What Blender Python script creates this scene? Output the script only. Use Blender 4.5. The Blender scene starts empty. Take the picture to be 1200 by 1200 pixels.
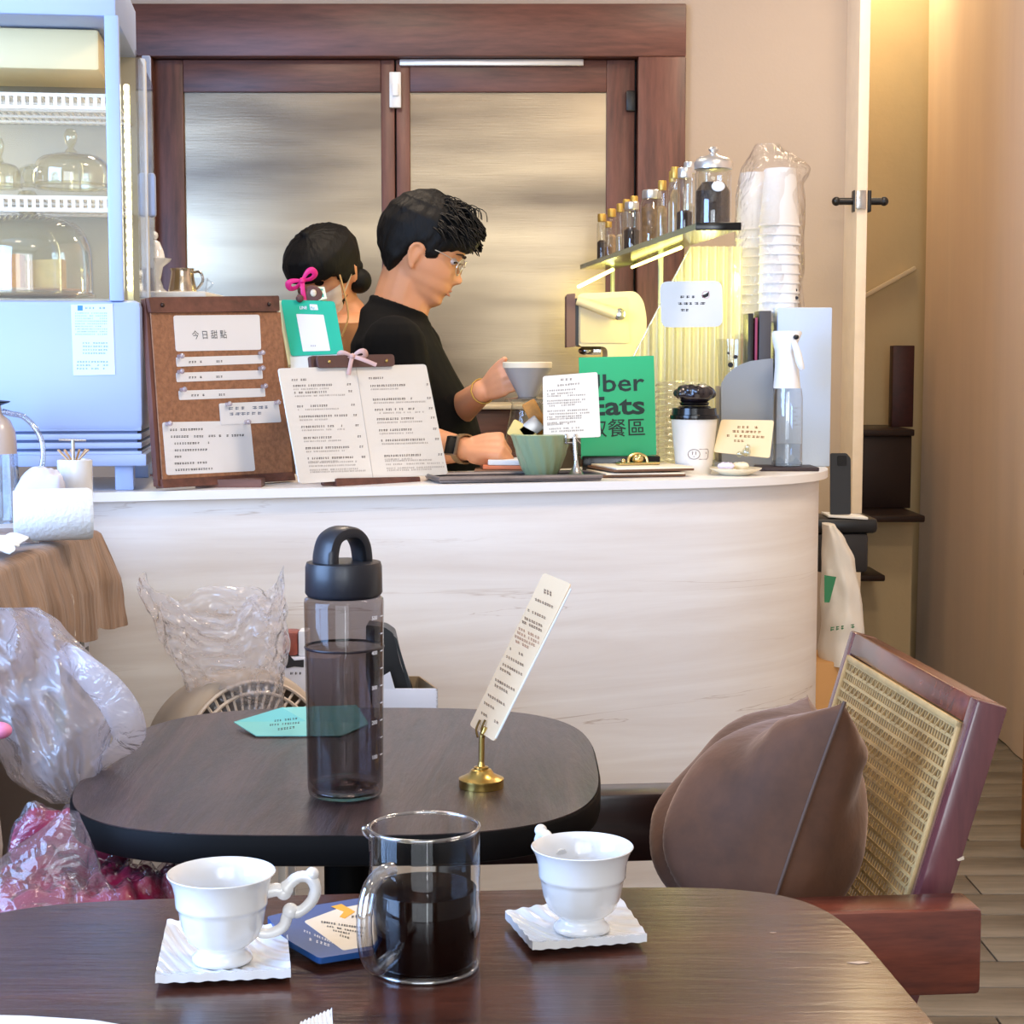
import bpy, bmesh, math, random
from mathutils import Vector, Matrix, noise
random.seed(7)
SC = bpy.context.scene
COL = SC.collection
PI = math.pi
def lin(c):
    return tuple(((v/255)/12.92 if v/255 <= .04045 else ((v/255+.055)/1.055)**2.4) for v in c)
# ------------------------------------------------------------------ camera
H, FPX, PITCH = 1.24, 2000.0, math.radians(5)
cd = bpy.data.cameras.new('camera'); cam = bpy.data.objects.new('camera', cd); COL.objects.link(cam)
cam.location = (0, 0, H); cam.rotation_euler = (PI/2-PITCH, 0, 0)
cd.sensor_width = 36; cd.lens = 36*FPX/1200; cd.clip_start = .05; cd.clip_end = 60
SC.camera = cam
# ------------------------------------------------------------------ world, lights, exposure
w = bpy.data.worlds.new('world'); SC.world = w; w.use_nodes = True
w.node_tree.nodes['Background'].inputs[0].default_value = (.80, .88, 1, 1)
w.node_tree.nodes['Background'].inputs[1].default_value = 1.0
def area(name, loc, target, sx, sy, power, color):
    l = bpy.data.lights.new(name, 'AREA'); l.shape = 'RECTANGLE'; l.size = sx; l.size_y = sy
    l.energy = power; l.color = color
    o = bpy.data.objects.new(name, l); COL.objects.link(o); o.location = loc
    o.rotation_euler = (Vector(target)-Vector(loc)).to_track_quat('-Z', 'Y').to_euler(); return o
area('window_daylight', (-.2, -1.93, 1.45), (-.2, 3, 1.35), 2.6, 1.9, 62, (.86, .93, 1))
area('side_window_daylight', (-2.33, .95, 1.5), (-.4, 2.9, 1.0), 2.0, 1.7, 180, (.33, .55, 1))
area('door_gap_daylight', (.42, -1.92, 1.35), (.3, 3, 1.2), .09, 1.9, 13, (.85, .93, 1))
for i, (x, y, e) in enumerate(((-.4, 3.75, 16), (.95, 4.3, 13), (.75, 2.3, 26), (-1.0, 1.2, 3), (.4, .2, 6))):
    area('ceiling_lamp_light', (x, y, 2.62), (x, y, 0), .35, .35, e, (1, .80, .60))
area('curtain_fill_light', (.6, 5.4, 3.0), (1.5, 6.0, .6), .3, .3, 12, (1, .86, .68))  # added fill light, brightens the curtain and the stair wall
pl = bpy.data.lights.new('stair_lamp_light', 'POINT'); pl.energy = 22; pl.color = (1, .78, .46); pl.shadow_soft_size = .12
po = bpy.data.objects.new('stair_lamp_light', pl); COL.objects.link(po); po.location = (1.35, 6.55, 2.95)
pl = bpy.data.lights.new('case_lamp_light', 'POINT'); pl.energy = 10; pl.color = (1, .84, .48); pl.shadow_soft_size = .06
po = bpy.data.objects.new('case_lamp_light', pl); COL.objects.link(po); po.location = (-.95, 3.06, 1.80)
SC.view_settings.view_transform = 'Standard'; SC.view_settings.look = 'None'
SC.view_settings.exposure = -.06; SC.view_settings.gamma = 1; SC.view_settings.use_curve_mapping = False
SC.cycles.transparent_max_bounces = 24; SC.cycles.max_bounces = 10; SC.cycles.diffuse_bounces = 4
SC.cycles.caustics_reflective = False; SC.cycles.caustics_refractive = False
SC.cycles.sample_clamp_indirect = 4
# ------------------------------------------------------------------ pixel -> world point at a real depth / height
FW = Vector((0, math.cos(PITCH), -math.sin(PITCH))); UP = Vector((0, math.sin(PITCH), math.cos(PITCH)))
def ray(px, py): return FW+Vector(((px-600)/FPX, 0, 0))+UP*((600-py)/FPX)
def A(px, py, Y): d = ray(px, py); return Vector((0, 0, H))+d*(Y/d.y)
def Z(px, py, z): d = ray(px, py); return Vector((0, 0, H))+d*((z-H)/d.z)
class Plane:
    def __init__(s, p, n):
        s.p = Vector(p); s.n = Vector(n).normalized()
        if s.n.y > 0: s.n = -s.n
    @staticmethod
    def by(a, b, c): return Plane(a, (Vector(b)-Vector(a)).cross(Vector(c)-Vector(a)))
    def at(s, px, py, off=0):
        d = ray(px, py); o = Vector((0, 0, H)); return o+d*((s.p-o).dot(s.n)/d.dot(s.n))+s.n*off
# ------------------------------------------------------------------ materials
MATS = {}
def nt(name):
    m = bpy.data.materials.new(name); m.use_nodes = True; t = m.node_tree; t.nodes.clear()
    o = t.nodes.new('ShaderNodeOutputMaterial'); return m, t, o
def N(t, k, **kw):
    n = t.nodes.new(k)
    for a, b in kw.items():
        if a.startswith('i_'):
            key = a[2:]; key = int(key) if key.isdigit() else key.replace('_', ' ')
            n.inputs[key].default_value = b
        else: setattr(n, a, b)
    return n
def mat(name, col=(200, 200, 200), rough=.5, metal=0, bump=0, bscale=60, var=0, vscale=8, stretch=(1, 1, 1), coat=0, sheen=0, sss=0, emit=0, spec=.5, col2=None, trans=0):
    if name in MATS: return MATS[name]
    m, t, o = nt(name)
    p = N(t, 'ShaderNodeBsdfPrincipled'); t.links.new(p.outputs[0], o.inputs[0])
    c = lin(col)+(1,)
    p.inputs['Base Color'].default_value = c; p.inputs['Roughness'].default_value = rough; p.inputs['Metallic'].default_value = metal
    p.inputs['Coat Weight'].default_value = coat; p.inputs['Coat Roughness'].default_value = .12
    p.inputs['Sheen Weight'].default_value = sheen; p.inputs['Specular IOR Level'].default_value = spec
    if sss:
        p.inputs['Subsurface Weight'].default_value = sss; p.inputs['Subsurface Radius'].default_value = (.02, .008, .004); p.inputs['Subsurface Scale'].default_value = .3
    if trans: p.inputs['Transmission Weight'].default_value = trans
    if emit: p.inputs['Emission Color'].default_value = c; p.inputs['Emission Strength'].default_value = emit
    tc = N(t, 'ShaderNodeTexCoord'); mp = N(t, 'ShaderNodeMapping'); mp.inputs['Scale'].default_value = stretch
    t.links.new(tc.outputs['Object'], mp.inputs[0])
    if var or col2:
        n = N(t, 'ShaderNodeTexNoise', i_Scale=vscale, i_Detail=6, i_Roughness=.62); t.links.new(mp.outputs[0], n.inputs[0])
        r = N(t, 'ShaderNodeValToRGB'); r.color_ramp.elements[0].position = .32; r.color_ramp.elements[1].position = .68
        d = lin(col2) if col2 else tuple(max(0, v*(1-var)) for v in c[:3])
        r.color_ramp.elements[0].color = d+(1,); r.color_ramp.elements[1].color = c
        t.links.new(n.outputs[0], r.inputs[0]); t.links.new(r.outputs[0], p.inputs['Base Color'])
    if bump:
        n2 = N(t, 'ShaderNodeTexNoise', i_Scale=bscale, i_Detail=4); t.links.new(mp.outputs[0], n2.inputs[0])
        b = N(t, 'ShaderNodeBump', i_Strength=bump, i_Distance=.004); t.links.new(n2.outputs[0], b.inputs['Height'])
        t.links.new(b.outputs[0], p.inputs['Normal'])
    MATS[name] = m; return m
def thin(name, tint=(1, 1, 1), rough=.02, base=.04, k=1.0, milk=0, milkcol=(1, 1, 1), bump=0, bscale=20):
    """a thin clear wall: clear film + fresnel gloss, milk = share of whitish scatter"""
    if name in MATS: return MATS[name]
    m, t, o = nt(name)
    tr = N(t, 'ShaderNodeBsdfTransparent'); tr.inputs[0].default_value = tuple(tint)+(1,)
    gl = N(t, 'ShaderNodeBsdfGlossy'); gl.inputs['Roughness'].default_value = rough
    lw0 = N(t, 'ShaderNodeLayerWeight', i_Blend=.5); lw = N(t, 'ShaderNodeMath', operation='POWER'); lw.inputs[1].default_value = 4.0; t.links.new(lw0.outputs['Facing'], lw.inputs[0])
    ma = N(t, 'ShaderNodeMath', operation='MULTIPLY_ADD'); ma.inputs[1].default_value = k; ma.inputs[2].default_value = base; ma.use_clamp = True
    t.links.new(lw.outputs[0], ma.inputs[0])
    body = tr
    if milk:
        di = N(t, 'ShaderNodeBsdfDiffuse'); di.inputs[0].default_value = tuple(milkcol)+(1,)
        tl = N(t, 'ShaderNodeBsdfTranslucent'); tl.inputs[0].default_value = tuple(milkcol)+(1,)
        mm = N(t, 'ShaderNodeMixShader', i_0=.5); t.links.new(di.outputs[0], mm.inputs[1]); t.links.new(tl.outputs[0], mm.inputs[2])
        m2 = N(t, 'ShaderNodeMixShader', i_0=milk); t.links.new(tr.outputs[0], m2.inputs[1]); t.links.new(mm.outputs[0], m2.inputs[2]); body = m2
    mx = N(t, 'ShaderNodeMixShader'); t.links.new(ma.outputs[0], mx.inputs[0]); t.links.new(body.outputs[0], mx.inputs[1]); t.links.new(gl.outputs[0], mx.inputs[2])
    if bump:
        tc = N(t, 'ShaderNodeTexCoord'); n2 = N(t, 'ShaderNodeTexNoise', i_Scale=bscale, i_Detail=3, i_Distortion=1.2); t.links.new(tc.outputs['Object'], n2.inputs[0])
        b = N(t, 'ShaderNodeBump', i_Strength=bump, i_Distance=.02); t.links.new(n2.outputs[0], b.inputs['Height'])
        for q in (gl, lw0): t.links.new(b.outputs[0], q.inputs['Normal'])
    t.links.new(mx.outputs[0], o.inputs[0]); MATS[name] = m; return m
def wood(name, c1, c2, rough=.4, axis='x', scale=6, bump=.15, coat=0, dist=2.5, ramp=(.35, .7)):
    if name in MATS: return MATS[name]
    m, t, o = nt(name)
    p = N(t, 'ShaderNodeBsdfPrincipled'); t.links.new(p.outputs[0], o.inputs[0])
    p.inputs['Roughness'].default_value = rough; p.inputs['Coat Weight'].default_value = coat; p.inputs['Coat Roughness'].default_value = .15
    tc = N(t, 'ShaderNodeTexCoord'); mp = N(t, 'ShaderNodeMapping')
    s = {'x': (.12, 1, 1), 'y': (1, .12, 1), 'z': (1, 1, .12)}[axis]; mp.inputs['Scale'].default_value = s
    t.links.new(tc.outputs['Object'], mp.inputs[0])
    n = N(t, 'ShaderNodeTexNoise', i_Scale=scale, i_Detail=8, i_Roughness=.65, i_Distortion=dist*.2); t.links.new(mp.outputs[0], n.inputs[0])
    n2 = N(t, 'ShaderNodeTexNoise', i_Scale=scale*9, i_Detail=4, i_Roughness=.6); t.links.new(mp.outputs[0], n2.inputs[0])
    ad = N(t, 'ShaderNodeMath', operation='MULTIPLY_ADD'); ad.inputs[1].default_value = .45; t.links.new(n2.outputs[0], ad.inputs[0]); 
    sb = N(t, 'ShaderNodeMath', operation='SUBTRACT'); sb.inputs[1].default_value = .22; t.links.new(n.outputs[0], sb.inputs[0]); t.links.new(sb.outputs[0], ad.inputs[2])
    r = N(t, 'ShaderNodeValToRGB'); r.color_ramp.elements[0].position = ramp[0]; r.color_ramp.elements[1].position = ramp[1]
    r.color_ramp.elements[0].color = lin(c2)+(1,); r.color_ramp.elements[1].color = lin(c1)+(1,)
    t.links.new(ad.outputs[0], r.inputs[0]); t.links.new(r.outputs[0], p.inputs['Base Color'])
    b = N(t, 'ShaderNodeBump', i_Strength=bump, i_Distance=.003); t.links.new(ad.outputs[0], b.inputs['Height']); t.links.new(b.outputs[0], p.inputs['Normal'])
    MATS[name] = m; return m
# palette
WHITE = mat('white_gloss', (238, 238, 236), .25, coat=.2)
PORC = mat('white_porcelain', (226, 226, 226), .12, coat=.5, sss=.0)
PAPER = mat('white_paper', (228, 228, 228), .7)
CREAM = mat('cream_paper', (233, 220, 196), .65)
BLACK = mat('black_plastic', (14, 14, 17), .38)
BLACKG = mat('black_gloss', (10, 9, 10), .18)
INK = mat('black_ink', (40, 40, 44), .8)
INKG = mat('grey_ink', (135, 128, 124), .8)
INKB = mat('brown_ink', (120, 92, 74), .8)
STEEL = mat('steel', (190, 188, 184), .25, metal=1)
BRASS = mat('brass', (196, 164, 92), .28, metal=1)
GOLD = mat('gold_cap', (205, 168, 84), .4, metal=.7)
DKWOOD = wood('dark_red_wood', (122, 76, 62), (72, 42, 34), .42, 'x', 7)
DKWOODZ = wood('dark_red_wood_upright', (122, 76, 62), (72, 42, 34), .42, 'z', 7)
TABLEW = wood('espresso_table_wood', (82, 44, 32), (36, 18, 13), .23, 'x', 12, .35, .1)
MATS['espresso_table_wood'].node_tree.nodes['Principled BSDF'].inputs['Specular IOR Level'].default_value = .4
TABLEW2 = wood('espresso_table_wood_cross', (74, 54, 50), (32, 22, 21), .34, 'y', 13, .9, .15, dist=9)
TEDGE = mat('black_table_edge', (6, 5, 5), .55, spec=.12)
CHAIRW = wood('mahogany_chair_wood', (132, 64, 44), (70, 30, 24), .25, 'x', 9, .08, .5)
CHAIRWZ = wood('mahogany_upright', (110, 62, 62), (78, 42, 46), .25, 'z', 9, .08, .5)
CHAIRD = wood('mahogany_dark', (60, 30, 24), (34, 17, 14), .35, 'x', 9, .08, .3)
CANE = mat('cane', (206, 170, 112), .5, var=.3, vscale=30)
GLASS = thin('clear_glass', (.98, .985, .985), .015, .02, 1.0)
GLASST = thin('tumbler_glass', (.93, .94, .95), .02, .05, 1.0)
FILM = thin('clear_film', (.95, .94, .95), .10, .05, 1.0, .22, (.93, .92, .95), .9, 26)
FROST = thin('frosted_film', (.90, .88, .91), .18, .05, .9, .34, (.84, .80, .84), .6, 14)
CASEW = mat('case_white_plastic', (166, 184, 222), .35)
# ------------------------------------------------------------------ geometry: every function gives (verts, faces)
def mrg(*gs):
    V, F = [], []
    for g in gs:
        if isinstance(g, list): g = mrg(*g)
        o = len(V); V += g[0]; F += [tuple(i+o for i in f) for f in g[1]]
    return V, F
def xf(g, M): return [M @ v for v in g[0]], g[1]
def mv(g, v): v = Vector(v); return [p+v for p in g[0]], g[1]
def rotz(a): return Matrix.Rotation(a, 4, 'Z')
def box(c, s, bev=0, M=None):
    bm = bmesh.new(); bmesh.ops.create_cube(bm, size=1)
    for v in bm.verts: v.co = Vector((v.co.x*s[0], v.co.y*s[1], v.co.z*s[2]))
    if bev: bmesh.ops.bevel(bm, geom=bm.edges[:], offset=bev, segments=2, profile=.5, affect='EDGES')
    V = [v.co.copy() for v in bm.verts]; F = [tuple(v.index for v in f.verts) for f in bm.faces]; bm.free()
    if M: V = [M @ v for v in V]
    c = Vector(c); return [v+c for v in V], F
def box2(a, b, bev=0): 
    a, b = Vector(a), Vector(b); return box((a+b)/2, [abs(b[i]-a[i]) for i in range(3)], bev)
def lathe(prof, seg=32, c=(0, 0, 0), rfun=None):
    V, F = [], []; c = Vector(c); n = len(prof)
    for r, z in prof:
        for k in range(seg):
            a = 2*PI*k/seg; q = r*(rfun(a, z) if rfun else 1); V.append(c+Vector((q*math.cos(a), q*math.sin(a), z)))
    for i in range(n-1):
        for k in range(seg):
            k2 = (k+1) % seg; F.append((i*seg+k, i*seg+k2, (i+1)*seg+k2, (i+1)*seg+k))
    if prof[0][0] > 1e-5: F.append(tuple(range(seg))[::-1])
    if prof[-1][0] > 1e-5: F.append(tuple((n-1)*seg+k for k in range(seg)))
    return V, F
def olathe(prof, seg=32, c=(0, 0, 0), rfun=None):     # open ends (thin walls)
    V, F = lathe(prof, seg, c, rfun)
    return V, [f for f in F if len(f) == 4]
def tube(pts, r, seg=10, closed=False, flat=1.0, nrm=None):
    pts = [Vector(p) for p in pts]; n = len(pts); rs = r if isinstance(r, (list, tuple)) else [r]*n
    V, F = [], []; prev = None
    for i, p in enumerate(pts):
        a = pts[(i-1) % n] if (closed or i > 0) else p; b = pts[(i+1) % n] if (closed or i < n-1) else p
        d = (b-a).normalized() if (b-a).length > 1e-9 else Vector((0, 0, 1))
        if prev is None:
            ref = Vector(nrm) if nrm else (Vector((0, 0, 1)) if abs(d.z) < .9 else Vector((1, 0, 0)))
            u = (ref-d*ref.dot(d)).normalized()
        else: u = (prev-d*prev.dot(d)).normalized()
        prev = u; v = d.cross(u)
        for k in range(seg):
            t = 2*PI*k/seg; V.append(p+u*(rs[i]*math.cos(t)*flat)+v*(rs[i]*math.sin(t)))
    m = n if closed else n-1
    for i in range(m):
        j = (i+1) % n
        for k in range(seg):
            k2 = (k+1) % seg; F.append((i*seg+k, i*seg+k2, j*seg+k2, j*seg+k))
    if not closed: F.append(tuple(range(seg))[::-1]); F.append(tuple((n-1)*seg+k for k in range(seg)))
    return V, F
def ball(c, r, seg=20, rings=12, M=None):
    r = (r, r, r) if isinstance(r, (int, float)) else r
    pr = [(math.sin(PI*i/rings), -math.cos(PI*i/rings)) for i in range(rings+1)]; pr[0] = (1e-6, -1); pr[-1] = (1e-6, 1)
    V, F = lathe([(max(a, 1e-4), b) for a, b in pr], seg)
    V = [Vector((v.x*r[0], v.y*r[1], v.z*r[2])) for v in V]
    if M: V = [M @ v for v in V]
    return [v+Vector(c) for v in V], F
def cap(a, b, ra, rb, seg=14):
    return mrg(tube([a, b], [ra, rb], seg), ball(a, ra, seg, 8), ball(b, rb, seg, 8))
def limb(pts, rs): return mrg(*[cap(Vector(pts[i]), Vector(pts[i+1]), rs[i], rs[i+1]) for i in range(len(pts)-1)])
def prism(bot, top):
    n = len(bot); V = [Vector(p) for p in bot]+[Vector(p) for p in top]
    return V, [tuple(range(n))[::-1], tuple(range(n, 2*n))]+[(i, (i+1) % n, n+(i+1) % n, n+i) for i in range(n)]
def rpoly(P, r, seg=4):
    out = []; n = len(P)
    for i in range(n):
        p = Vector(P[i]); a = Vector(P[i-1])-p; b = Vector(P[(i+1) % n])-p
        q = min(r, a.length*.45, b.length*.45); s = p+a.normalized()*q; e = p+b.normalized()*q
        for k in range(seg+1):
            t = k/seg; out.append(s*(1-t)**2+p*(2*t*(1-t))+e*t*t)
    return out
def slab(P, pl, o0, o1, r=0):
    P = rpoly(P, r) if r else [Vector(p) for p in P]
    return prism([pl.at(p[0], p[1], o0) for p in P], [pl.at(p[0], p[1], o1) for p in P])
def grid(f, nu, nv, cu=False):
    V = [Vector(f(i/nu, j/nv)) for j in range(nv+1) for i in range(nu+(0 if cu else 1))]
    w_ = nu if cu else nu+1
    F = [(j*w_+i, j*w_+(i+1) % w_, (j+1)*w_+(i+1) % w_, (j+1)*w_+i) for j in range(nv) for i in range(nu)]
    return V, F
def arc(pts, n=24):
    """smooth curve through points"""
    P = [Vector(p) for p in pts]; out = []; m = len(P)
    for i in range(m-1):
        p0 = P[max(i-1, 0)]; p1 = P[i]; p2 = P[i+1]; p3 = P[min(i+2, m-1)]; k = max(2, n//(m-1))
        for j in range(k):
            t = j/k; out.append(.5*((2*p1)+(p2-p0)*t+(2*p0-5*p1+4*p2-p3)*t*t+(3*p1-p0-3*p2+p3)*t**3))
    out.append(P[-1]); return out
# ------------------------------------------------------------------ objects
def mesh(name, g, m, smooth=35, autoang=True):
    me = bpy.data.meshes.new(name); me.from_pydata([tuple(v) for v in g[0]], [], g[1]); me.update()
    bm = bmesh.new(); bm.from_mesh(me); bmesh.ops.recalc_face_normals(bm, faces=bm.faces); bm.to_mesh(me); bm.free()
    if smooth:
        me.shade_smooth(); me.set_sharp_from_angle(angle=math.radians(smooth))
    me.materials.append(m); return me
def part(name, g, m, parent=None, smooth=35, label=None, kind=None):
    o = bpy.data.objects.new(name, mesh(name, g, m, smooth)); COL.objects.link(o); o.parent = parent
    if label: o['label'] = label
    if kind or name == 'printed_text': o['kind'] = kind or 'stuff'
    return o
def thing(name, label, cat, group=None):
    o = bpy.data.objects.new(name, None); COL.objects.link(o); o.empty_display_size = .05
    o['label'] = label; o['category'] = cat
    if group: o['group'] = group
    return o
def kids(o): return [c for c in bpy.data.objects if c.parent == o]
def desc(o):
    r = []
    for c in kids(o): r += [c]+desc(c)
    return r
def fin(o):
    """put the root at the base of what it carries"""
    ds = [o] if o.type == 'MESH' else desc(o); ds = [d for d in ds if d.type == 'MESH']; ms = {d.data for d in ds}
    vs = [v.co for m in ms for v in m.vertices]
    lo = Vector([min(v[i] for v in vs) for i in range(3)]); hi = Vector([max(v[i] for v in vs) for i in range(3)])
    c = Vector(((lo.x+hi.x)/2, (lo.y+hi.y)/2, lo.z)); T = Matrix.Translation(-c)
    for m in ms: m.transform(T)
    if o.type == 'MESH':
        for d in desc(o):
            if d.type == 'MESH' and d.data not in ms: d.data.transform(T)
    o.location = c; return o
def solo(name, g, m, label, cat, group=None, smooth=35, kind=None):
    o = part(name, g, m, None, smooth); o['label'] = label; o['category'] = cat
    if group: o['group'] = group
    if kind: o['kind'] = kind
    return fin(o)
def struct(name, g, m, smooth=30):
    o = part(name, g, m, None, smooth); o['kind'] = 'structure'; return o
def sroot(name):
    o = bpy.data.objects.new(name, None); COL.objects.link(o); o['kind'] = 'structure'; return o
def dup(o, loc=None, rz=None, label=None, parent=None, scale=None):
    c = o.copy(); COL.objects.link(c); c.parent = parent
    if loc is not None: c.location = loc
    if rz is not None: c.rotation_euler = (0, 0, rz)
    if scale is not None: c.scale = scale
    if label: c['label'] = label
    for k in kids(o): dup(k, parent=c)
    return c
def text(s, size, M, m, name, parent, bold=0, sx=1, ext=.0003, space=1.0, align='LEFT'):
    cu = bpy.data.curves.new(name, 'FONT'); cu.body = s; cu.size = size; cu.resolution_u = 2; cu.extrude = ext; cu.offset = bold; cu.align_x = align
    cu.space_character = space
    o = bpy.data.objects.new(name, cu); COL.objects.link(o); bpy.context.view_layer.update()
    me = bpy.data.meshes.new_from_object(o.evaluated_get(bpy.context.evaluated_depsgraph_get()))
    bpy.data.objects.remove(o); me.transform(Matrix.Diagonal((sx, 1, 1, 1))); me.transform(M); me.materials.clear(); me.materials.append(m); me.name = name
    q = bpy.data.objects.new(name, me); COL.objects.link(q); q.parent = parent; return q
def frame(pl, px, py, px2, py2, off=.001):
    """matrix with x along the plane from one pixel to the other, z out of the plane"""
    o = pl.at(px, py, off); x = (pl.at(px2, py2, off)-o).normalized(); z = pl.n; y = z.cross(x)
    return Matrix((( x.x, y.x, z.x, o.x), (x.y, y.y, z.y, o.y), (x.z, y.z, z.z, o.z), (0, 0, 0, 1)))
def glyphs(pl, rows, off=.0009, rnd=None, dx=0.):
    """rows of tiny illegible print: (x0, y0, x1, y1, height px, pitch px)"""
    R = rnd or random.Random(3); gs = []
    for (x0, y0, x1, y1, h, p) in rows:
        L = math.hypot(x1-x0, y1-y0); n = max(1, int(L/p)); ux, uy = (x1-x0)/L, (y1-y0)/L
        for i in range(n):
            if R.random() < .1: continue
            s = i*p; wd = p*R.uniform(.45, .85)
            for k in range(2):
                hh = h*R.uniform(.18, .3); oy = h*(.1+.5*k)
                a = (x0+ux*s+R.uniform(0, .15)*p, y0+uy*s+oy-h/2)
                P = [a, (a[0]+ux*wd, a[1]+uy*wd), (a[0]+ux*wd, a[1]+uy*wd+hh), (a[0], a[1]+hh)]
                gs.append(([pl.at(x, y, off) for x, y in P], [(0, 1, 2, 3)]))
            a = (x0+ux*(s+wd*R.uniform(.1, .7)), y0+uy*s-h/2)
            P = [a, (a[0]+p*.16, a[1]), (a[0]+p*.16, a[1]+h), (a[0], a[1]+h)]
            gs.append(([pl.at(x, y, off) for x, y in P], [(0, 1, 2, 3)]))
    return mrg(*gs)
def fuse(name, g, m, voxel, parent, it=6, fac=.6, label=None):
    me = bpy.data.meshes.new('t'); me.from_pydata([tuple(v) for v in g[0]], [], g[1]); me.update()
    bm = bmesh.new(); bm.from_mesh(me); bmesh.ops.recalc_face_normals(bm, faces=bm.faces); bm.to_mesh(me); bm.free()
    o = bpy.data.objects.new('t', me); COL.objects.link(o)
    r = o.modifiers.new('r', 'REMESH'); r.mode = 'VOXEL'; r.voxel_size = voxel
    s = o.modifiers.new('s', 'SMOOTH'); s.iterations = it; s.factor = fac
    bpy.context.view_layer.update()
    n = bpy.data.meshes.new_from_object(o.evaluated_get(bpy.context.evaluated_depsgraph_get())); bpy.data.objects.remove(o)
    n.shade_smooth(); n.materials.clear(); n.materials.append(m); n.name = name
    q = bpy.data.objects.new(name, n); COL.objects.link(q); q.parent = parent
    if label: q['label'] = label
    return q
# ================================================================== THE ROOM
WALLM = mat('painted_wall', (182, 164, 146), .8, bump=.12, bscale=90, var=.05, vscale=2)
STAIRWALL = mat('stair_wall_paint', (214, 192, 150), .8, bump=.25, bscale=40, var=.08, vscale=3)
CEILM = mat('ceiling_paint', (226, 216, 200), .85)
FLOORM = wood('grey_brown_plank', (140, 131, 118), (100, 93, 83), .45, 'x', 7, .1)
HC = 1.02
fl = sroot('floor')
part('subfloor', box2((-2.5, -2.1, -.06), (1.8, 8.1, -.012)), mat('subfloor', (40, 34, 30), .9), fl)
plank = mesh('plank', box((0, 0, -.006), (1.196, .146, .012), .0012), FLOORM)
for r_ in range(68):
    for c_ in range(-1, 4):
        x = -2.3+c_*1.2+(r_*.43) % 1.2; y = -2.02+r_*.15
        if x-.6 > 1.78 or x+.6 < -2.45: continue
        if y > 5.0 and x < .2: continue
        o = bpy.data.objects.new('plank', plank); COL.objects.link(o); o.parent = fl; o.location = (x, y, 0)
struct('ceiling', box2((-2.5, -2.1, 2.7), (1.8, 5.1, 2.76)), CEILM)
struct('wall_left', mrg(box2((-2.5, -2.1, 0), (-2.4, 5.1, .6)), box2((-2.5, -2.1, 2.4), (-2.4, 5.1, 2.7)), box2((-2.5, -2.1, .6), (-2.4, -.1, 2.4)), box2((-2.5, 2.0, .6), (-2.4, 5.1, 2.4))), WALLM)
struct('wall_right', box2((1.72, -2.1, 0), (1.8, 8.1, 3.4)), WALLM)
struct('wall_front', mrg(box2((-2.5, -2.1, 0), (1.8, -2.0, .45)), box2((-2.5, -2.1, 2.45), (1.8, -2.0, 2.7)), box2((-2.5, -2.1, .45), (-1.55, -2.0, 2.45)), box2((1.15, -2.1, .45), (1.8, -2.0, 2.45))), WALLM)
for nm, a, b in (('window_1', (-1.55, -2.06, .45), (1.15, -2.02, 2.45)), ('window_2', (-2.46, -.1, .6), (-2.42, 2.0, 2.4))):
    wr = sroot(nm); a = Vector(a); b = Vector(b); ax = 0 if nm == 'window_1' else 1; gs = []
    for t in (0, .5, 1):
        c0 = a.copy(); c1 = b.copy(); c0[ax] = a[ax]+(b[ax]-a[ax])*t-.025; c1[ax] = c0[ax]+.05; gs.append(box2(c0, c1, .004))
    for z in (a.z, b.z-.05): gs.append(box2((a.x, a.y, z), (b.x, b.y, z+.05), .004))
    part('window_frame', mrg(*gs), DKWOODZ, wr)
# back wall with the double door
BY = 5.0
DX0, DX1, DZ = A(178, 70, BY).x, A(746, 70, BY).x, A(600, 66, BY).z
struct('wall_back', mrg(box2((-2.5, BY, 0), (DX0-.04, BY+.1, 2.7)), box2((DX1+.11, BY, 0), (.975, BY+.1, 2.7)), box2((DX0-.04, BY, DZ+.08), (DX1+.11, BY+.1, 2.7))), WALLM)
d1 = sroot('door_1')
def bx(px0, py0, px1, py1, Y, th, bev=.003):
    a = A(px0, py0, Y); b = A(px1, py1, Y); return box2((a.x, Y, a.z), (b.x, Y+th, b.z), bev)
def zz(py, Y): return A(600, py, Y).z
def bz(px0, px1, z0, z1, Y, th, bev=.003): return box2((A(px0, 70, Y).x, Y, z0), (A(px1, 70, Y).x, Y+th, z1), bev)
Yf = BY-.03
zt0, zt1 = zz(66, Yf), zz(4, Yf)
part('door_frame', mrg(bz(150, 804, zt0, zt1, Yf, .13, .004)), DKWOOD, d1)
part('door_jamb', mrg(bz(150, 177, 0, zt0, Yf, .13, .004)), DKWOODZ, d1)
part('door_jamb', mrg(bz(748, 804, 0, zt0, Yf, .13, .004)), DKWOODZ, d1)
PANEL, t_, o_ = nt('brushed_steel_glass')
p_ = N(t_, 'ShaderNodeBsdfPrincipled', i_Metallic=.85); t_.links.new(p_.outputs[0], o_.inputs[0]); p_.inputs['Roughness'].default_value = .3
tc = N(t_, 'ShaderNodeTexCoord'); mp = N(t_, 'ShaderNodeMapping'); mp.inputs['Scale'].default_value = (.5, 1, 3); t_.links.new(tc.outputs['Object'], mp.inputs[0])
n_ = N(t_, 'ShaderNodeTexNoise', i_Scale=1.6, i_Detail=3); t_.links.new(mp.outputs[0], n_.inputs[0])
r_ = N(t_, 'ShaderNodeValToRGB'); r_.color_ramp.elements[0].color = lin((112, 98, 82))+(1,); r_.color_ramp.elements[1].color = lin((184, 164, 134))+(1,)
r_.color_ramp.elements[0].position = .35; r_.color_ramp.elements[1].position = .65
t_.links.new(n_.outputs[0], r_.inputs[0]); t_.links.new(r_.outputs[0], p_.inputs['Base Color'])
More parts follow.
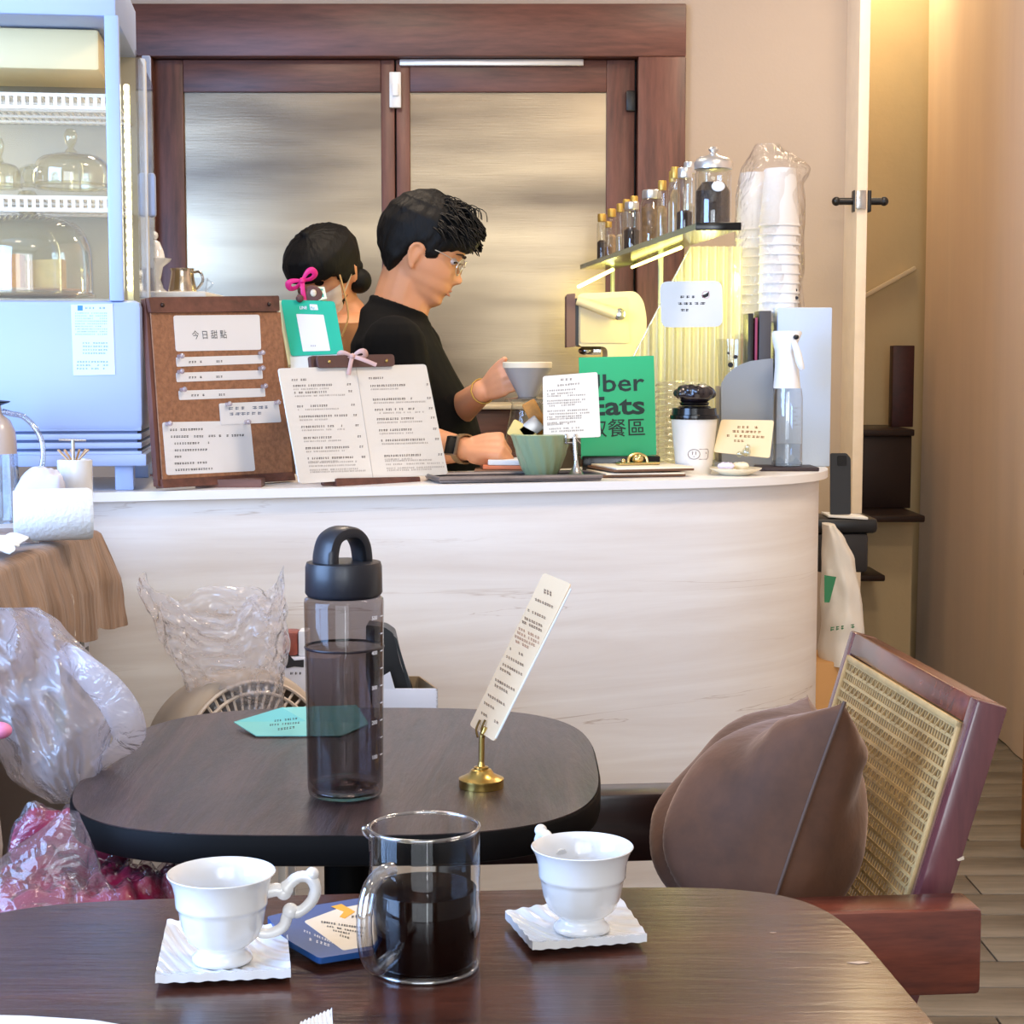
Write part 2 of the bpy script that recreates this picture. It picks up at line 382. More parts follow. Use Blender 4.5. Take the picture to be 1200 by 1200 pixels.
n3 = N(t_, 'ShaderNodeTexNoise', i_Scale=220, i_Detail=2); mp3 = N(t_, 'ShaderNodeMapping'); mp3.inputs['Scale'].default_value = (.05, 1, 1); t_.links.new(tc.outputs['Object'], mp3.inputs[0]); t_.links.new(mp3.outputs[0], n3.inputs[0])
b_ = N(t_, 'ShaderNodeBump', i_Strength=.13, i_Distance=.002); t_.links.new(n3.outputs[0], b_.inputs['Height']); t_.links.new(b_.outputs[0], p_.inputs['Normal'])
for k, (a0, a1, g0, g1) in enumerate(((178, 462, 214, 446), (464, 744, 480, 711))):
    Yl = BY+.01; zt = zz(70, Yl); zg = zz(108, Yl)
    lf = part('door_leaf', mrg(bz(a0, g0, 0, zt, Yl, .045), bz(g1, a1, 0, zt, Yl, .045), bz(g0, g1, 0, .18, Yl, .045)), DKWOODZ, d1)
    part('top_rail', bz(g0, g1, zg, zt, Yl, .045), DKWOOD, lf)
    part('door_panel', bz(g0-1, g1+1, .17, zg+.005, Yl+.012, .012, 0), PANEL, lf)
part('gap_light_block', box2((DX0-.03, BY+.07, 0), (DX1+.1, BY+.09, DZ+.05)), BLACK, d1)  # unseen black sheet added to block sky light in the door gaps
part('door_closer_rail', bx(468, 69, 684, 77, BY-.002, .012), mat('alu', (205, 200, 195), .35, metal=.6), d1)
q = part('door_latch', mrg(bx(456, 84, 470, 126, BY-.012, .02, .003), bx(459, 98, 467, 112, BY-.024, .012, .002)), WHITE, d1, label='white latch block')
part('door_hinge', bx(734, 106, 745, 130, BY-.006, .016), BLACK, d1)
# stair hall beyond the back wall
struct('wall_stair', mrg(box2((.86, 6.95, 0), (1.72, 7.05, 3.4)), box2((.86, 5.1, 0), (.94, 6.95, 3.4))), STAIRWALL)
o = struct('trim_1', xf(box((0, 0, 0), (.24, .02, .018), .003), Matrix.Translation(A(1042, 331, 6.93)) @ Matrix.Rotation(-math.radians(29), 4, 'Y')), mat('trim_cream', (226, 205, 170), .6))
st = thing('staircase', 'dark wooden staircase in the yellow lit hall beside the curtain', 'staircase')
STW = mat('stair_dark_wood', (42, 27, 24), .4, var=.3, vscale=12)
STR = mat('stair_dark_red', (66, 22, 20), .5, var=.4, vscale=40)
part('stair_wall', box2((1.0, 6.36, .0), (1.50, 6.50, .68)), STAIRWALL, st, label='cream wall under the steps')
part('tread', box2((1.02, 6.10, .455), ((1035-600)/FPX*6.12*1.01, 6.37, .478), .006), STW, st)
part('riser', box2((1.0, 6.30, .47), ((1018-600)/FPX*6.3, 6.36, .67), .003), STW, st)
part('tread', box2((1.02, 6.14, .665), ((1077-600)/FPX*6.2*1.01, 6.62, .69), .006), STW, st)
part('riser', box2((1.10, 6.45, .69), ((1065-600)/FPX*6.5, 6.52, .965), .003), STW, st)
part('tread', box2((1.08, 6.42, .965), ((1066-600)/FPX*6.5, 6.9, .99), .004), STW, st)
part('newel_panel', box2(((1042-600)/FPX*6.7, 6.66, .99), ((1067-600)/FPX*6.7, 6.72, zz(405, 6.7)), .003), STR, st, label='dark red upright panel')
fin(st)
d2 = sroot('door_2')
a = A(1002, 598, 5.7); zb = a.z
DE = mat('door_edge_cream', (232, 214, 190), .6, var=.08, vscale=20)
part('door_leaf', box2((A(1003, 300, 4.82).x, 4.82, .01), (A(1015.5, 300, 4.82).x, 5.55, 2.68), .002), DE, d2)
lp = part('latch_plate', bx(1004, 223, 1015, 245, 4.813, .008, .001), STEEL, d2, label='silver latch plate')
for sx, x0, x1, r0, r1 in ((-1, 1001, 980, .013, .010), (1, 1018, 1036, .013, .011)):
    hb = A(x0, 236, 4.86); he = A(x1, 236, 4.86)
    dh = part('door_handle', mrg(tube([hb, he], [.010, .010], 12), ball(he, .013, 12, 8), box(hb, (.010, .03, .060), .002)), BLACK, d2, label='black lever handle')
    if sx < 0: pass
# curtain along the right
CURT = mat('curtain_fabric', (232, 206, 180), .85, var=.07, vscale=3, stretch=(3, 3, .25), sheen=.2, bump=.1, bscale=200)
def cf(u, v):
    y = 6.72-u*4.5; x = 1.60+.0025*math.sin(u*95+.6*math.sin(u*23))+.006*math.sin(u*31+1)+.01*math.sin(v*3+u*9)
    return (x, y, .004+v*2.668)
cg = grid(cf, 300, 14); cg2 = ([v+Vector((.004, 0, 0)) for v in cg[0]], [f[::-1] for f in cg[1]])
solo('curtain', mrg(cg, cg2), CURT, 'floor length beige curtain hanging along the right side', 'curtain')
cab = thing('wooden_cabinet', 'amber wooden cabinet edge at the right edge of the picture', 'cabinet')
AMB = wood('amber_wood', (184, 128, 62), (150, 98, 44), .4, 'z', 8)
part('side_panel', box2((1.308, 4.16, 0), (1.326, 4.3, .70), .002), AMB, cab)
part('side_panel', box2((1.50, 4.16, 0), (1.518, 4.3, .70), .002), AMB, cab)
part('cabinet_top', box2((1.303, 4.15, .70), (1.523, 4.32, .718), .003), AMB, cab)
dr = part('cabinet_door', box2((1.328, 4.165, .03), (1.498, 4.18, .698), .002), AMB, cab)
part('knob', ball((1.35, 4.155, .5), .01, 12, 8), BRASS, dr)
fin(cab)
# ================================================================== THE COUNTER
def bez(p0, p1, p2, n): return [Vector(p0)*(1-t)**2+Vector(p1)*2*t*(1-t)+Vector(p2)*t*t for t in [i/n for i in range(n+1)]]
front = [Vector((-1.8, 2.557)), Vector((-1.2, 2.741)), Vector((-.6, 2.925)), Vector((0, 3.108))]+bez((.33, 3.209), (.655, 3.31), (.665, 3.62), 14)+[Vector((.665, 4.2)), Vector((.665, 4.97))]
def offset(P, d):
    out = []
    for i, p in enumerate(P):
        a = P[max(i-1, 0)]; b = P[min(i+1, len(P)-1)]; t = (b-a).normalized(); out.append(p+Vector((-t.y, t.x))*d)
    return out
ctr = sroot('counter_setting'); bpy.data.objects.remove(ctr)
ctr = thing('service_counter', 'curved service counter with whitewashed wood front and white top', 'counter')
m, t, o = nt('whitewashed_wood')
p = N(t, 'ShaderNodeBsdfPrincipled', i_Roughness=.5); t.links.new(p.outputs[0], o.inputs[0])
tc = N(t, 'ShaderNodeTexCoord'); mp = N(t, 'ShaderNodeMapping'); mp.inputs['Scale'].default_value = (.35, .35, 5); t.links.new(tc.outputs['Object'], mp.inputs[0])
n1 = N(t, 'ShaderNodeTexNoise', i_Scale=3.0, i_Detail=8, i_Roughness=.6, i_Distortion=.6); t.links.new(mp.outputs[0], n1.inputs[0])
r1 = N(t, 'ShaderNodeValToRGB'); r1.color_ramp.elements[0].position = .3; r1.color_ramp.elements[0].color = lin((222, 212, 202))+(1,); r1.color_ramp.elements[1].position = .62; r1.color_ramp.elements[1].color = lin((240, 235, 228))+(1,)
t.links.new(n1.outputs[0], r1.inputs[0])
mp2 = N(t, 'ShaderNodeMapping'); mp2.inputs['Scale'].default_value = (.4, .4, 9); t.links.new(tc.outputs['Object'], mp2.inputs[0])
n2 = N(t, 'ShaderNodeTexNoise', i_Scale=2.2, i_Detail=5, i_Roughness=.5, i_Distortion=1.0); t.links.new(mp2.outputs[0], n2.inputs[0])
r2 = N(t, 'ShaderNodeValToRGB'); e = r2.color_ramp.elements; e[0].position = .493; e[0].color = (1, 1, 1, 1); e[1].position = .507; e[1].color = (1, 1, 1, 1); k = e.new(.5); k.color = (.70, .63, .57, 1)
t.links.new(n2.outputs[0], r2.inputs[0])
n4 = N(t, 'ShaderNodeTexNoise', i_Scale=1.7, i_Detail=2); t.links.new(mp2.outputs[0], n4.inputs[0])
r4 = N(t, 'ShaderNodeValToRGB'); r4.color_ramp.elements[0].position = .5; r4.color_ramp.elements[1].position = .6; t.links.new(n4.outputs[0], r4.inputs[0])
mx = N(t, 'ShaderNodeMix', data_type='RGBA', blend_type='MULTIPLY'); t.links.new(r4.outputs[0], mx.inputs['Factor']); t.links.new(r1.outputs[0], mx.inputs['A']); t.links.new(r2.outputs[0], mx.inputs['B'])
t.links.new(mx.outputs['Result'], p.inputs['Base Color'])
bb = N(t, 'ShaderNodeBump', i_Strength=.15, i_Distance=.002); t.links.new(n1.outputs[0], bb.inputs['Height']); t.links.new(bb.outputs[0], p.inputs['Normal'])
WW = m
fo = offset(front, .018); fi = offset(front, .05)
V = [Vector((q.x, q.y, z)) for q in fo for z in (.0, HC-.016)]+[Vector((q.x, q.y, z)) for q in fi for z in (.0, HC-.016)]; n = len(fo)
F = []
for i in range(n-1):
    F += [(2*i, 2*i+2, 2*i+3, 2*i+1), (2*n+2*i, 2*n+2*i+1, 2*n+2*i+3, 2*n+2*i+2), (2*i+1, 2*i+3, 2*n+2*i+3, 2*n+2*i+1), (2*i, 2*n+2*i, 2*n+2*i+2, 2*i+2)]
F += [(0, 1, 2*n+1, 2*n), (2*n-2, 4*n-2, 4*n-1, 2*n-1)]
part('front_panel', (V, F), WW, ctr)
inner = [Vector((-1.8, 3.02)), Vector((0, 3.50)), Vector((.12, 3.56)), Vector((.17, 3.66)), Vector((.17, 4.97))]
top = front+inner[::-1]
part('countertop', prism([Vector((q.x, q.y, HC-.016)) for q in top], [Vector((q.x, q.y, HC)) for q in top]), mat('countertop_white', (240, 236, 230), .3), ctr, smooth=20)
fin(ctr)
# ================================================================== TABLES
def rrect(cx, cy, hx, hy, rot, ex, n=96, bul=0):
    P = []
    for i in range(n):
        a = 2*PI*i/n; c, s = math.cos(a), math.sin(a)
        x = hx*math.copysign(abs(c)**(2/ex), c); y = hy*math.copysign(abs(s)**(2/ex), s)
        P.append(Vector((cx+x*math.cos(rot)-y*math.sin(rot), cy+x*math.sin(rot)+y*math.cos(rot))))
    return P
def table(name, P, cx, cy, ztop, th, m, me_, label, hx):
    t = thing(name, label, 'table')
    def ring(sc, z): return [Vector((cx+(q.x-cx)*sc, cy+(q.y-cy)*sc, z)) for q in P]
    part('tabletop', prism(ring(.992, ztop-.006), ring(.992, ztop)), m, t, smooth=20)
    prof = [(.985, ztop-th), (.998, ztop-th+.002), (1, ztop-th+.005), (1, ztop-.004), (.994, ztop-.0010)]
    rg = [ring(s, z) for s, z in prof]; n = len(P); V = sum(rg, []); F = [tuple(range(n))[::-1]]
    for i in range(len(rg)-1): F += [(i*n+k, i*n+(k+1) % n, (i+1)*n+(k+1) % n, (i+1)*n+k) for k in range(n)]
    part('table_edge', (V, F), me_, t, smooth=50)
    part('pedestal', lathe([(.03, .03), (.03, ztop-th-.01), (.11, ztop-th-.005), (.11, ztop-th)], 24, (cx, cy, 0)), TEDGE, t)
    part('foot', lathe([(.21, 0), (.21, .012), (.05, .03), (.03, .035)], 40, (cx, cy, 0)), TEDGE, t)
    return fin(t)
T1 = rrect(-.085, 1.215, .402, .335, math.radians(4.5), 6.2)
table('cafe_table', T1, -.085, 1.215, .75, .034, TABLEW, TEDGE, 'near dark brown wooden table carrying the two white cups', .4)
T2 = rrect(-.203, 2.07, .309, .332, 0, 3.3)
table('cafe_table', T2, -.203, 2.07, .75, .034, TABLEW2, TEDGE, 'far dark rounded table carrying the tall water bottle', .3)
tb1 = bpy.data.objects['cafe_table']
for q_, w_ in ((Z(1006, 1128, .7503), .010), (Z(906, 1093, .7503), .003)):
    sc_ = part('scuff_mark', prism([q_-tb1.location+Vector((-w_, 0, 0)), q_-tb1.location+Vector((0, -w_*.35, 0)), q_-tb1.location+Vector((w_, .0, 0)), q_-tb1.location+Vector((.2*w_, w_*.3, 0))], [q_-tb1.location+Vector((-w_, 0, .0002)), q_-tb1.location+Vector((0, -w_*.35, .0002)), q_-tb1.location+Vector((w_, .0, .0002)), q_-tb1.location+Vector((.2*w_, w_*.3, .0002))]), mat('bare_wood_scuff', (196, 172, 150), .7), tb1, smooth=0)
# ------------------------------------------------------------------ cups on ribbed dishes
def cup(cx, cy, z0, ang, label, rz=0):
    t = thing('coffee_cup', label, 'cup', 'white footed coffee cups')
    pr = [(.0005, .001), (.022, .0), (.0245, .002), (.0242, .005), (.0205, .008), (.0186, .0105), (.0186, .0125), (.0225, .0150), (.0285, .0200), (.0330, .0310), (.0350, .0430), (.0358, .0465), (.0372, .0475), (.0372, .0495), (.0378, .0580), (.0400, .0665), (.0430, .0725), (.0438, .0735), (.0432, .0742), (.0416, .0728), (.0380, .066), (.0355, .055), (.033, .044), (.0290, .032), (.021, .0235), (.008, .021), (.0005, .0208)]
    part('cup_body', mv(lathe(pr, 56, rfun=lambda a, z: 1+(.012*math.cos(a*10) if .018 < z < .047 else 0)), (cx, cy, z0)), PORC, t, smooth=60)
    # ornate handle
    d = Vector((math.cos(ang), math.sin(ang), 0))
    hp = [(.036, .062), (.044, .0635), (.050, .062), (.0545, .068), (.062, .074), (.071, .073), (.0755, .064), (.073, .053), (.066, .045), (.060, .042), (.055, .0435), (.052, .038), (.050, .031), (.044, .026), (.034, .024), (.026, .027)]
    rr = [.0058, .0058, .0064, .0050, .0048, .0052, .0050, .0048, .0046, .0052, .0060, .0048, .0048, .0046, .0042, .004]
    path = [Vector((cx, cy, z0))+d*a+Vector((0, 0, b*.92-.001)) for a, b in hp]; P = arc(path, 45); R = [rr[min(len(rr)-1, int(i*len(rr)/len(P)))] for i in range(len(P))]
    part('handle', mrg(tube(P, R, 10), ball(path[2]-Vector((0, 0, .001)), .0066, 12, 8), ball(path[10], .0068, 12, 8), ball(path[5]+Vector((0, 0, .003))+d*.002, .0058, 12, 8)), PORC, t, smooth=60)
    part('coffee_film', lathe([(.0005, 0), (.0275, 0)], 32, (cx, cy, z0+.0330)), mat('cup_dregs', (196, 190, 182), .1), t)
    return fin(t)
def dish(corners, z, label, n=26, thick=.0048):
    c = [Vector(p) for p in corners]       # tl, tr, br, bl at table height
    def f(u, v, o=0):
        p = (c[0]*(1-u)+c[1]*u)*(1-v)+(c[3]*(1-u)+c[2]*u)*v
        e = max(abs(u-.5), abs(v-.5))*2; rise = .009*max(0, e-.45)**1.6*2.2
        rib = .0008*math.sin((u*1.0-v*.6)*52+3*math.sin(v*3))*max(0, min(1, (e-.35)*4))
        q = .0005*math.sin(u*17)*(v > .96)
        return Vector((p.x, p.y+q, z+.0015+rise+rib+o))
    m_ = 44
    a = grid(lambda u, v: f(u, v, thick*.75), m_, m_); b = grid(lambda u, v: Vector((f(u, v).x, f(u, v).y, z+.001+(f(u, v).z-z-.001)*.6)), m_, m_)
    k = m_+1; L = len(a[0]); ed = [i for i in range(k)]+[j*k+m_ for j in range(1, k)]+[m_*k+i for i in range(m_-1, -1, -1)]+[j*k for j in range(m_-1, 0, -1)]
    V = a[0]+b[0]; F = a[1]+[tuple(i+L for i in g[::-1]) for g in b[1]]+[(ed[i], ed[(i+1) % len(ed)], ed[(i+1) % len(ed)]+L, ed[i]+L) for i in range(len(ed))]
    return solo('ribbed_dish', (V, F), PORC, label, 'saucer', 'ribbed square dishes', smooth=50)
dish([Z(196, 1085, .757), Z(336, 1089, .759), Z(341, 1147, .755), Z(182, 1154, .755)], .75, 'white ribbed square dish under the left cup')
c1 = Z(261, 1126, .7555)
cup(c1.x, c1.y, .7555, math.radians(8), 'left white footed cup with its ornate handle facing right')
dish([Z(592, 1075, .757), Z(722, 1049, .759), Z(758, 1105, .755), Z(624, 1115, .755)], .75, 'white ribbed square dish under the right cup')
c2 = Z(682, 1090, .7555)
cup(c2.x, c2.y, .7555, math.radians(118), 'right white footed cup with its handle turned away')
# ------------------------------------------------------------------ glass server
sv = thing('glass_server', 'clear glass coffee server half full of black coffee', 'glass jug')
sc = Z(498, 1133, .75); SR = .0450; st_ = .1165
part('glass_body', mv(olathe([(.0005, .0012), (SR-.004, .001), (SR-.001, .002), (SR, .006), (SR, st_-.001), (SR-.0005, st_), (SR-.0022, st_-.0008), (SR-.0022, st_-.004)], 64), (sc.x, sc.y, .75)), GLASS, sv, smooth=60)
COF = mat('black_coffee', (12, 3, 2), .05, spec=.25)
part('coffee', mv(lathe([(.0005, .0048), (SR-.0062, .0048), (SR-.0032, .0075), (SR-.0030, .066), (SR-.0034, .0666), (.0005, .0660)], 64), (sc.x, sc.y, .75)), COF, sv, smooth=50)
hd = Vector((-.55, -.83, 0)).normalized(); base = Vector((sc.x, sc.y, .75))
hp = [base+hd*a+Vector((0, 0, b)) for a, b in ((.044, .092), (.056, .092), (.071, .084), (.078, .066), (.078, .045), (.073, .028), (.061, .018), (.044, .021))]
GLS = thin('handle_glass', (.80, .81, .83), .06, .28, 1.6)
part('handle', tube(arc(hp, 40), .0062, 14), GLS, sv, smooth=60)
sd = Vector((-.97, .2, 0)).normalized()
part('spout', mrg(tube(arc([base+sd*(SR-.002)+Vector((0, 0, st_-.012)), base+sd*(SR+.002)+Vector((0, 0, st_-.008)), base+sd*(SR+.005)+Vector((0, 0, st_-.002))], 8), [.003, .0035, .0035, .004, .004, .0042, .0042, .004, .003], 10)), GLS, sv)
part('glass_rim', tube([(sc.x+(SR-.0008)*math.cos(t/48*2*PI), sc.y+(SR-.0008)*math.sin(t/48*2*PI), .75+st_) for t in range(48)], .0016, 8, True), thin('rim_glass', (.92, .93, .94), .05, .30, 1.4), sv, smooth=60)
part('base_ring', tube([(sc.x+(SR-.0025)*math.cos(t/48*2*PI), sc.y+(SR-.0025)*math.sin(t/48*2*PI), .7520) for t in range(48)], .0018, 8, True), thin('rim_glass'), sv, smooth=60)
fin(sv)
# ------------------------------------------------------------------ drip coffee sachet
PT = Plane((-.12, 1.36, .758), (0, -.06, 1))
PT.n = Vector((0.02, -.05, 1)).normalized()
pk = thing('coffee_sachet', 'blue and cream drip coffee sachet lying beside the glass server', 'sachet')
NAVY = mat('sachet_blue', (34, 78, 140), .35, var=.15, vscale=40)
def flat(P, pl, o0, o1, r=0): return slab(P, pl, o0, o1, r)
part('sachet_body', flat([(312, 1077), (372, 1063), (478, 1046), (486, 1108), (374, 1126), (338, 1105)], PT, -.003, .0022, 4), NAVY, pk)
part('cream_panel', flat([(396, 1068), (476, 1053), (484, 1104), (402, 1117), (356, 1083)], PT, .0022, .0026, 3), mat('sachet_cream', (226, 212, 190), .5), pk)
part('orange_stripe', flat([(388, 1066), (400, 1063), (416, 1072), (404, 1080), (398, 1078), (403, 1072)], PT, .0027, .003, 0), mat('sachet_orange', (232, 164, 44), .5), pk)
part('printed_text', glyphs(PT, [(412, 1078, 440, 1074, 3, 4), (376, 1084, 430, 1092, 2.4, 3), (383, 1089, 430, 1098, 2, 3), (390, 1094, 428, 1102, 2, 3), (398, 1100, 412, 1104, 2.5, 3)], .0029), INK, pk, smooth=0)
part('printed_text', glyphs(PT, [(356, 1094, 392, 1109, 2.6, 3.2), (362, 1104, 388, 1112, 3.4, 4.5)], .0025), mat('print_white', (225, 228, 235), .6), pk, smooth=0)
fin(pk)
# paper sheet and a third dish corner at the bottom edge
PT0 = Plane((0, 0, .7505), (0, 0, 1)); PT0.n = Vector((0, 0, 1))
solo('paper_sheet', slab([(-60, 1190), (30, 1192), (110, 1197), (200, 1212), (150, 1260), (-80, 1260)], PT0, .0, .0012, 5), WHITE, 'white paper sheet at the lower left corner of the near table', 'paper')
dish([Z(352, 1207, .757), Z(389, 1189, .758), Z(393, 1262, .757), Z(330, 1262, .757)], .75, 'corner of a third white ribbed dish at the bottom edge')
# ------------------------------------------------------------------ water bottle
wb = thing('water_bottle', 'tall smoky grey water bottle with black carry cap', 'bottle')
B = Z(405, 932, .75); bz0 = .75
def bl(pr, seg=56): return mv(lathe(pr, seg), (B.x, B.y, bz0))
SMOKE = thin('smoky_plastic', (.57, .54, .55), .05, .03, .9)
part('bottle_body', mv(olathe([(.0005, .002), (.036, .0015), (.0415, .004), (.0428, .012), (.0448, .222), (.0443, .226), (.040, .229), (.038, .229)], 56), (B.x, B.y, bz0)), SMOKE, wb, smooth=60)
part('base_puck', bl([(.0005, .005), (.034, .0045), (.039, .008), (.036, .014), (.0005, .020)]), thin('base_clear', (.55, .52, .54), .05, .12, 1.2), wb, smooth=60)
WAT = thin('water', (.70, .67, .68), .02, .03, .6)
part('water', bl([(.0005, .021), (.039, .016), (.0410, .02), (.0426, .171), (.0005, .1712)]), WAT, wb, smooth=50)
part('water_line', mv(olathe([(.0446, .1698), (.0453, .1712), (.0446, .1726)], 56), (B.x, B.y, bz0)), mat('waterline_dark', (28, 22, 30), .3), wb)
CAPM = mat('cap_navy_black', (24, 26, 34), .42, coat=.1)
part('cap', bl([(.0005, .228), (.039, .228), (.0415, .230), (.0435, .233), (.0430, .262), (.0415, .267), (.036, .268), (.0005, .266)]), CAPM, wb, smooth=45)
# loop handle of the cap: a broad strap rising on the left and closing on the right
hl = arc([(B.x-.024, B.y, bz0+.258), (B.x-.0245, B.y, bz0+.276), (B.x-.018, B.y, bz0+.294), (B.x-.002, B.y, bz0+.3005), (B.x+.014, B.y, bz0+.297), (B.x+.0235, B.y, bz0+.284), (B.x+.027, B.y, bz0+.260)], 36)
def strap(P, w0, w1, th):
    n = len(P); V, F = [], []
    for i, p in enumerate(P):
        t_ = (P[min(i+1, n-1)]-P[max(i-1, 0)]).normalized(); nn = Vector((t_.z, 0, -t_.x)); k = i/(n-1); hw = w0+(w1-w0)*k; tt = th[0]+(th[1]-th[0])*k
        for a in range(12):
            q = 2*PI*a/12; c, s = math.cos(q), math.sin(q)
            V.append(p+nn*(tt*math.copysign(abs(c)**.6, c))+Vector((0, hw*math.copysign(abs(s)**.6, s), 0)))
    for i in range(n-1):
        for a in range(12): F.append((i*12+a, i*12+(a+1) % 12, (i+1)*12+(a+1) % 12, (i+1)*12+a))
    F += [tuple(range(12))[::-1], tuple((n-1)*12+a for a in range(12))]; return V, F
MH = Matrix.Translation((B.x, B.y, 0)) @ rotz(math.radians(42)) @ Matrix.Translation((-B.x, -B.y, 0))
part('cap_handle', xf(strap(hl, .019, .015, (.009, .006)), MH), CAPM, wb, smooth=50)
MK = mat('mark_white', (225, 228, 240), .6)
for k in range(5):
    zc = .208-k*.0393; rad = .0432+.002*zc/.22
    def cyl(a, z): return Vector((B.x+(rad+.0006)*math.sin(a), B.y-(rad+.0006)*math.cos(a), bz0+z))
    def tick(z, a0=1.18, a1=1.33): return ([cyl(a0, z-.0007), cyl(a1, z-.0007), cyl(a1, z+.0007), cyl(a0, z+.0007)], [(0, 1, 2, 3)])
    gs = [tick(zc)]
    if k < 4: gs.append(tick(zc-.01965))
    part('volume_tick', mrg(*gs), MK, wb, smooth=0)
    s = str(500-100*k); o = text(s, .0062, Matrix.Identity(4), MK, 'volume_number', wb, bold=.0001, ext=0)
    for v in o.data.vertices: a_ = .83+v.co.x/rad; v.co = cyl(a_, zc-.0025+v.co.y)
fin(wb)
# ------------------------------------------------------------------ card in brass stand
cs = thing('brass_card_stand', 'small round brass stand holding the slanted tall card', 'card stand')
sb = Z(564, 922, .75)
part('base', mv(lathe([(.0005, 0), (.0258, 0), (.0262, .002), (.0258, .0065), (.0262, .0075), (.0262, .010), (.022, .012), (.0150, .0155), (.0118, .0205), (.0085, .0215), (.0085, .0235), (.0045, .0245), (.0032, .030)], 48), (sb.x, sb.y, .75)), BRASS, cs, smooth=40)
ct = A(568, 858, sb.y)
part('post', tube(arc([(sb.x, sb.y, .772), (sb.x+.0005, sb.y, .790), (sb.x+.001, sb.y, ct.z-.006), (sb.x+.004, sb.y, ct.z+.002), A(569, 852, sb.y)], 16), .0033, 12), BRASS, cs, smooth=50)
u_card = (A(653, 678, sb.y+.035)-A(564.5, 859, sb.y)); h_card = Vector((.034, -.082, 0)).normalized()
PC = Plane(A(564.5, 859, sb.y+.004), u_card.cross(h_card))
clipg = [tube(arc([PC.at(x0, 864, .0), PC.at(x0+1, 856, .0035), PC.at(x0+5, 845, .003)], 8), .0014, 8) for x0 in (560, 566)]
part('wire_prongs', mrg(*clipg), mat('bronze_wire', (120, 98, 60), .35, metal=1), cs)
fin(cs)
tcd = thing('table_card', 'tall cream card leaning in the brass stand on the far table', 'card')
part('card_board', slab([(637, 671), (669, 684), (579, 869), (550, 850)], PC, -.0012, 0, 4), mat('card_kraft_cream', (228, 198, 158), .6), tcd)
eg = tube([PC.at(668.5, 690, -.0006), PC.at(580.5, 865, -.0006)], .0013, 6)
part('card_edge', eg, PAPER, tcd)
def crd(s0, s1, t, n=1, h=3.4, pt=3.0):
    """line across the card: s along x from 0 to 1, t from top 0 to bottom 1"""
    def P(s, t): 
        l = Vector((637, 671))*(1-t)+Vector((550, 850))*t; r = Vector((669, 684))*(1-t)+Vector((579, 869))*t; q = l*(1-s)+r*s; return q
    a, b = P(s0, t), P(s1, t); return (a.x, a.y, b.x, b.y, h, pt)
part('printed_text', glyphs(PC, [crd(.3, .75, .1, h=6, pt=3.6), crd(.15, .85, .165), crd(.08, .8, .24), crd(.1, .95, .29), crd(.08, .9, .315), crd(.12, .88, .54), crd(.1, .7, .49), crd(.12, .95, .59), crd(.1, .6, .62), crd(.12, .95, .69), crd(.1, .75, .72), crd(.12, .9, .79), crd(.12, .6, .84), crd(.1, .95, .9)], .0006), INKB, tcd, smooth=0)
part('printed_text', glyphs(PC, [crd(.08, .95, .36), crd(.08, .98, .385), crd(.08, .95, .41), crd(.08, .7, .435)], .0006), mat('ink_rust', (176, 128, 100), .8), tcd, smooth=0)
fin(tcd)
# teal card behind the bottle
tl = thing('teal_card', 'folded teal paper card with black handwriting behind the water bottle', 'card')
q = [Z(274, 851, .752), Z(330, 829, .775), Z(418, 826, .772), Z(432, 848, .752), Z(400, 862, .752), Z(300, 862, .753)]
TEAL = mat('teal_paper', (120, 196, 190), .55)
def sheet(P, th):
    P = [Vector(p) for p in P]; c = sum(P, Vector())/len(P); n = len(P); V = P+[c]+[p-Vector((0, 0, th)) for p in P]+[c-Vector((0, 0, th))]
    F = [(i, (i+1) % n, n) for i in range(n)]+[(n+1+(i+1) % n, n+1+i, 2*n+1) for i in range(n)]+[(i, n+1+i, n+1+(i+1) % n, (i+1) % n) for i in range(n)]
    return V, F
q[0].z = .758; tq = sheet(q, .0012)
part('card_sheet', tq, TEAL, tl, smooth=0)
PTL = Plane.by(q[0], q[1], q[5])
part('handwriting', glyphs(PTL, [(322, 846, 350, 843, 2.5, 3), (316, 851, 352, 848, 2.5, 3), (326, 856, 348, 853, 3, 3.4)], .0016), INK, tl, smooth=0)
fin(tl)
# ================================================================== ARMCHAIR AND PILLOW
ac = thing('cane_armchair', 'reddish brown armchair with woven cane back at the right', 'armchair')
aa = Vector((-.0880, .996, 0)).normalized(); ff = Vector((-.996, -.0880, 0)).normalized()      # across (near to far), forward
Nt = A(1146, 820, 1.82); Nb_d = (A(1081, 1057, 1.80)-Nt)
rec = math.radians(16); dn = (ff*math.sin(rec)+Vector((0, 0, -1))*math.cos(rec)).normalized()      # down along the back
nb = (-dn).cross(aa).normalized()
if nb.dot(ff) < 0: nb = -nb                                                                       # normal of the back, towards the sitter
Wb, Lb, Tb = .485, .40, .036
def bp(a, d, n=0): return Nt+aa*a+dn*d+nb*n
def bbox(a0, a1, d0, d1, n0, n1, bev=.003):
    M = Matrix(((aa.x, dn.x, nb.x, 0), (aa.y, dn.y, nb.y, 0), (aa.z, dn.z, nb.z, 0), (0, 0, 0, 1)))
    return box(bp((a0+a1)/2, (d0+d1)/2, (n0+n1)/2), (a1-a0, d1-d0, n1-n0), bev, M)
part('back_top_rail', bbox(.024, Wb-.024, .0, .030, -Tb, 0), CHAIRW, ac)
part('back_stile', bbox(0, .024, 0, Lb, -Tb, 0), CHAIRWZ, ac); part('back_stile', bbox(Wb-.024, Wb, 0, Lb, -Tb, 0), CHAIRWZ, ac)
part('back_bottom_rail', bbox(.024, Wb-.024, Lb-.06, Lb, -Tb, 0), CHAIRW, ac)
a0, a1, d0_, d1_ = .025, Wb-.025, .031, Lb-.062
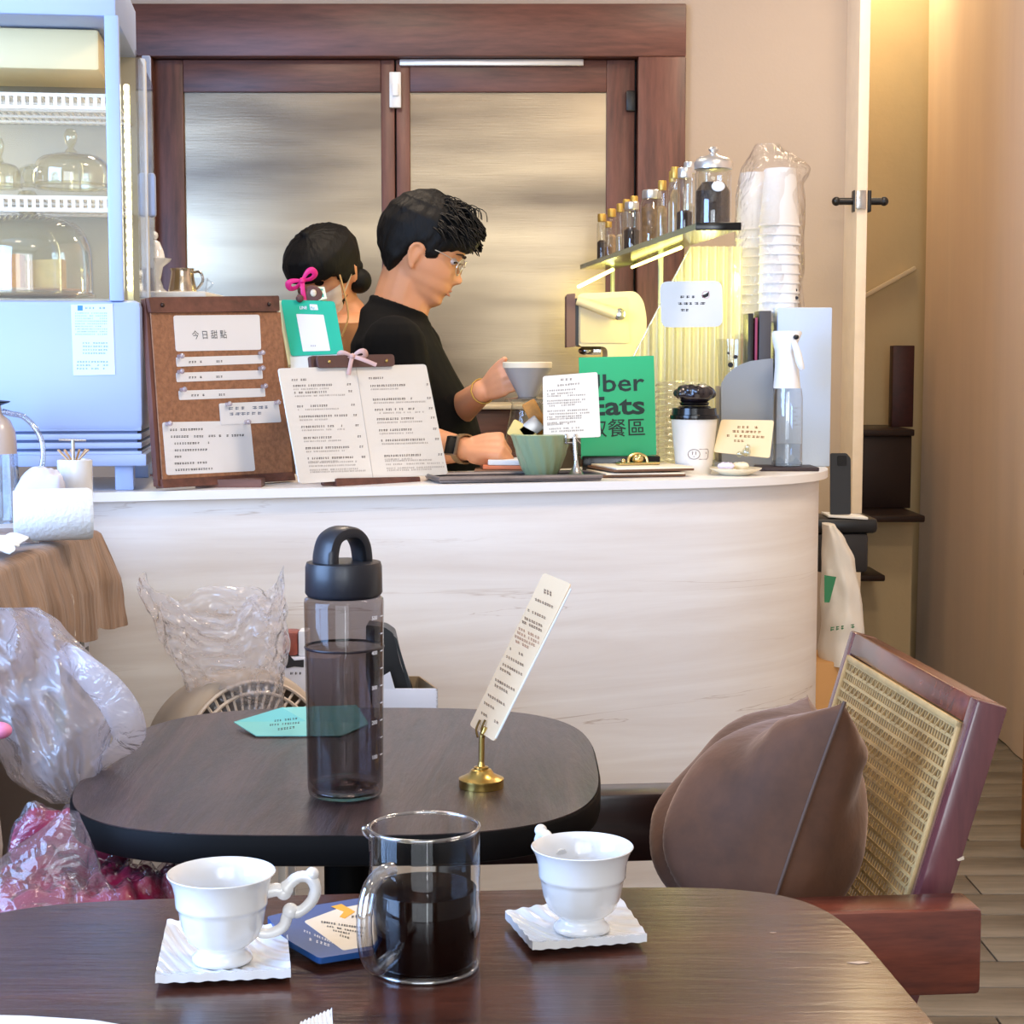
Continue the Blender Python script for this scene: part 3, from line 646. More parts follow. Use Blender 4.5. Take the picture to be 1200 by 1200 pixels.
part('cane_frame', mrg(bbox(a0, a1, d0_, d0_+.007, -.004, .003, .001), bbox(a0, a0+.006, d0_, d1_, -.004, .003, .001), bbox(a1-.006, a1, d0_, d1_, -.004, .003, .001), bbox(a0, a1, d1_-.007, d1_, -.004, .003, .001)), CANE, ac)
def strip(p, q, w_, n0, n1):
    t_ = (q-p).normalized(); s = t_.cross(nb).normalized()*w_
    V = [p-s+nb*n0, p+s+nb*n0, q+s+nb*n0, q-s+nb*n0, p-s+nb*n1, p+s+nb*n1, q+s+nb*n1, q-s+nb*n1]
    return V, [(0, 1, 2, 3), (4, 5, 6, 7), (0, 1, 5, 4), (1, 2, 6, 5), (2, 3, 7, 6), (3, 0, 4, 7)]
gs = []; k = 0
while a0+.008+k*.0088 < a1-.006:
    a = a0+.008+k*.0088; gs.append(strip(bp(a, d0_+.004), bp(a, d1_-.004), .0013, -.003, -.0014)); k += 1
k = 0
while d0_+.008+k*.0125 < d1_-.006:
    d = d0_+.008+k*.0125
    gs.append(strip(bp(a0+.004, d), bp(a1-.004, d), .0019, -.0012, .0004)); k += 1
k = 0
while a0+.008+k*.0176 < a1-.026:
    a = a0+.008+k*.0176
    for q in range(13):
        d = d0_+.010+q*.0250
        if d+.0125 < d1_-.006: gs.append(strip(bp(a, d), bp(a+.0088, d+.0105), .0008, -.0004, .0012))
    k += 1
part('cane_webbing', mrg(*gs), CANE, ac, smooth=0, kind='stuff')
ctr_ = bp(Wb/2, 0); 
zA = .678
nearA = Vector((.487, 1.72, 0))
def arm(off, name='armrest'):
    e = nearA+aa*off; M = Matrix(((ff.x, aa.x, 0, 0), (ff.y, aa.y, 0, 0), (0, 0, 1, 0), (0, 0, 0, 1)))
    c = e+ff*.29+aa*.03; return box((c.x, c.y, zA-.046), (.58, .06, .092), .006, M)
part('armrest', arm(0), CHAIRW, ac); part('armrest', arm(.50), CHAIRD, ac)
def cb(f, a, z0, z1, sf, sa, m_, name, bev=.004, tilt=0):
    M = Matrix(((ff.x, aa.x, 0, 0), (ff.y, aa.y, 0, 0), (0, 0, 1, 0), (0, 0, 0, 1))) @ Matrix.Rotation(tilt, 4, 'Y')
    c = nearA+ff*f+aa*a; return part(name, box((c.x, c.y, (z0+z1)/2), (sf, sa, z1-z0), bev, M), m_, ac)
for a in (.03, .53):
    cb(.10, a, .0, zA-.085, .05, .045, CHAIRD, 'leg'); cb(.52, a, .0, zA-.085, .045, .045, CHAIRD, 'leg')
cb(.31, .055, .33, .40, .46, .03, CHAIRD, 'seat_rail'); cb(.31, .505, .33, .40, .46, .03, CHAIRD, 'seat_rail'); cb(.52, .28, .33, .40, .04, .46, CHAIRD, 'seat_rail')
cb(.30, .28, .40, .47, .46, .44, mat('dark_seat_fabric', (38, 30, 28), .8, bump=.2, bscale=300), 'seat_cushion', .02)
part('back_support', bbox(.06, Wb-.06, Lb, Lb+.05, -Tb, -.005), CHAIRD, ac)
part('frame_chip', slab([(1121, 1007), (1129, 1003), (1130, 1007), (1123, 1009)], Plane(bp(0, .1, -.01), aa), .0002, .0006), mat('bare_wood', (214, 190, 160), .7), ac, label='pale chip in the varnish')
fin(ac)
# pillow
VEL = mat('brown_velvet', (104, 66, 42), .8, sheen=.55, var=.6, vscale=6, bump=.9, bscale=14)
MATS['brown_velvet'].node_tree.nodes['Principled BSDF'].inputs['Sheen Roughness'].default_value = .35
MATS['brown_velvet'].node_tree.nodes['Principled BSDF'].inputs['Sheen Tint'].default_value = (.80, .60, .50, 1)
pw = thing('pillow', 'brown velvet pillow propped against the cane back', 'pillow')
ptn = A(990, 822, 1.86); pbn = A(884, 1130, 1.80)        # near seam: top and bottom
ptf = A(946, 814, 2.17); 
pd = (pbn-ptn); pa = (ptf-ptn); pn = pa.cross(pd).normalized()
if pn.x > 0: pn = -pn                                     # towards the left
def pf(u, v, sgn):
    # u across depth, v down; pinched corners, puffed centre
    U, W_ = 2*u-1, 2*v-1
    e = (1-abs(U)**2.6)*(1-abs(W_)**2.6); h = max(0, e)**.55
    pin = .055*(1-abs(U)**2)*abs(W_)**3; pin2 = .055*(1-abs(W_)**2)*abs(U)**3
    uu = .5+.5*(U*(1-pin2*1.5)); vv = .5+.5*(W_*(1-pin*1.5))
    p = ptn+pa*uu+pd*vv
    wr = (.012*noise.noise(Vector((u*2.6+v, v*3, sgn*3)))+.028*abs(noise.noise(Vector((u*3.0+v*1.5, v*3.4+u*2.4, 5))))-.004)*(1-abs(U)**6)+.007*math.sin(11*(v*.8+u*.6)+2*u)*math.exp(-((u-.22)/.3)**2)*(1-v)**.5
    th = (.088+.085*v if sgn > 0 else .080)
    return p+pn*sgn*(th*h+wr*min(1, h*1.6))+Vector((0, 0, -.02*(1-abs(U)**2)*(1-v)))
g1 = grid(lambda u, v: pf(u, v, 1), 48, 48); g2 = grid(lambda u, v: pf(u, v, -1), 48, 48)
g2 = (g2[0], [f[::-1] for f in g2[1]])
part('pillow_cover', mrg(g1, g2), VEL, pw, smooth=70)
part('seam', tube([pf(0, v/30, 1)*.5+pf(0, v/30, -1)*.5 for v in range(31)], .0022, 8), mat('seam_thread', (84, 62, 50), .7), pw, smooth=60)
fin(pw)
# ================================================================== DISPLAY CASE
RC = math.radians(7.5); ux = Vector((math.cos(RC), math.sin(RC), 0)); uy = Vector((-math.sin(RC), math.cos(RC), 0))
C0 = Vector((-.632, 2.93, HC))
MC = Matrix(((ux.x, uy.x, 0, C0.x), (ux.y, uy.y, 0, C0.y), (0, 0, 1, C0.z), (0, 0, 0, 1)))
def cbx(a, b, bev=0):    # case-local box: x from -.5 (left) to 0 (right), y from 0 (front) back, z from the counter
    return xf(box2(a, b, bev), MC)
def cp(x, y, z): return MC @ Vector((x, y, z))
dc = thing('cake_display_case', 'white lit glass cake display case standing on the counter', 'display case')
CW_, CD = .50, .40
zl = lambda py: A(150, py, 2.93).z-HC
body = cbx((-CW_, .0, zl(505)), (0, CD, zl(352)), .012); part('case_body', body, CASEW, dc)
for k in range(4): part('vent_slat', cbx((-CW_+.004, .004, zl(544)+.012+k*.015), (-.004, CD-.004, zl(544)+.0225+k*.015), .002), CASEW, dc)
part('case_plinth', cbx((-CW_+.012, .012, zl(544)), (-.012, CD-.012, zl(505)), 0), mat('vent_dark', (90, 104, 136), .6), dc)
part('base_tray', cbx((-CW_-.004, -.006, zl(546)), (.004, CD, zl(532)), .003), CASEW, dc)
for x_ in (-.052, -CW_+.02):
    for y_ in (.02, CD-.06): part('foot', cbx((x_, y_, 0), (x_+.032, y_+.03, zl(545)), .003), CASEW, dc)
for x_, xe in ((-.053, -.029), (-CW_, -CW_+.03)): part('corner_post', cbx((x_, 0, zl(353)), (xe, .020, zl(18)), .003), CASEW, dc)
part('corner_post', cbx((-.022, CD-.02, zl(353)), (-.006, CD, zl(18)), .002), CASEW, dc); part('corner_post', cbx((-CW_, CD-.02, zl(353)), (-CW_+.02, CD, zl(18)), .002), CASEW, dc)
part('top_header', cbx((-CW_, 0, zl(20)), (-.033, CD, zl(20)+.09), .004), CASEW, dc)
part('glass_pane', cbx((-CW_+.03, .010, zl(353)), (-.052, .012, zl(20))), thin('case_glass', (.99, .99, .985), .02, .025, .6), dc, label='front glass pane')
part('glass_pane', xf(box2((-.0045, .02, zl(353)), (-.003, CD-.01, zl(20)-.05)), MC), thin('case_glass'), dc, label='side glass pane')
dh = part('side_door_frame', cbx((-.014, .19, zl(353)), (-.0005, .215, zl(45)), .003), mat('door_edge_white', (222, 220, 214), .35), dc)
part('pull_handle', cbx((-.002, .20, zl(242)), (.012, .225, zl(187)), .005), CASEW, dh)
part('back_panel', cbx((-CW_, CD-.01, zl(353)), (-.02, CD-.004, zl(20))), mat('case_back', (176, 166, 140), .35), dc)
part('lamp_housing', cbx((-CW_+.02, .10, zl(72)), (-.072, .30, zl(22)), .006), mat('case_cream', (240, 222, 172), .4), dc)
LED = mat('led_warm', (255, 246, 190), .4, emit=9)
for k in range(22):
    z_ = zl(350)+.02+k*((zl(100)-zl(350))-.02)/21
    part('led_dot', ball(cp(-.021, .030, z_), (.0050, .0045, .0065), 8, 6), LED, dc)
part('led_strip_back', cbx((-.026, .037, zl(352)), (-.016, .041, zl(95))), mat('led_tape', (210, 205, 170), .5), dc)
WIREM = mat('white_wire', (240, 232, 214), .35)
def shelf(zs, name='wire_shelf'):
    gs = [cbx((-CW_+.01, .03, zs-.003), (-.045, .036, zs+.003)), cbx((-CW_+.01, CD-.02, zs-.003), (-.045, CD-.014, zs+.003))]
    for y_ in (.10, .18, .26, .33): gs.append(cbx((-CW_+.01, y_, zs-.007), (-.045, y_+.012, zs-.003)))
    n_ = 34
    for k in range(n_):
        x_ = -CW_+.015+k*(CW_-.065)/(n_-1); gs.append(cbx((x_, .03, zs-.003), (x_+.0062, CD-.014, zs)))
    gs.append(cbx((-CW_+.01, .028, zs-.024), (-.045, .033, zs-.018)))
    for k in range(n_): 
        x_ = -CW_+.015+k*(CW_-.065)/(n_-1); gs.append(cbx((x_, .029, zs-.02), (x_+.0062, .032, zs)))
    part(name, mrg(*gs), WIREM, dc)
zs1, zs2 = A(60, 112, 2.95).z-HC, A(60, 232, 2.95).z-HC
shelf(zs1); shelf(zs2)
part('shelf_floor', cbx((-CW_+.01, .01, zl(356)), (-.03, CD-.01, zl(353)+.004)), mat('case_floor', (206, 190, 160), .3), dc)
LST = part('led_reflection', tube([cp(-.50, .30, zs1-.03), cp(-.30, .30, zs1-.11)], .008, 10), LED, dc)  # glowing tube stands in for a bright diagonal LED reflection
lb = part('rating_label', slab([(83, 357), (132, 356), (135, 439), (86, 440)], Plane(cp(-.2, -.0004, .2), uy), .0, .0008), mat('label_pale', (206, 224, 246), .5), dc)
PLB = Plane(cp(-.2, -.0004, .2), uy)
R5 = random.Random(5); rows = [(100, 361, 126, 361, 2.5, 4)]+[(88, 367+i*3.1, 128, 367+i*3.1, 1.4, 2.4) for i in range(9)]+[(97, 402+i*4, 127, 402+i*4, 1.8, 3) for i in range(4)]+[(90, 424+i*4, 130, 424+i*4, 2, 3.4) for i in range(3)]
part('label_print', glyphs(PLB, rows, .0011), mat('label_ink', (120, 150, 190), .8), lb, smooth=0)
part('label_logo', slab([(91, 358), (97, 358), (97, 364), (91, 364)], PLB, .0008, .0012), mat('label_logo', (58, 130, 170), .6), lb)
fin(dc)
# cloches with cakes inside the case
CLG = thin('cloche_glass', (.93, .90, .74), .07, .14, 3.0)
def cloche(px, pyb, Y, rad, hgt, label, cake=True, knob=1.0, ped=True):
    b = A(px, pyb, Y); t = thing('glass_cloche', label, 'cake dome', 'glass cake domes in the display case')
    pr = [(rad, .004), (rad, hgt*.45), (rad*.95, hgt*.68), (rad*.78, hgt*.88), (rad*.45, hgt*.98), (.012, hgt)]
    P = arc([(a, 0, c) for a, c in pr], 24); prof = [(p.x, p.z) for p in P]
    part('dome', mv(olathe(prof, 40), b), CLG, t, smooth=60)
    part('rim', tube([b+Vector((rad*math.cos(a/24*2*PI), rad*math.sin(a/24*2*PI), .004)) for a in range(24)], .0035, 8, True), CLG, t)
    part('knob', mv(lathe([(.007*knob, hgt-.002), (.014*knob, hgt+.004), (.006*knob, hgt+.010), (.012*knob, hgt+.018), (.017*knob, hgt+.030), (.010*knob, hgt+.042), (.0005, hgt+.044)], 20), b), CLG, t, smooth=60)
    fin(t)
    if cake:
        k = solo('cake_plate', lathe([(.0005, .0), (rad*.7, 0), (rad*.9, .010), (rad*.88, .013), (.0005, .008)], 36, b), mat('cake_plate', (196, 160, 120), .4), cake[1], 'plate')
        Vc = cake[0]
    return t
zf = zl(352)+HC+.004
bb_ = A(30, 346, 3.05)
cloche(35, 348, 3.08, .112, .145, 'large glass dome with ring knob over orange cake at bottom left of case', (1, 'round plate under the orange cake in the display case'), 1.25)
ck = A(22, 343, 3.06)
for k, (dx, dy, hh, nm, mm) in enumerate(((-.02, -.02, .062, 'slice of orange sponge cake in the large dome', mat('orange_sponge', (222, 150, 62), .8, var=.3, vscale=50, bump=.3)), (.045, .01, .055, 'slice of pale layer cake right of the orange one', mat('pale_sponge', (226, 196, 130), .8, var=.3, vscale=60, bump=.3)))):
    c = ck+Vector((dx, dy, .004)); 
    solo('cake_slice', prism([c+Vector((-.04, -.018, 0)), c+Vector((.035, -.022, 0)), c+Vector((.03, .03, 0))], [c+Vector((-.04, -.018, hh*.95)), c+Vector((.035, -.022, hh)), c+Vector((.03, .03, hh))]), mm, nm, 'cake')
bm_ = A(80, 218, 3.10)
cloche(84, 221, 3.10, .068, .062, 'low glass dome with small knob on the middle shelf of case', None, .8)
cloche(0, 221, 3.06, .038, .045, 'small glass dome cut by the left edge on the middle shelf', None, .6)
fg = thing('glass_figurine', 'small clear glass ornament between the domes on the middle shelf', 'ornament')
g0 = A(34, 219, 2.99)
part('ornament_base', lathe([(.012, 0), (.014, .004), (.008, .008), (.012, .020), (.005, .034), (.0005, .036)], 14, g0), CLG, fg)
part('ornament_arm', tube(arc([g0+Vector((-.02, 0, .01)), g0+Vector((-.012, 0, .03)), g0+Vector((.012, 0, .034)), g0+Vector((.02, 0, .012))], 14), .004, 8), CLG, fg); fin(fg)
# ================================================================== LEFT SIDE TABLE WITH CLOTH
zt = .965
ut = thing('side_cabinet', 'tall side cabinet under the brown cloth at the left edge', 'cabinet')
SX0, SX1, SY0, SY1 = -1.06, -.700, 1.95, 2.74
part('cabinet_body', box2((SX0, SY0, .10), (SX1, SY1, zt-.02), .004), mat('cabinet_dark', (52, 40, 36), .5), ut)
part('cabinet_top', box2((SX0-.01, SY0-.01, zt-.02), (SX1+.006, SY1+.01, zt), .003), mat('cabinet_top_white', (225, 222, 218), .5), ut)
for x_ in (SX0+.02, SX1-.06):
    for y_ in (SY0+.02, SY1-.06): part('foot', box2((x_, y_, 0), (x_+.04, y_+.04, .10), .003), BLACK, ut)
fin(ut)
bd = thing('lettered_board', 'white board with bold black lettering under the brown cloth', 'sign')
PB = Plane((SX1+.010, 2.6, .7), (1, 0, 0)); PB.n = Vector((1, 0, 0))
part('board_sheet', box2((SX1+.003, 2.42, .66), (SX1+.009, 2.76, .93), .001), mat('board_white', (206, 208, 220), .5), bd)
gs = []
def yz(y0, z0, y1, z1): return box2((SX1+.009, y0, z0), (SX1+.0105, y1, z1))
for (y0, z0, hh) in ((2.70, .82, .09), (2.70, .70, .10), (2.62, .86, .04), (2.62, .74, .08), (2.50, .80, .05), (2.50, .72, .06)):
    gs += [yz(y0, z0, y0+.022, z0+hh), yz(y0-.02, z0+hh*.4, y0+.04, z0+hh*.55), yz(y0+.035, z0+hh*.1, y0+.05, z0+hh*.8)]
part('lettering', mrg(*gs), BLACKG, bd, kind='stuff')
part('board_band', box2((SX1+.009, 2.54, .67), (SX1+.0104, 2.60, .73)), mat('board_teal', (120, 160, 158), .5), bd)
fin(bd)
def drape(x0, x1, y0, y1, z, hang, amp, fr, seed, nx=90, ny=90):
    W_ = (x1-x0)+hang; D_ = (y1-y0)+2*hang
    def f(u, v):
        s = x0+u*W_; t = y0-hang+v*D_
        ex = max(0, s-x1); eyf = max(0, y0-t); eyb = max(0, t-y1)
        X_ = min(s, x1); Y_ = min(max(t, y0), y1); d = max(ex, eyf, eyb); dd = math.hypot(ex, max(eyf, eyb)) if ex and (eyf or eyb) else d
        r = .012; zf_ = z-max(0, d-r)-.3*min(d, r)
        k = min(1, d/.08); q = (Y_ if ex >= max(eyf, eyb) else X_)
        wv = amp*(math.sin(q*fr+seed)+.5*math.sin(q*fr*2.3+seed*2)+.35*noise.noise(Vector((s*20, t*20, seed)))*2)*k
        if ex > 0: X_ += min(ex, r)+wv*.6+.02*k+.10*d*(1 if eyf+eyb > 0 else .35)
        if eyf > 0: Y_ -= min(eyf, r)+wv*.6+.02*k+.1*d
        if eyb > 0: Y_ += min(eyb, r)+wv*.3+.01*k
        zf_ += .003*noise.noise(Vector((s*9, t*9, seed)))+.0012*math.sin(s*90+4*noise.noise(Vector((s*5, t*5, 1))))
        return Vector((X_, Y_, zf_+.003-.012*abs(math.sin(q*fr*.5+seed))*k))
    g = grid(f, nx, ny); b = ([p-Vector((.0, 0, .002)) for p in g[0]], [q[::-1] for q in g[1]]); return mrg(g, b)
BCL = mat('brown_crinkled_cloth', (160, 128, 102), .85, var=.45, vscale=16, stretch=(1, 3, .35), bump=1.0, bscale=34, sheen=.2)
solo('lace_cloth', drape(SX0+.1, SX1+.014, 2.25, SY1-.006, zt+.001, .13, .004, 60, 1, 60, 60), mat('lace_cream', (232, 224, 214), .9, bump=.6, bscale=200), 'cream lace cloth peeking out beneath the brown cloth', 'tablecloth', smooth=80)
solo('brown_cloth', drape(SX0+.05, SX1+.020, SY0+.06, SY1-.02, zt+.007, .155, .008, 46, 2, 110, 110), BCL, 'crinkled brown cloth draped over the left side cabinet', 'tablecloth', smooth=80)
ZC = zt+.014
kt = thing('thermal_jug', 'ribbed glass jug with large clear arched handle at the left edge', 'jug')
kb = Z(-3, 612, ZC); kr = .034
hj = A(-3, 468, kb.y).z-ZC
part('jug_base', mv(lathe([(.0005, 0), (kr, 0), (kr+.002, .006), (kr, hj*.56), (.0005, hj*.56)], 40, rfun=lambda a, z: 1+.03*math.cos(a*22)), (kb.x, kb.y, ZC)), thin('ribbed_jug', (.72, .80, .88), .06, .25, 1.2, .25, (.75, .8, .86)), kt, smooth=50)
part('jug_shoulder', mv(lathe([(kr, hj*.56), (kr, hj*.62), (kr*.95, hj*.74), (kr*.72, hj*.83), (kr*.36, hj*.88), (kr*.3, hj*.95), (.0005, hj*.95)], 40), (kb.x, kb.y, ZC)), mat('jug_taupe', (196, 178, 164), .25, coat=.4), kt, smooth=50)
part('jug_lid', mv(lathe([(kr*.3, hj*.95), (kr*.72, hj*.975), (kr*.75, hj*.985), (.0005, hj)], 32), (kb.x, kb.y, ZC)), BLACK, kt)
hp = [A(px, py, kb.y) for px, py in ((3, 482), (14, 485), (27, 488), (40, 500), (49, 518), (50, 540), (44, 558), (32, 572), (20, 579))]
part('handle', tube(arc(hp, 40), .0048, 12, flat=1.0), thin('handle_acrylic', (.80, .78, .76), .05, .25, 1.6), kt, smooth=60)
fin(kt)
rl = A(66, 586, 2.52); rr_ = .0385
rc = Vector((rl.x, 2.50, ZC+rr_))
RM = Matrix.Translation(rc) @ Matrix.Rotation(math.radians(17), 4, 'Z') @ Matrix.Rotation(PI/2, 4, 'Y')
ro = thing('paper_towel_roll', 'white paper towel roll lying on the brown cloth', 'paper roll')
part('roll', xf(lathe([(.015, -.056), (rr_*.93, -.056), (rr_, -.050), (rr_, .050), (rr_*.93, .056), (.015, .056), (.015, .04), (.015, -.04)], 40), RM), mat('tissue_white', (222, 226, 228), .9, bump=.5, bscale=160), ro, smooth=40)
part('card_core', xf(lathe([(.0145, -.054), (.0155, .054)], 20), RM), mat('core_card', (190, 170, 140), .8), ro); fin(ro)
hp = A(88, 560, 2.66); sh = thing('stirrer_holder', 'white ceramic pot holding wooden stirrers behind the paper roll', 'pot')
part('pot', lathe([(.0005, .0), (.024, 0), (.0265, .01), (.027, .110), (.0245, .111), (.0235, .105), (.0005, .09)], 30, (hp.x, 2.66, ZC)), PORC, sh, smooth=40); fin(sh)
for k in range(7):
    a = -.9+k*.3; b0 = Vector((hp.x+.006*a, 2.66+(k % 3-1)*.008, ZC+.100)); b1 = b0+Vector((.020*a, 0, .026))
    solo('wooden_stirrer', tube([b0-Vector((.008*a, 0, .0)), b1], [.0035, .005], 6, flat=.35), mat('stirrer_wood', (206, 172, 132), .7), ['leftmost', 'second from left', 'third from left', 'middle', 'third from right', 'second from right', 'rightmost'][k]+' flat wooden stirrer in the white ceramic pot', 'stirrer', 'stirrers in the white pot')
tp = thing('metal_press', 'thin metal T shaped rod standing in the white pot', 'utensil')
part('rod', tube([Vector((hp.x+.002, 2.645, ZC+.095)), Vector((hp.x+.002, 2.645, ZC+.142))], .0025, 8), STEEL, tp); part('crossbar', tube([Vector((hp.x-.020, 2.645, ZC+.142)), Vector((hp.x+.022, 2.645, ZC+.141))], .0018, 8), STEEL, tp); fin(tp)
tk = A(45, 545, 2.60)
def pill(c, sx, sy, sz, seed, crease=.15, n=26, M=None):
    def f(u, v):
        U, V_ = 2*u-1, 2*v-1; h = (max(0, 1-abs(U)**3)*max(0, 1-abs(V_)**3))**.5
        return U, V_, h
    def top(sg):
        def q(u, v):
            U, V_, h = f(u, v); p = Vector((U*sx*(1-.08*V_*V_), V_*sy*(1-.08*U*U), sg*sz*h*(1+crease*1.2*noise.noise(Vector((U*2.2+seed, V_*2.2, sg))))+crease*sz*noise.noise(Vector((U*4+seed, V_*4, 3)))*h))
            return (M @ p if M else p)+Vector(c)
        return q
    a = grid(top(1), n, n); b = grid(top(-1), n, n); return mrg(a, (b[0], [q[::-1] for q in b[1]]))
tpk = thing('tissue_pack', 'white and pink soft tissue pack behind the glass jug', 'tissue pack')
part('wrapper', pill((tk.x, 2.60, ZC+.058), .036, .022, .045, 3, .1, M=Matrix.Rotation(math.radians(20), 4, 'Y')), mat('wrapper_lilac', (206, 208, 228), .35), tpk, smooth=80)
part('pink_print', box((tk.x+.003, 2.572, ZC+.032), (.050, .002, .004)), mat('print_pink', (226, 130, 190), .5), tpk, smooth=0)
fin(tpk)
tc_ = Z(14, 640, ZC)
def crump(c, sx, sy, sz, seed, n=40):
    def f(u, v):
        U, V_ = 2*u-1, 2*v-1; e = max(0, 1-(U*U+V_*V_)*.5)
        return Vector(c)+Vector((U*sx*(1+.15*noise.noise(Vector((U*3, V_*3, seed)))), V_*sy*(1+.15*noise.noise(Vector((U*3, V_*3, seed+5)))), .002+sz*abs(e*(.6+.6*noise.noise(Vector((U*1.6+seed, V_*1.6, 0))))+.07*noise.noise(Vector((U*4+seed, V_*4, 1))))))
    a = grid(f, n, n); b = ([p-Vector((0, 0, .0012)) for p in a[0]], [q[::-1] for q in a[1]]); return mrg(a, b)
solo('crumpled_tissue', crump((tc_.x-.01, 2.33, ZC+.006), .055, .07, .028, 4), mat('tissue_soft', (232, 238, 242), .9), 'crumpled white tissue in front of the glass jug', 'tissue', smooth=70)
# ================================================================== PEOPLE
SKIN = mat('skin_warm', (226, 160, 118), .5, sss=.12, var=.08, vscale=14)
SKIN2 = mat('skin_face', (232, 172, 134), .5, sss=.12, var=.06, vscale=14)
HAIR = mat('black_hair', (9, 8, 8), .6, spec=.25, bump=.5, bscale=120, stretch=(1, 1, .25))
SHIRT = mat('black_tshirt', (7, 7, 8), .9, spec=.2, bump=.25, bscale=30)
def lerp(tb, z):
    if z <= tb[0][0]: return tb[0][1]
    for i in range(len(tb)-1):
        a, b = tb[i], tb[i+1]
        if z <= b[0]:
            t = (z-a[0])/(b[0]-a[0]); t = t*t*(3-2*t)*.5+t*.5; return a[1]+(b[1]-a[1])*t
    return tb[-1][1]
F_X = [(-.114, .046), (-.108, .064), (-.096, .075), (-.082, .0725), (-.074, .076), (-.068, .0825), (-.063, .080), (-.058, .083), (-.050, .079), (-.040, .080), (-.02, .078), (-.004, .073), (.010, .077), (.026, .080), (.05, .078), (.075, .068), (.095, .040), (.106, .0)]
B_X = [(-.114, .0), (-.10, -.03), (-.08, -.055), (-.05, -.078), (0, -.096), (.03, -.098), (.06, -.09), (.085, -.068), (.1, -.036), (.106, -.002)]
H_W = [(-.114, .014), (-.105, .034), (-.085, .050), (-.06, .060), (-.03, .068), (0, .073), (.03, .077), (.06, .073), (.085, .054), (.1, .028), (.106, .002)]
def headpt(z, th, g=0, FX=F_X, BX=B_X, HW=H_W, face=True):
    xf_, xb_, w_ = lerp(FX, z), lerp(BX, z), lerp(HW, z); xc = (xf_+xb_)/2; a = (xf_-xb_)/2; c, s = math.cos(th), math.sin(th)
    x = xc+a*math.copysign(abs(c)**.9, c); y = w_*math.copysign(abs(s)**.85, s)
    if face and c > 0:
        n = math.exp(-(y/.011)**2)*(math.exp(-((z+.034)/.010)**2)*.016+math.exp(-((z+.020)/.014)**2)*.009)          # nose
        n += math.exp(-(y/.018)**2)*math.exp(-((z+.041)/.006)**2)*.005
        e = math.exp(-((abs(y)-.030)/.014)**2)*math.exp(-((z-.002)/.011)**2)*-.007                                    # eye sockets
        k = math.exp(-((abs(y)-.040)/.018)**2)*math.exp(-((z+.028)/.016)**2)*.004                                     # cheeks
        x += n+e+k
    return Vector((x, y, z))
def headgeo(nz=56, nt_=56, **k):
    zs = [-.1139+(.2198)*(.5-.5*math.cos(PI*i/nz)) for i in range(nz+1)]
    V = [headpt(z, 2*PI*j/nt_, **k) for z in zs for j in range(nt_)]
    F = [(i*nt_+j, i*nt_+(j+1) % nt_, (i+1)*nt_+(j+1) % nt_, (i+1)*nt_+j) for i in range(nz) for j in range(nt_)]
    F += [tuple(range(nt_))[::-1], tuple(nz*nt_+j for j in range(nt_))]
    return V, F
def ear(side, c=(-.008, .072, -.022)):
    c = Vector(c); c.y *= side; gs = []
    rim = arc([c+Vector(p) for p in ((.006, 0, -.026), (-.004, side*.004, -.024), (-.014, side*.010, -.005), (-.016, side*.013, .014), (-.006, side*.012, .026), (.008, side*.006, .022), (.010, 0, .010))], 24)
    gs.append(tube(rim, .0042, 8)); gs.append(ball(c+Vector((-.004, side*.003, 0)), (.013, .006, .022), 14, 10)); gs.append(ball(c+Vector((0, side*.003, -.024)), (.007, .005, .008), 12, 8))
    return mrg(*gs)
def basis(c, fwd, pitch_deg, roll=0):
    """head matrix: x forward, z up; fwd is a heading in degrees (0 = +X)"""
    return Matrix.Translation(c) @ Matrix.Rotation(math.radians(fwd), 4, 'Z') @ Matrix.Rotation(math.radians(pitch_deg), 4, 'Y') @ Matrix.Rotation(math.radians(roll), 4, 'X')
def hand(Wp, f, n, side, curl=(.5, .6, .4), spread=.06, tcurl=.5, scale=1.0, thumb_dir=None):
    """wrist, forward, back-of-hand normal, side = thumb side sign along f x n"""
    f = Vector(f).normalized(); n = Vector(n); n = (n-f*n.dot(f)).normalized(); s = f.cross(n).normalized()*side; gs = []; k = scale; Wp = Vector(Wp)
    for i, (off, ml, fl_) in enumerate(((.027, .080, .070), (.009, .083, .078), (-.010, .079, .073), (-.027, .072, .058))):
        kn = Wp+f*ml*k+s*off*k-n*.002
        gs.append(limb([Wp+s*off*.55*k+f*.005, Wp+f*ml*.55*k+s*off*.85*k, kn], [.0135*k, .0135*k, .0115*k]))
        d = (f+s*(off*spread*20)).normalized(); p = kn; r = (.0098 if i < 3 else .0085)*k; ang = 0
        for q, (sl, cu_) in enumerate(zip((.46, .30, .24), curl)):
            ang += cu_*(1+.08*i); dd = d*math.cos(ang)-n*math.sin(ang); e = p+dd*fl_*sl*k
            gs.append(cap(p, e, r, r*.92, 10)); p = e; r *= .92
    gs.append(ball(Wp+f*.042*k-n*.006, .001)); 
    tb = Wp+f*.018*k+s*.022*k-n*.006*k; td = thumb_dir or (f*.7+s*.55-n*.45); td = Vector(td).normalized()
    t1 = tb+td*.038*k; td2 = (td+f*.25-n*tcurl*.5).normalized(); t2 = t1+td2*.030*k; td3 = (td2+f*.2-n*tcurl*.5).normalized(); t3 = t2+td3*.022*k
    gs.append(limb([tb, t1, t2, t3], [.015*k, .012*k, .0105*k, .0085*k])); return mrg(*gs)
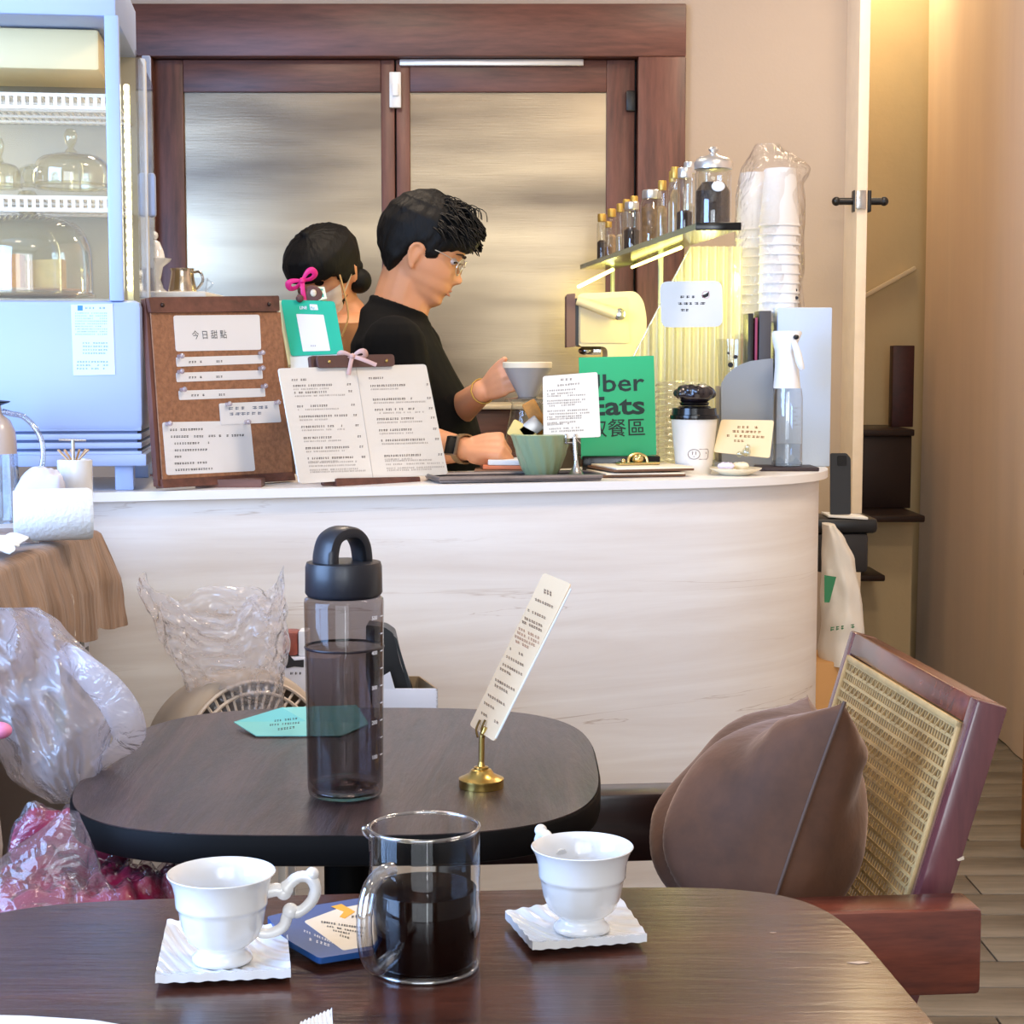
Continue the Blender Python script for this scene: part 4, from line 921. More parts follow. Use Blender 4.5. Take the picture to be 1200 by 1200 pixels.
def rings(R, nn=28):
    V, F = [], []
    for (c, rx, ry, tl) in R:
        for j in range(nn):
            a = 2*PI*j/nn; V.append(Vector(c)+Vector((rx*math.cos(a), ry*math.sin(a), tl*math.cos(a)*rx)))
    for i in range(len(R)-1):
        for j in range(nn): F.append((i*nn+j, i*nn+(j+1) % nn, (i+1)*nn+(j+1) % nn, (i+1)*nn+j))
    F += [tuple(range(nn))[::-1], tuple((len(R)-1)*nn+j for j in range(nn))]; return V, F
# ---- barista in profile
YB = 3.76
m1 = thing('person', 'person in black t-shirt and thin glasses holding the coffee dripper behind the counter', 'person')
hc = A(501, 293, YB); HM = basis(hc, -4, 24)
S_ = 1.0
Hd = xf(mrg(headgeo(), ear(1), ear(-1)), HM)
nk = mrg(limb([HM @ Vector((-.022, 0, -.045)), A(468, 350, YB), A(462, 384, YB)], [.056, .056, .070]), limb([HM @ Vector((.005, 0, -.075)), A(476, 360, YB)], [.044, .052]))
tors = rings([(A(468, 372, YB), .045, .07, 0), (A(463, 388, YB), .070, .150, 0), (A(462, 405, YB), .088, .195, 0), (A(468, 435, YB), .100, .195, 0), (A(476, 470, YB), .112, .175, 0), (A(482, 510, YB), .120, .165, 0), (A(482, 560, YB), .115, .160, 0), (A(478, 620, YB), .115, .170, 0)])
sh1, el1, wr1 = A(462, 408, YB-.155), A(478, 522, YB-.20), A(542, 526, YB-.335)
sh2, el2, wr2 = A(482, 408, YB+.155), A(510, 503, YB+.08), A(565, 459, YB-.20)
arms = mrg(limb([sh1, el1], [.055, .042]), limb([el1, (el1+wr1)/2, wr1], [.042, .040, .026]), limb([sh2, el2], [.055, .042]), limb([el2, (el2+wr2)/2, wr2], [.040, .036, .025]))
f1 = (A(605, 520, YB-.38)-wr1).normalized(); h1 = hand(wr1+f1*.010, f1, Vector((0, -.75, .65)), 1, (1.25, 1.3, .7), .02, .8, .92, thumb_dir=f1*.8+Vector((0, .2, -.3)))
f2 = (A(597, 443, YB-.265)-wr2).normalized(); h2 = hand(wr2+f2*.006, f2, Vector((-.25, -.85, .1)), -1, (.45, .75, .6), .02, .3, .80, thumb_dir=f2*.75+Vector((0, -.25, .55)))
hip = A(478, 600, YB); legs = mrg(limb([hip+Vector((0, -.09, -.02)), Vector((hip.x+.03, YB-.10, .50)), Vector((hip.x, YB-.10, .09))], [.105, .070, .045]), limb([hip+Vector((0, .09, -.02)), Vector((hip.x, YB+.10, .50)), Vector((hip.x-.02, YB+.10, .09))], [.105, .070, .045]))
fuse('body', mrg(Hd, nk, xf(tors, Matrix.Identity(4)), arms, h1, h2, legs), SKIN, .0042, m1, 4, .5)
def grow(g, c, k): return g
shirt = rings([(A(467, 360, YB), .058, .074, -.34), (A(464, 371, YB), .078, .100, -.2), (A(463, 384, YB), .080, .160, 0), (A(464, 403, YB), .098, .212, 0), (A(472, 435, YB), .114, .212, 0), (A(484, 470, YB), .130, .190, 0), (A(490, 510, YB), .140, .180, 0), (A(490, 560, YB), .136, .178, 0), (A(480, 615, YB), .130, .185, 0)])
sl = mrg(limb([sh1, sh1.lerp(el1, .55), sh1.lerp(el1, .93)], [.070, .066, .060]), limb([sh2, sh2.lerp(el2, .55), sh2.lerp(el2, .97)], [.070, .068, .062]))
colr = tube([Vector(A(467, 360, YB))+Vector((.056*math.cos(a/20*2*PI), .072*math.sin(a/20*2*PI), -.020*math.cos(a/20*2*PI))) for a in range(20)], .009, 8, True)
fuse('tshirt', mrg(shirt, sl, colr), SHIRT, .005, m1, 5, .5)
tr = mrg(limb([hip+Vector((0, -.085, .0)), Vector((hip.x+.03, YB-.10, .50)), Vector((hip.x, YB-.10, .06))], [.122, .085, .062]), limb([hip+Vector((0, .085, .0)), Vector((hip.x, YB+.10, .50)), Vector((hip.x-.02, YB+.10, .06))], [.122, .085, .062]))
fuse('trousers', tr, mat('dark_trousers', (24, 24, 30), .85), .012, m1, 4, .5)
for sy in (-.10, .10): part('shoe', ball((hip.x+.05, YB+sy, .045), (.13, .045, .045), 20, 12), BLACK, m1)
# hair
HF = [(-.08, -.03), (-.04, .02), (0, .074), (.03, .090), (.055, .097), (.085, .084), (.105, .056), (.120, .018), (.128, -.03)]
HB = [(-.08, -.060), (-.05, -.088), (-.03, -.106), (0, -.119), (.03, -.121), (.06, -.115), (.09, -.096), (.11, -.072), (.124, -.045), (.128, -.035)]
HWd = [(-.08, .050), (-.04, .074), (0, .084), (.03, .088), (.06, .086), (.09, .072), (.11, .050), (.124, .020), (.128, .004)]
BND = [(-.13, -.082), (-.055, -.080), (-.045, -.05), (-.035, -.030), (-.022, -.006), (-.010, .006), (.004, .004), (.012, -.018), (.022, -.022), (.033, -.016), (.042, .008), (.06, .016), (.075, .026), (.12, .030)]
def hairpt(z, th):
    p = headpt(z, th, FX=HF, BX=HB, HW=HWd, face=False)
    b = lerp(BND, p.x); r = p-Vector((-.015, 0, z))
    ns = .0035*noise.noise(Vector((th*9, z*22, 0)))+.002*noise.noise(Vector((th*26, z*30, 4)))
    if z < b: q = max(0, 1-(b-z)/.006); return Vector((-.015, 0, z))+r*(.80+.15*q)
    edge = min(1, (z-b)/.012); return Vector((-.015, 0, z))+r*(.93+.07*edge**.5)+r.normalized()*ns
nz, nn = 70, 110; zs = [-.088+.2158*(i/nz) for i in range(nz+1)]
V = [hairpt(z, 2*PI*j/nn) for z in zs for j in range(nn)]; F = [(i*nn+j, i*nn+(j+1) % nn, (i+1)*nn+(j+1) % nn, (i+1)*nn+j) for i in range(nz) for j in range(nn)]+[tuple(range(nn))[::-1], tuple(nz*nn+j for j in range(nn))]
hr = part('hair', xf((V, F), HM), HAIR, m1, smooth=80)
R9 = random.Random(11); gs = []
for k in range(420):
    th = R9.uniform(-1.5, 1.5); z = R9.uniform(.045, .118); p0 = headpt(z, th, FX=HF, BX=HB, HW=HWd, face=False); 
    L = R9.uniform(.025, .05); up_ = R9.uniform(-.001, .006)
    d = Vector((.75, .25*math.sin(th)+R9.uniform(-.2, .2), -.45+R9.uniform(-.1, .35))).normalized(); nrm = (p0-Vector((-.01, 0, .02))).normalized()
    P = [p0-nrm*.006, p0+nrm*(.002+up_)+d*L*.35, p0+nrm*(.001+up_*.7)+d*L*.7, p0-nrm*(.002)+d*L]
    P = [q for q in P if q.x < .104]
    if len(P) < 3: continue
    gs.append(tube(arc(P, 6), [.0024*(1-.7*i/8) for i in range(len(arc(P, 6)))], 4))
for k in range(26):
    p0 = Vector((R9.uniform(-.02, .05), R9.uniform(-.04, .04), .112)); L = R9.uniform(.5, 1.1); P = arc([p0, p0+Vector((.014*L, R9.uniform(-.01, .01), .014*L)), p0+Vector((.032*L, R9.uniform(-.01, .01), .012*L)), p0+Vector((.042*L, 0, -.004))], 8); gs.append(tube(P, [.0011]*len(P), 4))
part('hair_locks', xf(mrg(*[g for g in gs if len(g[0])]), HM), HAIR, hr, smooth=80, kind='stuff')
EYE = mat('eye_dark', (28, 18, 15), .2); LIP = mat('lips', (206, 134, 108), .5); BROW = mat('eyebrow', (60, 38, 30), .8)
for sy in (-1, 1):
    part('eye', xf(ball((.064, sy*.030, .000), (.010, .012, .0085), 14, 10), HM), mat('eye_white', (214, 196, 184), .3), m1)
    part('eyelid', xf(tube(arc([(.0705, sy*.018, -.003), (.0745, sy*.028, .0015), (.070, sy*.042, -.002)], 8), .0022, 8), HM), EYE, m1)
    part('eyebrow', xf(tube(arc([(.0795, sy*.014, .016), (.079, sy*.030, .020), (.067, sy*.048, .016)], 8), [.0022, .0028, .0026, .0026, .0024, .002, .0018, .0014, .001][:9], 8), HM), BROW, m1)
part('lips', xf(mrg(tube(arc([(.068, -.022, -.0645), (.079, -.012, -.063), (.0835, 0, -.061), (.079, .012, -.063), (.068, .022, -.0645)], 12), .0022, 8), tube(arc([(.068, -.021, -.067), (.079, -.011, -.070), (.083, 0, -.071), (.079, .011, -.070), (.068, .021, -.067)], 12), .0024, 8)), HM), LIP, m1, smooth=60)
gl = part('glasses', xf(mrg(*[tube([(.086-.25*max(0, abs(sy*.031+.022*math.cos(a/20*2*PI))-.028), sy*.031+.022*math.cos(a/20*2*PI), -.006+.0185*math.sin(a/20*2*PI)) for a in range(20)], .0011, 6, True) for sy in (-1, 1)], tube([(.088, -.009, -.002), (.090, 0, .001), (.088, .009, -.002)], .0011, 6), *[tube([(.080, sy*.053, .002), (.04, sy*.074, .006), (-.008, sy*.079, .006)], .0010, 6) for sy in (-1, 1)]), HM), mat('glasses_silver', (214, 206, 190), .3, metal=.8), m1)
for sy in (-1, 1): part('lens', xf(([Vector((.0855-.25*max(0, abs(sy*.031+.020*math.cos(a/18*2*PI))-.028), sy*.031+.020*math.cos(a/18*2*PI), -.006+.017*math.sin(a/18*2*PI))) for a in range(18)], [tuple(range(18))]), HM), thin('lens_glass', (.93, .92, .86), .03, .16, 1), gl)
# watch and bracelet
def band(c, d, r, w_, th, n=24):
    d = Vector(d).normalized(); u = d.orthogonal().normalized(); v = d.cross(u); V, F = [], []
    for i in range(n):
        a = 2*PI*i/n; e = u*math.cos(a)+v*math.sin(a)
        V += [c+e*r-d*w_, c+e*r+d*w_, c+e*(r+th)+d*w_, c+e*(r+th)-d*w_]
    for i in range(n):
        j = (i+1) % n
        for q in range(4): F.append((4*i+q, 4*i+(q+1) % 4, 4*j+(q+1) % 4, 4*j+q))
    return V, F
wd = (wr1-el1).normalized(); wc = wr1+wd*.004
wt = part('watch_band', band(wc, wd, .0275, .008, .003), mat('watch_gold_band', (150, 126, 92), .4, metal=.5), m1)
nf = Vector((.1, -1, .15)); nf = (nf-wd*nf.dot(wd)).normalized(); sf_ = wd.cross(nf)
MW = Matrix(((wd.x, sf_.x, nf.x, 0), (wd.y, sf_.y, nf.y, 0), (wd.z, sf_.z, nf.z, 0), (0, 0, 0, 1)))
part('watch_case', box(wc+nf*.031, (.034, .040, .010), .004, MW), mat('watch_rim', (150, 130, 110), .3, metal=.8), wt)
part('watch_face', box(wc+nf*.0362, (.029, .035, .0012), .0004, MW), BLACKG, wt)
bd2 = (wr2-el2).normalized()
br = part('bracelet', tube([wr2+bd2*.004+(Vector((0, math.cos(a/24*2*PI), math.sin(a/24*2*PI)))-bd2*bd2.dot(Vector((0, math.cos(a/24*2*PI), math.sin(a/24*2*PI))))).normalized()*.0265 for a in range(24)], .0016, 6, True), GOLD, m1)
fin(m1)
# ---- second person, head bowed
YW = 4.28
m2 = thing('person', 'person with black hair in a low bun, white face mask and bowed head', 'person')
h2c = A(379, 315, YW); HM2 = basis(h2c, 238, 40) @ Matrix.Scale(.96, 4)
nb0 = A(404, 372, YW+.05)
body2 = rings([(A(404, 368, YW+.03), .05, .05, 0), (A(402, 385, YW+.03), .14, .08, 0), (A(398, 405, YW+.03), .185, .10, 0), (A(395, 450, YW+.03), .165, .105, 0), (A(393, 520, YW+.03), .14, .10, 0), (A(390, 600, YW+.03), .16, .11, 0)])
arm2 = mrg(limb([A(345, 405, YW), A(338, 490, YW-.06), A(375, 530, YW-.22)], [.045, .036, .024]), limb([A(432, 398, YW), A(446, 480, YW-.05), A(420, 530, YW-.22)], [.045, .036, .024]))
hl2 = hand(A(375, 530, YW-.22), (.4, -.8, -.1), (0, .1, 1), -1, (.5, .5, .4), .03, .4, .85); hr2 = hand(A(420, 530, YW-.22), (-.3, -.8, -.1), (0, .1, 1), 1, (.5, .5, .4), .03, .4, .85)
leg2 = mrg(*[limb([Vector((A(390, 600, YW).x+sx, YW+.03, .88)), Vector((A(390, 600, YW).x+sx, YW, .48)), Vector((A(390, 600, YW).x+sx, YW+.03, .07))], [.09, .06, .04]) for sx in (-.08, .08)])
fuse('body', mrg(xf(mrg(headgeo(), ear(1), ear(-1)), HM2), limb([HM2 @ Vector((-.03, 0, -.04)), A(398, 365, YW+.04), nb0], [.048, .048, .06]), body2, arm2, hl2, hr2, leg2), SKIN, .006, m2, 4, .5)
dress = rings([(A(402, 379, YW+.03), .115, .082, 0), (A(402, 388, YW+.03), .165, .10, 0), (A(398, 408, YW+.03), .200, .115, 0), (A(395, 450, YW+.03), .180, .12, 0), (A(393, 520, YW+.03), .155, .115, 0), (A(390, 600, YW+.03), .20, .15, 0), (A(390, 800, YW+.03), .24, .18, 0)])
fuse('dress', mrg(dress, limb([A(345, 405, YW), A(341, 455, YW-.03)], [.056, .052]), limb([A(432, 398, YW), A(441, 450, YW-.03)], [.056, .052])), mat('brown_dress', (158, 108, 66), .85, var=.3, vscale=10), .009, m2, 6, .5)
def hair2(z, th):
    p = headpt(z, th, FX=[(a, b+.016) for a, b in F_X if a > -.07]+[(.118, .01)], BX=[(a, b-.018) for a, b in B_X]+[(.118, -.01)], HW=[(a, b+.014) for a, b in H_W]+[(.118, .012)], face=False)
    b = lerp([(-.1, -.09), (-.02, -.07), (.0, -.02), (.03, -.03), (.05, .012), (.09, .020)], p.x)
    if z < b: return Vector((p.x*.8, p.y*.8, z))
    return p+p.normalized()*.003*noise.noise(Vector((th*8, z*20, 1)))
nz, nn = 50, 80; zs = [-.10+.218*(i/nz) for i in range(nz+1)]
V = [hair2(z, 2*PI*j/nn) for z in zs for j in range(nn)]; F = [(i*nn+j, i*nn+(j+1) % nn, (i+1)*nn+(j+1) % nn, (i+1)*nn+j) for i in range(nz) for j in range(nn)]+[tuple(range(nn))[::-1], tuple(nz*nn+j for j in range(nn))]
h_ = part('hair', xf((V, F), HM2), HAIR, m2, smooth=80)
bn = A(421, 329, YW+.02); part('hair_bun', mrg(ball(bn, (.031, .028, .032), 20, 14), ball(bn+Vector((-.006, 0, .036)), (.016, .016, .018), 14, 10), limb([bn, A(408, 312, YW+.02)], [.018, .016])), HAIR, h_, smooth=60)
def maskpt(u, v):
    z = -.105+u*.085; th = (v-.5)*2.3; p = headpt(z, th); return Vector((p.x+.010+.010*math.exp(-((v-.5)/.12)**2), p.y*1.06, z))
mg = grid(maskpt, 14, 20); part('face_mask', xf(mrg(mg, ([p-Vector((.002, 0, 0)) for p in mg[0]], [q[::-1] for q in mg[1]])), HM2), mat('mask_white', (226, 214, 208), .8), m2, smooth=80)
for sy in (-1, 1): part('mask_strap', xf(tube(arc([(.045, sy*.066, -.05), (.015, sy*.076, -.03), (-.012, sy*.083, -.012)], 8), .002, 6), HM2), mat('strap_white', (220, 206, 180), .7), m2)
part('apron_strap', tube(arc([A(398, 322, YW-.10), A(404, 345, YW-.10), A(408, 372, YW-.10), A(400, 395, YW-.115)], 12), .006, 8, flat=.4), mat('strap_tan', (196, 160, 110), .8), m2, label='thin tan neck strap')
fin(m2)
# ================================================================== THINGS ON THE COUNTER, LEFT TO RIGHT
# white cabinet behind the cork board, with ornament and pitcher
wcb = thing('white_storage_box', 'white storage box top behind the cork board', 'box')
a = A(168, 346, 3.55); b = A(258, 346, 3.55)
part('box_body', box2((a.x, 3.36, HC), (b.x, 3.62, a.z-.012), .006), WHITE, wcb)
part('box_lid', box2((a.x-.006, 3.355, a.z-.012), (b.x+.006, 3.626, a.z), .004), WHITE, wcb); fin(wcb)
zs_ = a.z
orn = thing('ceramic_ornament', 'white ceramic footed ornament left of the steel pitcher', 'ornament')
oc = A(182, 342, 3.50); part('pedestal_dish', lathe([(.022, zs_), (.026, zs_+.003), (.016, zs_+.012), (.011, zs_+.03), (.016, zs_+.055), (.030, zs_+.066), (.033, zs_+.072), (.030, zs_+.072), (.0005, zs_+.064)], 24, (oc.x, 3.50, 0), rfun=lambda a, z: 1+.05*math.cos(a*8)), PORC, orn, smooth=50)
part('figure', mrg(lathe([(.0005, zs_+.066), (.022, zs_+.068), (.018, zs_+.088), (.011, zs_+.105), (.0005, zs_+.112)], 18, (oc.x, 3.50, 0)), ball((oc.x-.002, 3.50, zs_+.118), .010, 12, 8)), PORC, orn, smooth=60); fin(orn)
pj = thing('steel_pitcher', 'small steel milk pitcher on the white box', 'pitcher'); pc = A(214, 342, 3.48)
part('pitcher_body', olathe([(.0005, zs_+.001), (.027, zs_+.001), (.0285, zs_+.006), (.024, zs_+.030), (.022, zs_+.044), (.024, zs_+.051), (.0225, zs_+.050), (.0205, zs_+.044)], 32, (pc.x, 3.48, 0)), mat('pitcher_steel', (206, 190, 168), .22, metal=1), pj, smooth=50)
part('handle', tube(arc([(pc.x+.023, 3.48, zs_+.043), (pc.x+.038, 3.47, zs_+.043), (pc.x+.043, 3.47, zs_+.026), (pc.x+.030, 3.48, zs_+.010)], 14), .0028, 8), STEEL, pj); fin(pj)
gc = thing('clear_glass_cup', 'tiny clear glass cup on its side right of the steel pitcher', 'glass'); q_ = A(234, 342, 3.44)
part('cup_glass', olathe([(.0005, zs_+.001), (.013, zs_+.001), (.017, zs_+.030)], 24, (q_.x, 3.44, 0)), GLST if False else GLASST, gc); part('handle', tube(arc([(q_.x+.015, 3.44, zs_+.026), (q_.x+.026, 3.44, zs_+.018), (q_.x+.015, 3.44, zs_+.006)], 10), .002, 6), GLASST, gc); fin(gc)
gc['label'] = 'tiny clear glass cup with handle right of the steel pitcher'
# cork board
PB1 = Plane.by(Z(187, 568, HC+.012), Z(343, 557, HC+.012), A(250, 349, 3.06))
kb1 = thing('cork_notice_board', 'dark framed cork board leaning on the counter with white notes', 'notice board')
part('backing', slab([(171, 349), (324, 347), (345, 557), (186, 570)], PB1, -.014, -.002, 2), DKWOODZ, kb1)
CORK = mat('cork', (166, 116, 84), .9, var=.38, vscale=120, bump=.4, bscale=160)
part('cork_sheet', slab([(176, 366), (328, 366), (342, 553), (190, 562)], PB1, -.001, .002, 1), CORK, kb1)
part('top_bar', slab([(171, 349), (324, 347), (325, 365), (174, 367)], PB1, -.001, .007, 2), DKWOOD, kb1)
for px, py in ((187, 358), (312, 357)): part('bar_screw', ball(PB1.at(px, py, .008), .004, 10, 8), mat('screw_dark', (70, 54, 46), .4, metal=.8), kb1)
part('lower_ledge', slab([(188, 562), (343, 553), (345, 563), (190, 572)], PB1, -.016, .004, 1), DKWOOD, kb1)
part('foot_block', slab([(229, 562), (306, 562), (306, 573), (229, 573)], Plane((0, PB1.at(260, 568).y-.012, 0), (0, 1, 0)), -.05, .0, 1), DKWOOD, kb1)
fin(kb1)
def note(pts, label, r=3, rows=(), h=.0006, ink=INK, name='paper_note', pl=PB1, off=.0022):
    t = thing(name, label, 'note', 'paper notes pinned on the cork board')
    part('note_sheet', slab(pts, pl, off, off+h, r), mat('note_white', (228, 228, 230), .7), t)
    if rows: part('printed_text', glyphs(pl, rows, off+h+.0003), ink, t, smooth=0)
    return t
n1_ = note([(202, 370), (303, 369), (305, 410), (205, 412)], 'top note on the cork board reading four large characters')
n1_['label'] = 'top note on the cork board reading four large characters'
text('今日甜點', .0165, frame(PB1, 224, 397, 280, 395.5, .0032), mat('ink_soft', (88, 92, 96), .8), 'heading_text', n1_, space=1.62, ext=0)
fin(n1_)
PINM = thin('clear_pin', (.93, .85, .90), .1, .25, 1, .4, (.9, .85, .9))
def pin(px, py, lb):
    t = thing('push_pin', lb, 'push pin', 'clear push pins on the cork board'); c = PB1.at(px, py, .003); n = PB1.n
    part('pin_head', mrg(tube([c, c+n*.008], [.0040, .0032], 10), ball(c+n*.009, .0048, 10, 8)), PINM, t); part('needle', tube([c-n*.003, c+n*.001], .0007, 5), STEEL, t); fin(t)
for (l, y, x0, nm, lab) in ((205, 424, 0, 'upper', 'topmost'), (205, 442, 0, 'middle', 'middle'), (208, 463, 0, 'lower', 'lowest')):
    nn_ = note([(l, y-5), (l+101, y-8), (l+102, y+2), (l+1, y+6)], lab+' of the three narrow price strips on the cork board', 1.5, [(l+15, y+.6, l+33, y, 2.6, 3.2), (l+47, y-.2, l+57, y-.6, 2.6, 2.6)]); fin(nn_)
    pin(l+3, y-6, 'clear push pin at left end of the '+lab+' price strip'); pin(l+98, y-10, 'clear push pin at right end of the '+lab+' price strip')
nn_ = note([(255, 473), (324, 470), (328, 495), (257, 498)], 'small note with two rows of faint characters, right side of cork board', 2, [(266, 479, 318, 477, 3.6, 7), (267, 485.5, 318, 484, 3.6, 6.5)], ink=mat('ink_blue_grey', (120, 130, 150), .8), off=.0034); fin(nn_)
pin(264, 474, 'clear push pin at left of the small right side note'); pin(321, 472, 'clear push pin at right of the small right side note')
nn_ = note([(189, 495), (292, 493), (298, 552), (194, 557)], 'big note with seven lines of print at the bottom of the cork board', 3, [(198, 504, 241, 503, 2.8, 3), (199, 512, 222, 511.6, 2.8, 3), (226, 511.6, 238, 511.4, 2.8, 3), (243, 511.2, 260, 510.8, 2.8, 3), (264, 510.8, 286, 510, 2.8, 3), (203, 520, 245, 519, 2.6, 3), (203, 528, 242, 527, 2.6, 3), (203, 535.5, 214, 535, 2.6, 3), (203, 543.5, 243, 542, 2.6, 3), (204, 551, 254, 549, 2.6, 3)]); fin(nn_)
pin(194, 497, 'clear push pin at top left of the big lower note'); pin(286, 495, 'clear push pin at top right of the big lower note')
# green payment sign, bow, tag
PG = Plane.by(A(341, 425, 3.20), A(403, 418, 3.22), A(360, 352, 3.25))
gsn = thing('green_payment_sign', 'turquoise green payment sign with white card on a cream stand', 'sign')
part('sign_board', slab([(329, 352), (392, 354), (403, 415), (341, 418)], PG, 0, .004, 4), mat('turquoise_green', (16, 178, 146), .4), gsn)
part('cream_back', slab([(325, 352), (331, 352), (344, 426), (338, 428)], PG, -.012, -.001, 0), mat('stand_cream', (232, 224, 176), .5), gsn)
part('sign_stand', slab([(340, 417), (402, 413), (409, 552), (347, 556)], PG, -.010, .001, 2), mat('stand_white', (226, 228, 220), .5), gsn)
part('white_card', slab([(347, 369), (379, 370), (387, 412), (355, 413)], PG, .004, .0048, 1), mat('note_white'), gsn)
text('LINE', .0085, frame(PG, 351, 363.5, 361, 363.5, .0052), MK, 'logo_text', gsn, bold=.0002, sx=.8, ext=0)
part('logo_frame', slab([(362.5, 357.5), (371.5, 358), (373, 364.5), (363.5, 364.2)], PG, .004, .0048, 1), MK, gsn)
text('Pay', .0070, frame(PG, 363.8, 363.2, 370, 363.4, .0052), mat('turquoise_green'), 'logo_text', gsn, sx=.8, ext=0)
part('caption_text', glyphs(PG, [(364, 406.5, 373, 406.3, 1.6, 2.2)], .0052), INKG, gsn, smooth=0)
fin(gsn)
def bow(name, label, c, s, m_, cat='ribbon', tails=((-1, -1.7), (.7, -1.3)), tilt=0, Yn=0):
    t = thing(name, label, cat); c = Vector(c); R_ = Matrix.Rotation(tilt, 4, 'Y')
    def P(x, z, y=0): return c+(R_ @ Vector((x*s, y*s, z*s)))
    for sg in (-1, 1): part('loop', tube(arc([P(0, 0), P(sg*.6, .32, -.15), P(sg*1.0, .30, -.1), P(sg*1.05, -.05, .1), P(sg*.6, -.18, .15), P(0, 0)], 22), [s*(.09+.15*math.sin(PI*min(1, i/21))) for i in range(len(arc([P(0, 0), P(sg*.6, .32, -.15), P(sg*1.0, .30, -.1), P(sg*1.05, -.05, .1), P(sg*.6, -.18, .15), P(0, 0)], 22)))], 8, flat=.3, nrm=(0, 1, 0)), m_, t)
    for tx, tz in tails: part('tail', tube(arc([P(0, 0), P(tx*.45, tz*.4, -.15), P(tx, tz, -.1)], 12), s*.17, 8, flat=.25, nrm=(0, 1, 0)), m_, t)
    part('knot', ball(c, s*.24, 14, 10), m_, t); return fin(t)
bow('ribbon_bow', 'magenta pink ribbon bow above the turquoise payment sign', PG.at(354, 332, .012), .026, mat('magenta_ribbon', (224, 30, 120), .5), tails=((-.6, -1.35),), tilt=-math.radians(30))
kb_ = thing('round_wooden_topper', 'round brown plush topper with pale centre spot above the payment sign', 'decoration')
TP = mat('topper_brown', (98, 66, 60), .75, bump=.2)
part('disc', xf(ball((0, 0, 0), (.021, .010, .021), 24, 14), Matrix.Translation(PG.at(366, 347, -.002))), TP, kb_)
part('pale_spot', xf(ball((0, 0, 0), (.006, .004, .007), 14, 10), Matrix.Translation(PG.at(367, 346, .011))), mat('pale_spot', (222, 206, 180), .6), kb_)
part('lower_bead', ball(PG.at(351, 352, .009), .0075, 14, 10), TP, kb_); fin(kb_)
kb_['label'] = 'round brown topper with pale centre spot above the payment sign'
tg = thing('small_green_tag', 'small white and green tag standing right of the round topper', 'tag')
part('tag_block', slab([(371, 337), (380, 337), (383, 351), (373, 353)], PG, -.006, .004, 1), mat('tag_cream', (228, 236, 196), .5), tg)
part('tag_print', mrg(slab([(373, 339.5), (378, 339.5), (378.4, 341.5), (373.2, 341.5)], PG, .004, .0046), slab([(373.8, 345), (379, 345), (379.6, 349), (374.4, 349)], PG, .004, .0046)), mat('tag_green', (70, 170, 150), .5), tg, kind='stuff'); fin(tg)
# open menu on its leather clip board
PM = Plane.by(Z(347, 567, HC+.008), Z(524, 557, HC+.008), A(410, 428, 3.11))
mn = thing('open_menu', 'open white two page menu leaning in a brown clip holder', 'menu')
part('menu_sheet', slab([(325, 432), (498, 427), (524, 556), (350, 567)], PM, 0, .003, 4), mat('menu_paper', (226, 222, 214), .65), mn)
part('fold_line', slab([(415.5, 430), (416.3, 430), (436.5, 561), (435.7, 561)], PM, .0028, .0034), mat('fold_shadow', (196, 190, 184), .7), mn)
Rm = random.Random(9); rows1, rows2 = [], []
def mrow(page, y, x0, x1, b=1):
    # page-local x 0..1 to px, sheared with the page
    t = (y-430)/130; xl = 325+26*t+(0 if page == 0 else 90-.0); w_ = 88; dy = -2.0*(1 if page else 0)-1.5*0
    (rows1 if b else rows2).append((xl+w_*x0, y+dy-0.03*w_*x0, xl+w_*x1, y+dy-.03*w_*x1, 2.6 if b else 1.9, 2.6 if b else 2.2))
for pg, ys in ((0, (446, 453, 461, 477, 489, 501, 514, 526, 538)), (1, (446, 455, 471, 483, 494, 507, 519, 537))):
    for i, y in enumerate(ys):
        mrow(pg, y, .14, .14+(.22 if i == 0 else Rm.uniform(.42, .7)), 1)
        if i: mrow(pg, y, .86, .93, 1); mrow(pg, y+4, .14, .14+Rm.uniform(.35, .75), 0)
for pg in (0, 1):
    for y in (543, 547, 551.5, 554): mrow(pg, y, .14, .14+Rm.uniform(.6, .8), 0)
part('printed_text', glyphs(PM, rows1, .0034), mat('menu_ink', (110, 100, 96), .8), mn, smooth=0); part('printed_text', glyphs(PM, rows2, .0034), mat('menu_ink_pale', (176, 168, 162), .8), mn, smooth=0)
fin(mn)
ch = thing('menu_clip_holder', 'dark brown leather clip holder with two rivets behind the open menu', 'menu holder')
LEA = mat('brown_leather', (88, 60, 54), .6, bump=.2, bscale=150)
part('clip_bar', slab([(368, 418), (458, 416), (459, 430), (370, 432)], PM, .004, .010, 4), LEA, ch)
part('back_board', slab([(364, 417), (452, 415), (470, 566), (380, 569)], PM, -.010, -.001, 3), LEA, ch)
part('foot', slab([(391, 561), (489, 559), (490, 569), (392, 571)], PM, -.02, .008, 2), DKWOOD, ch)
for px, py in ((382, 425), (449, 424)): part('rivet', ball(PM.at(px, py, .010), .0032, 12, 8), BRASS, ch)
fin(ch)
bow('ribbon_bow', 'dusty pink ribbon bow tied on the brown menu clip', PM.at(407, 419, .016), .022, mat('dusty_ribbon', (200, 156, 140), .45), tails=((-.45, -1.5), (1.9, -.9)), tilt=math.radians(-5))
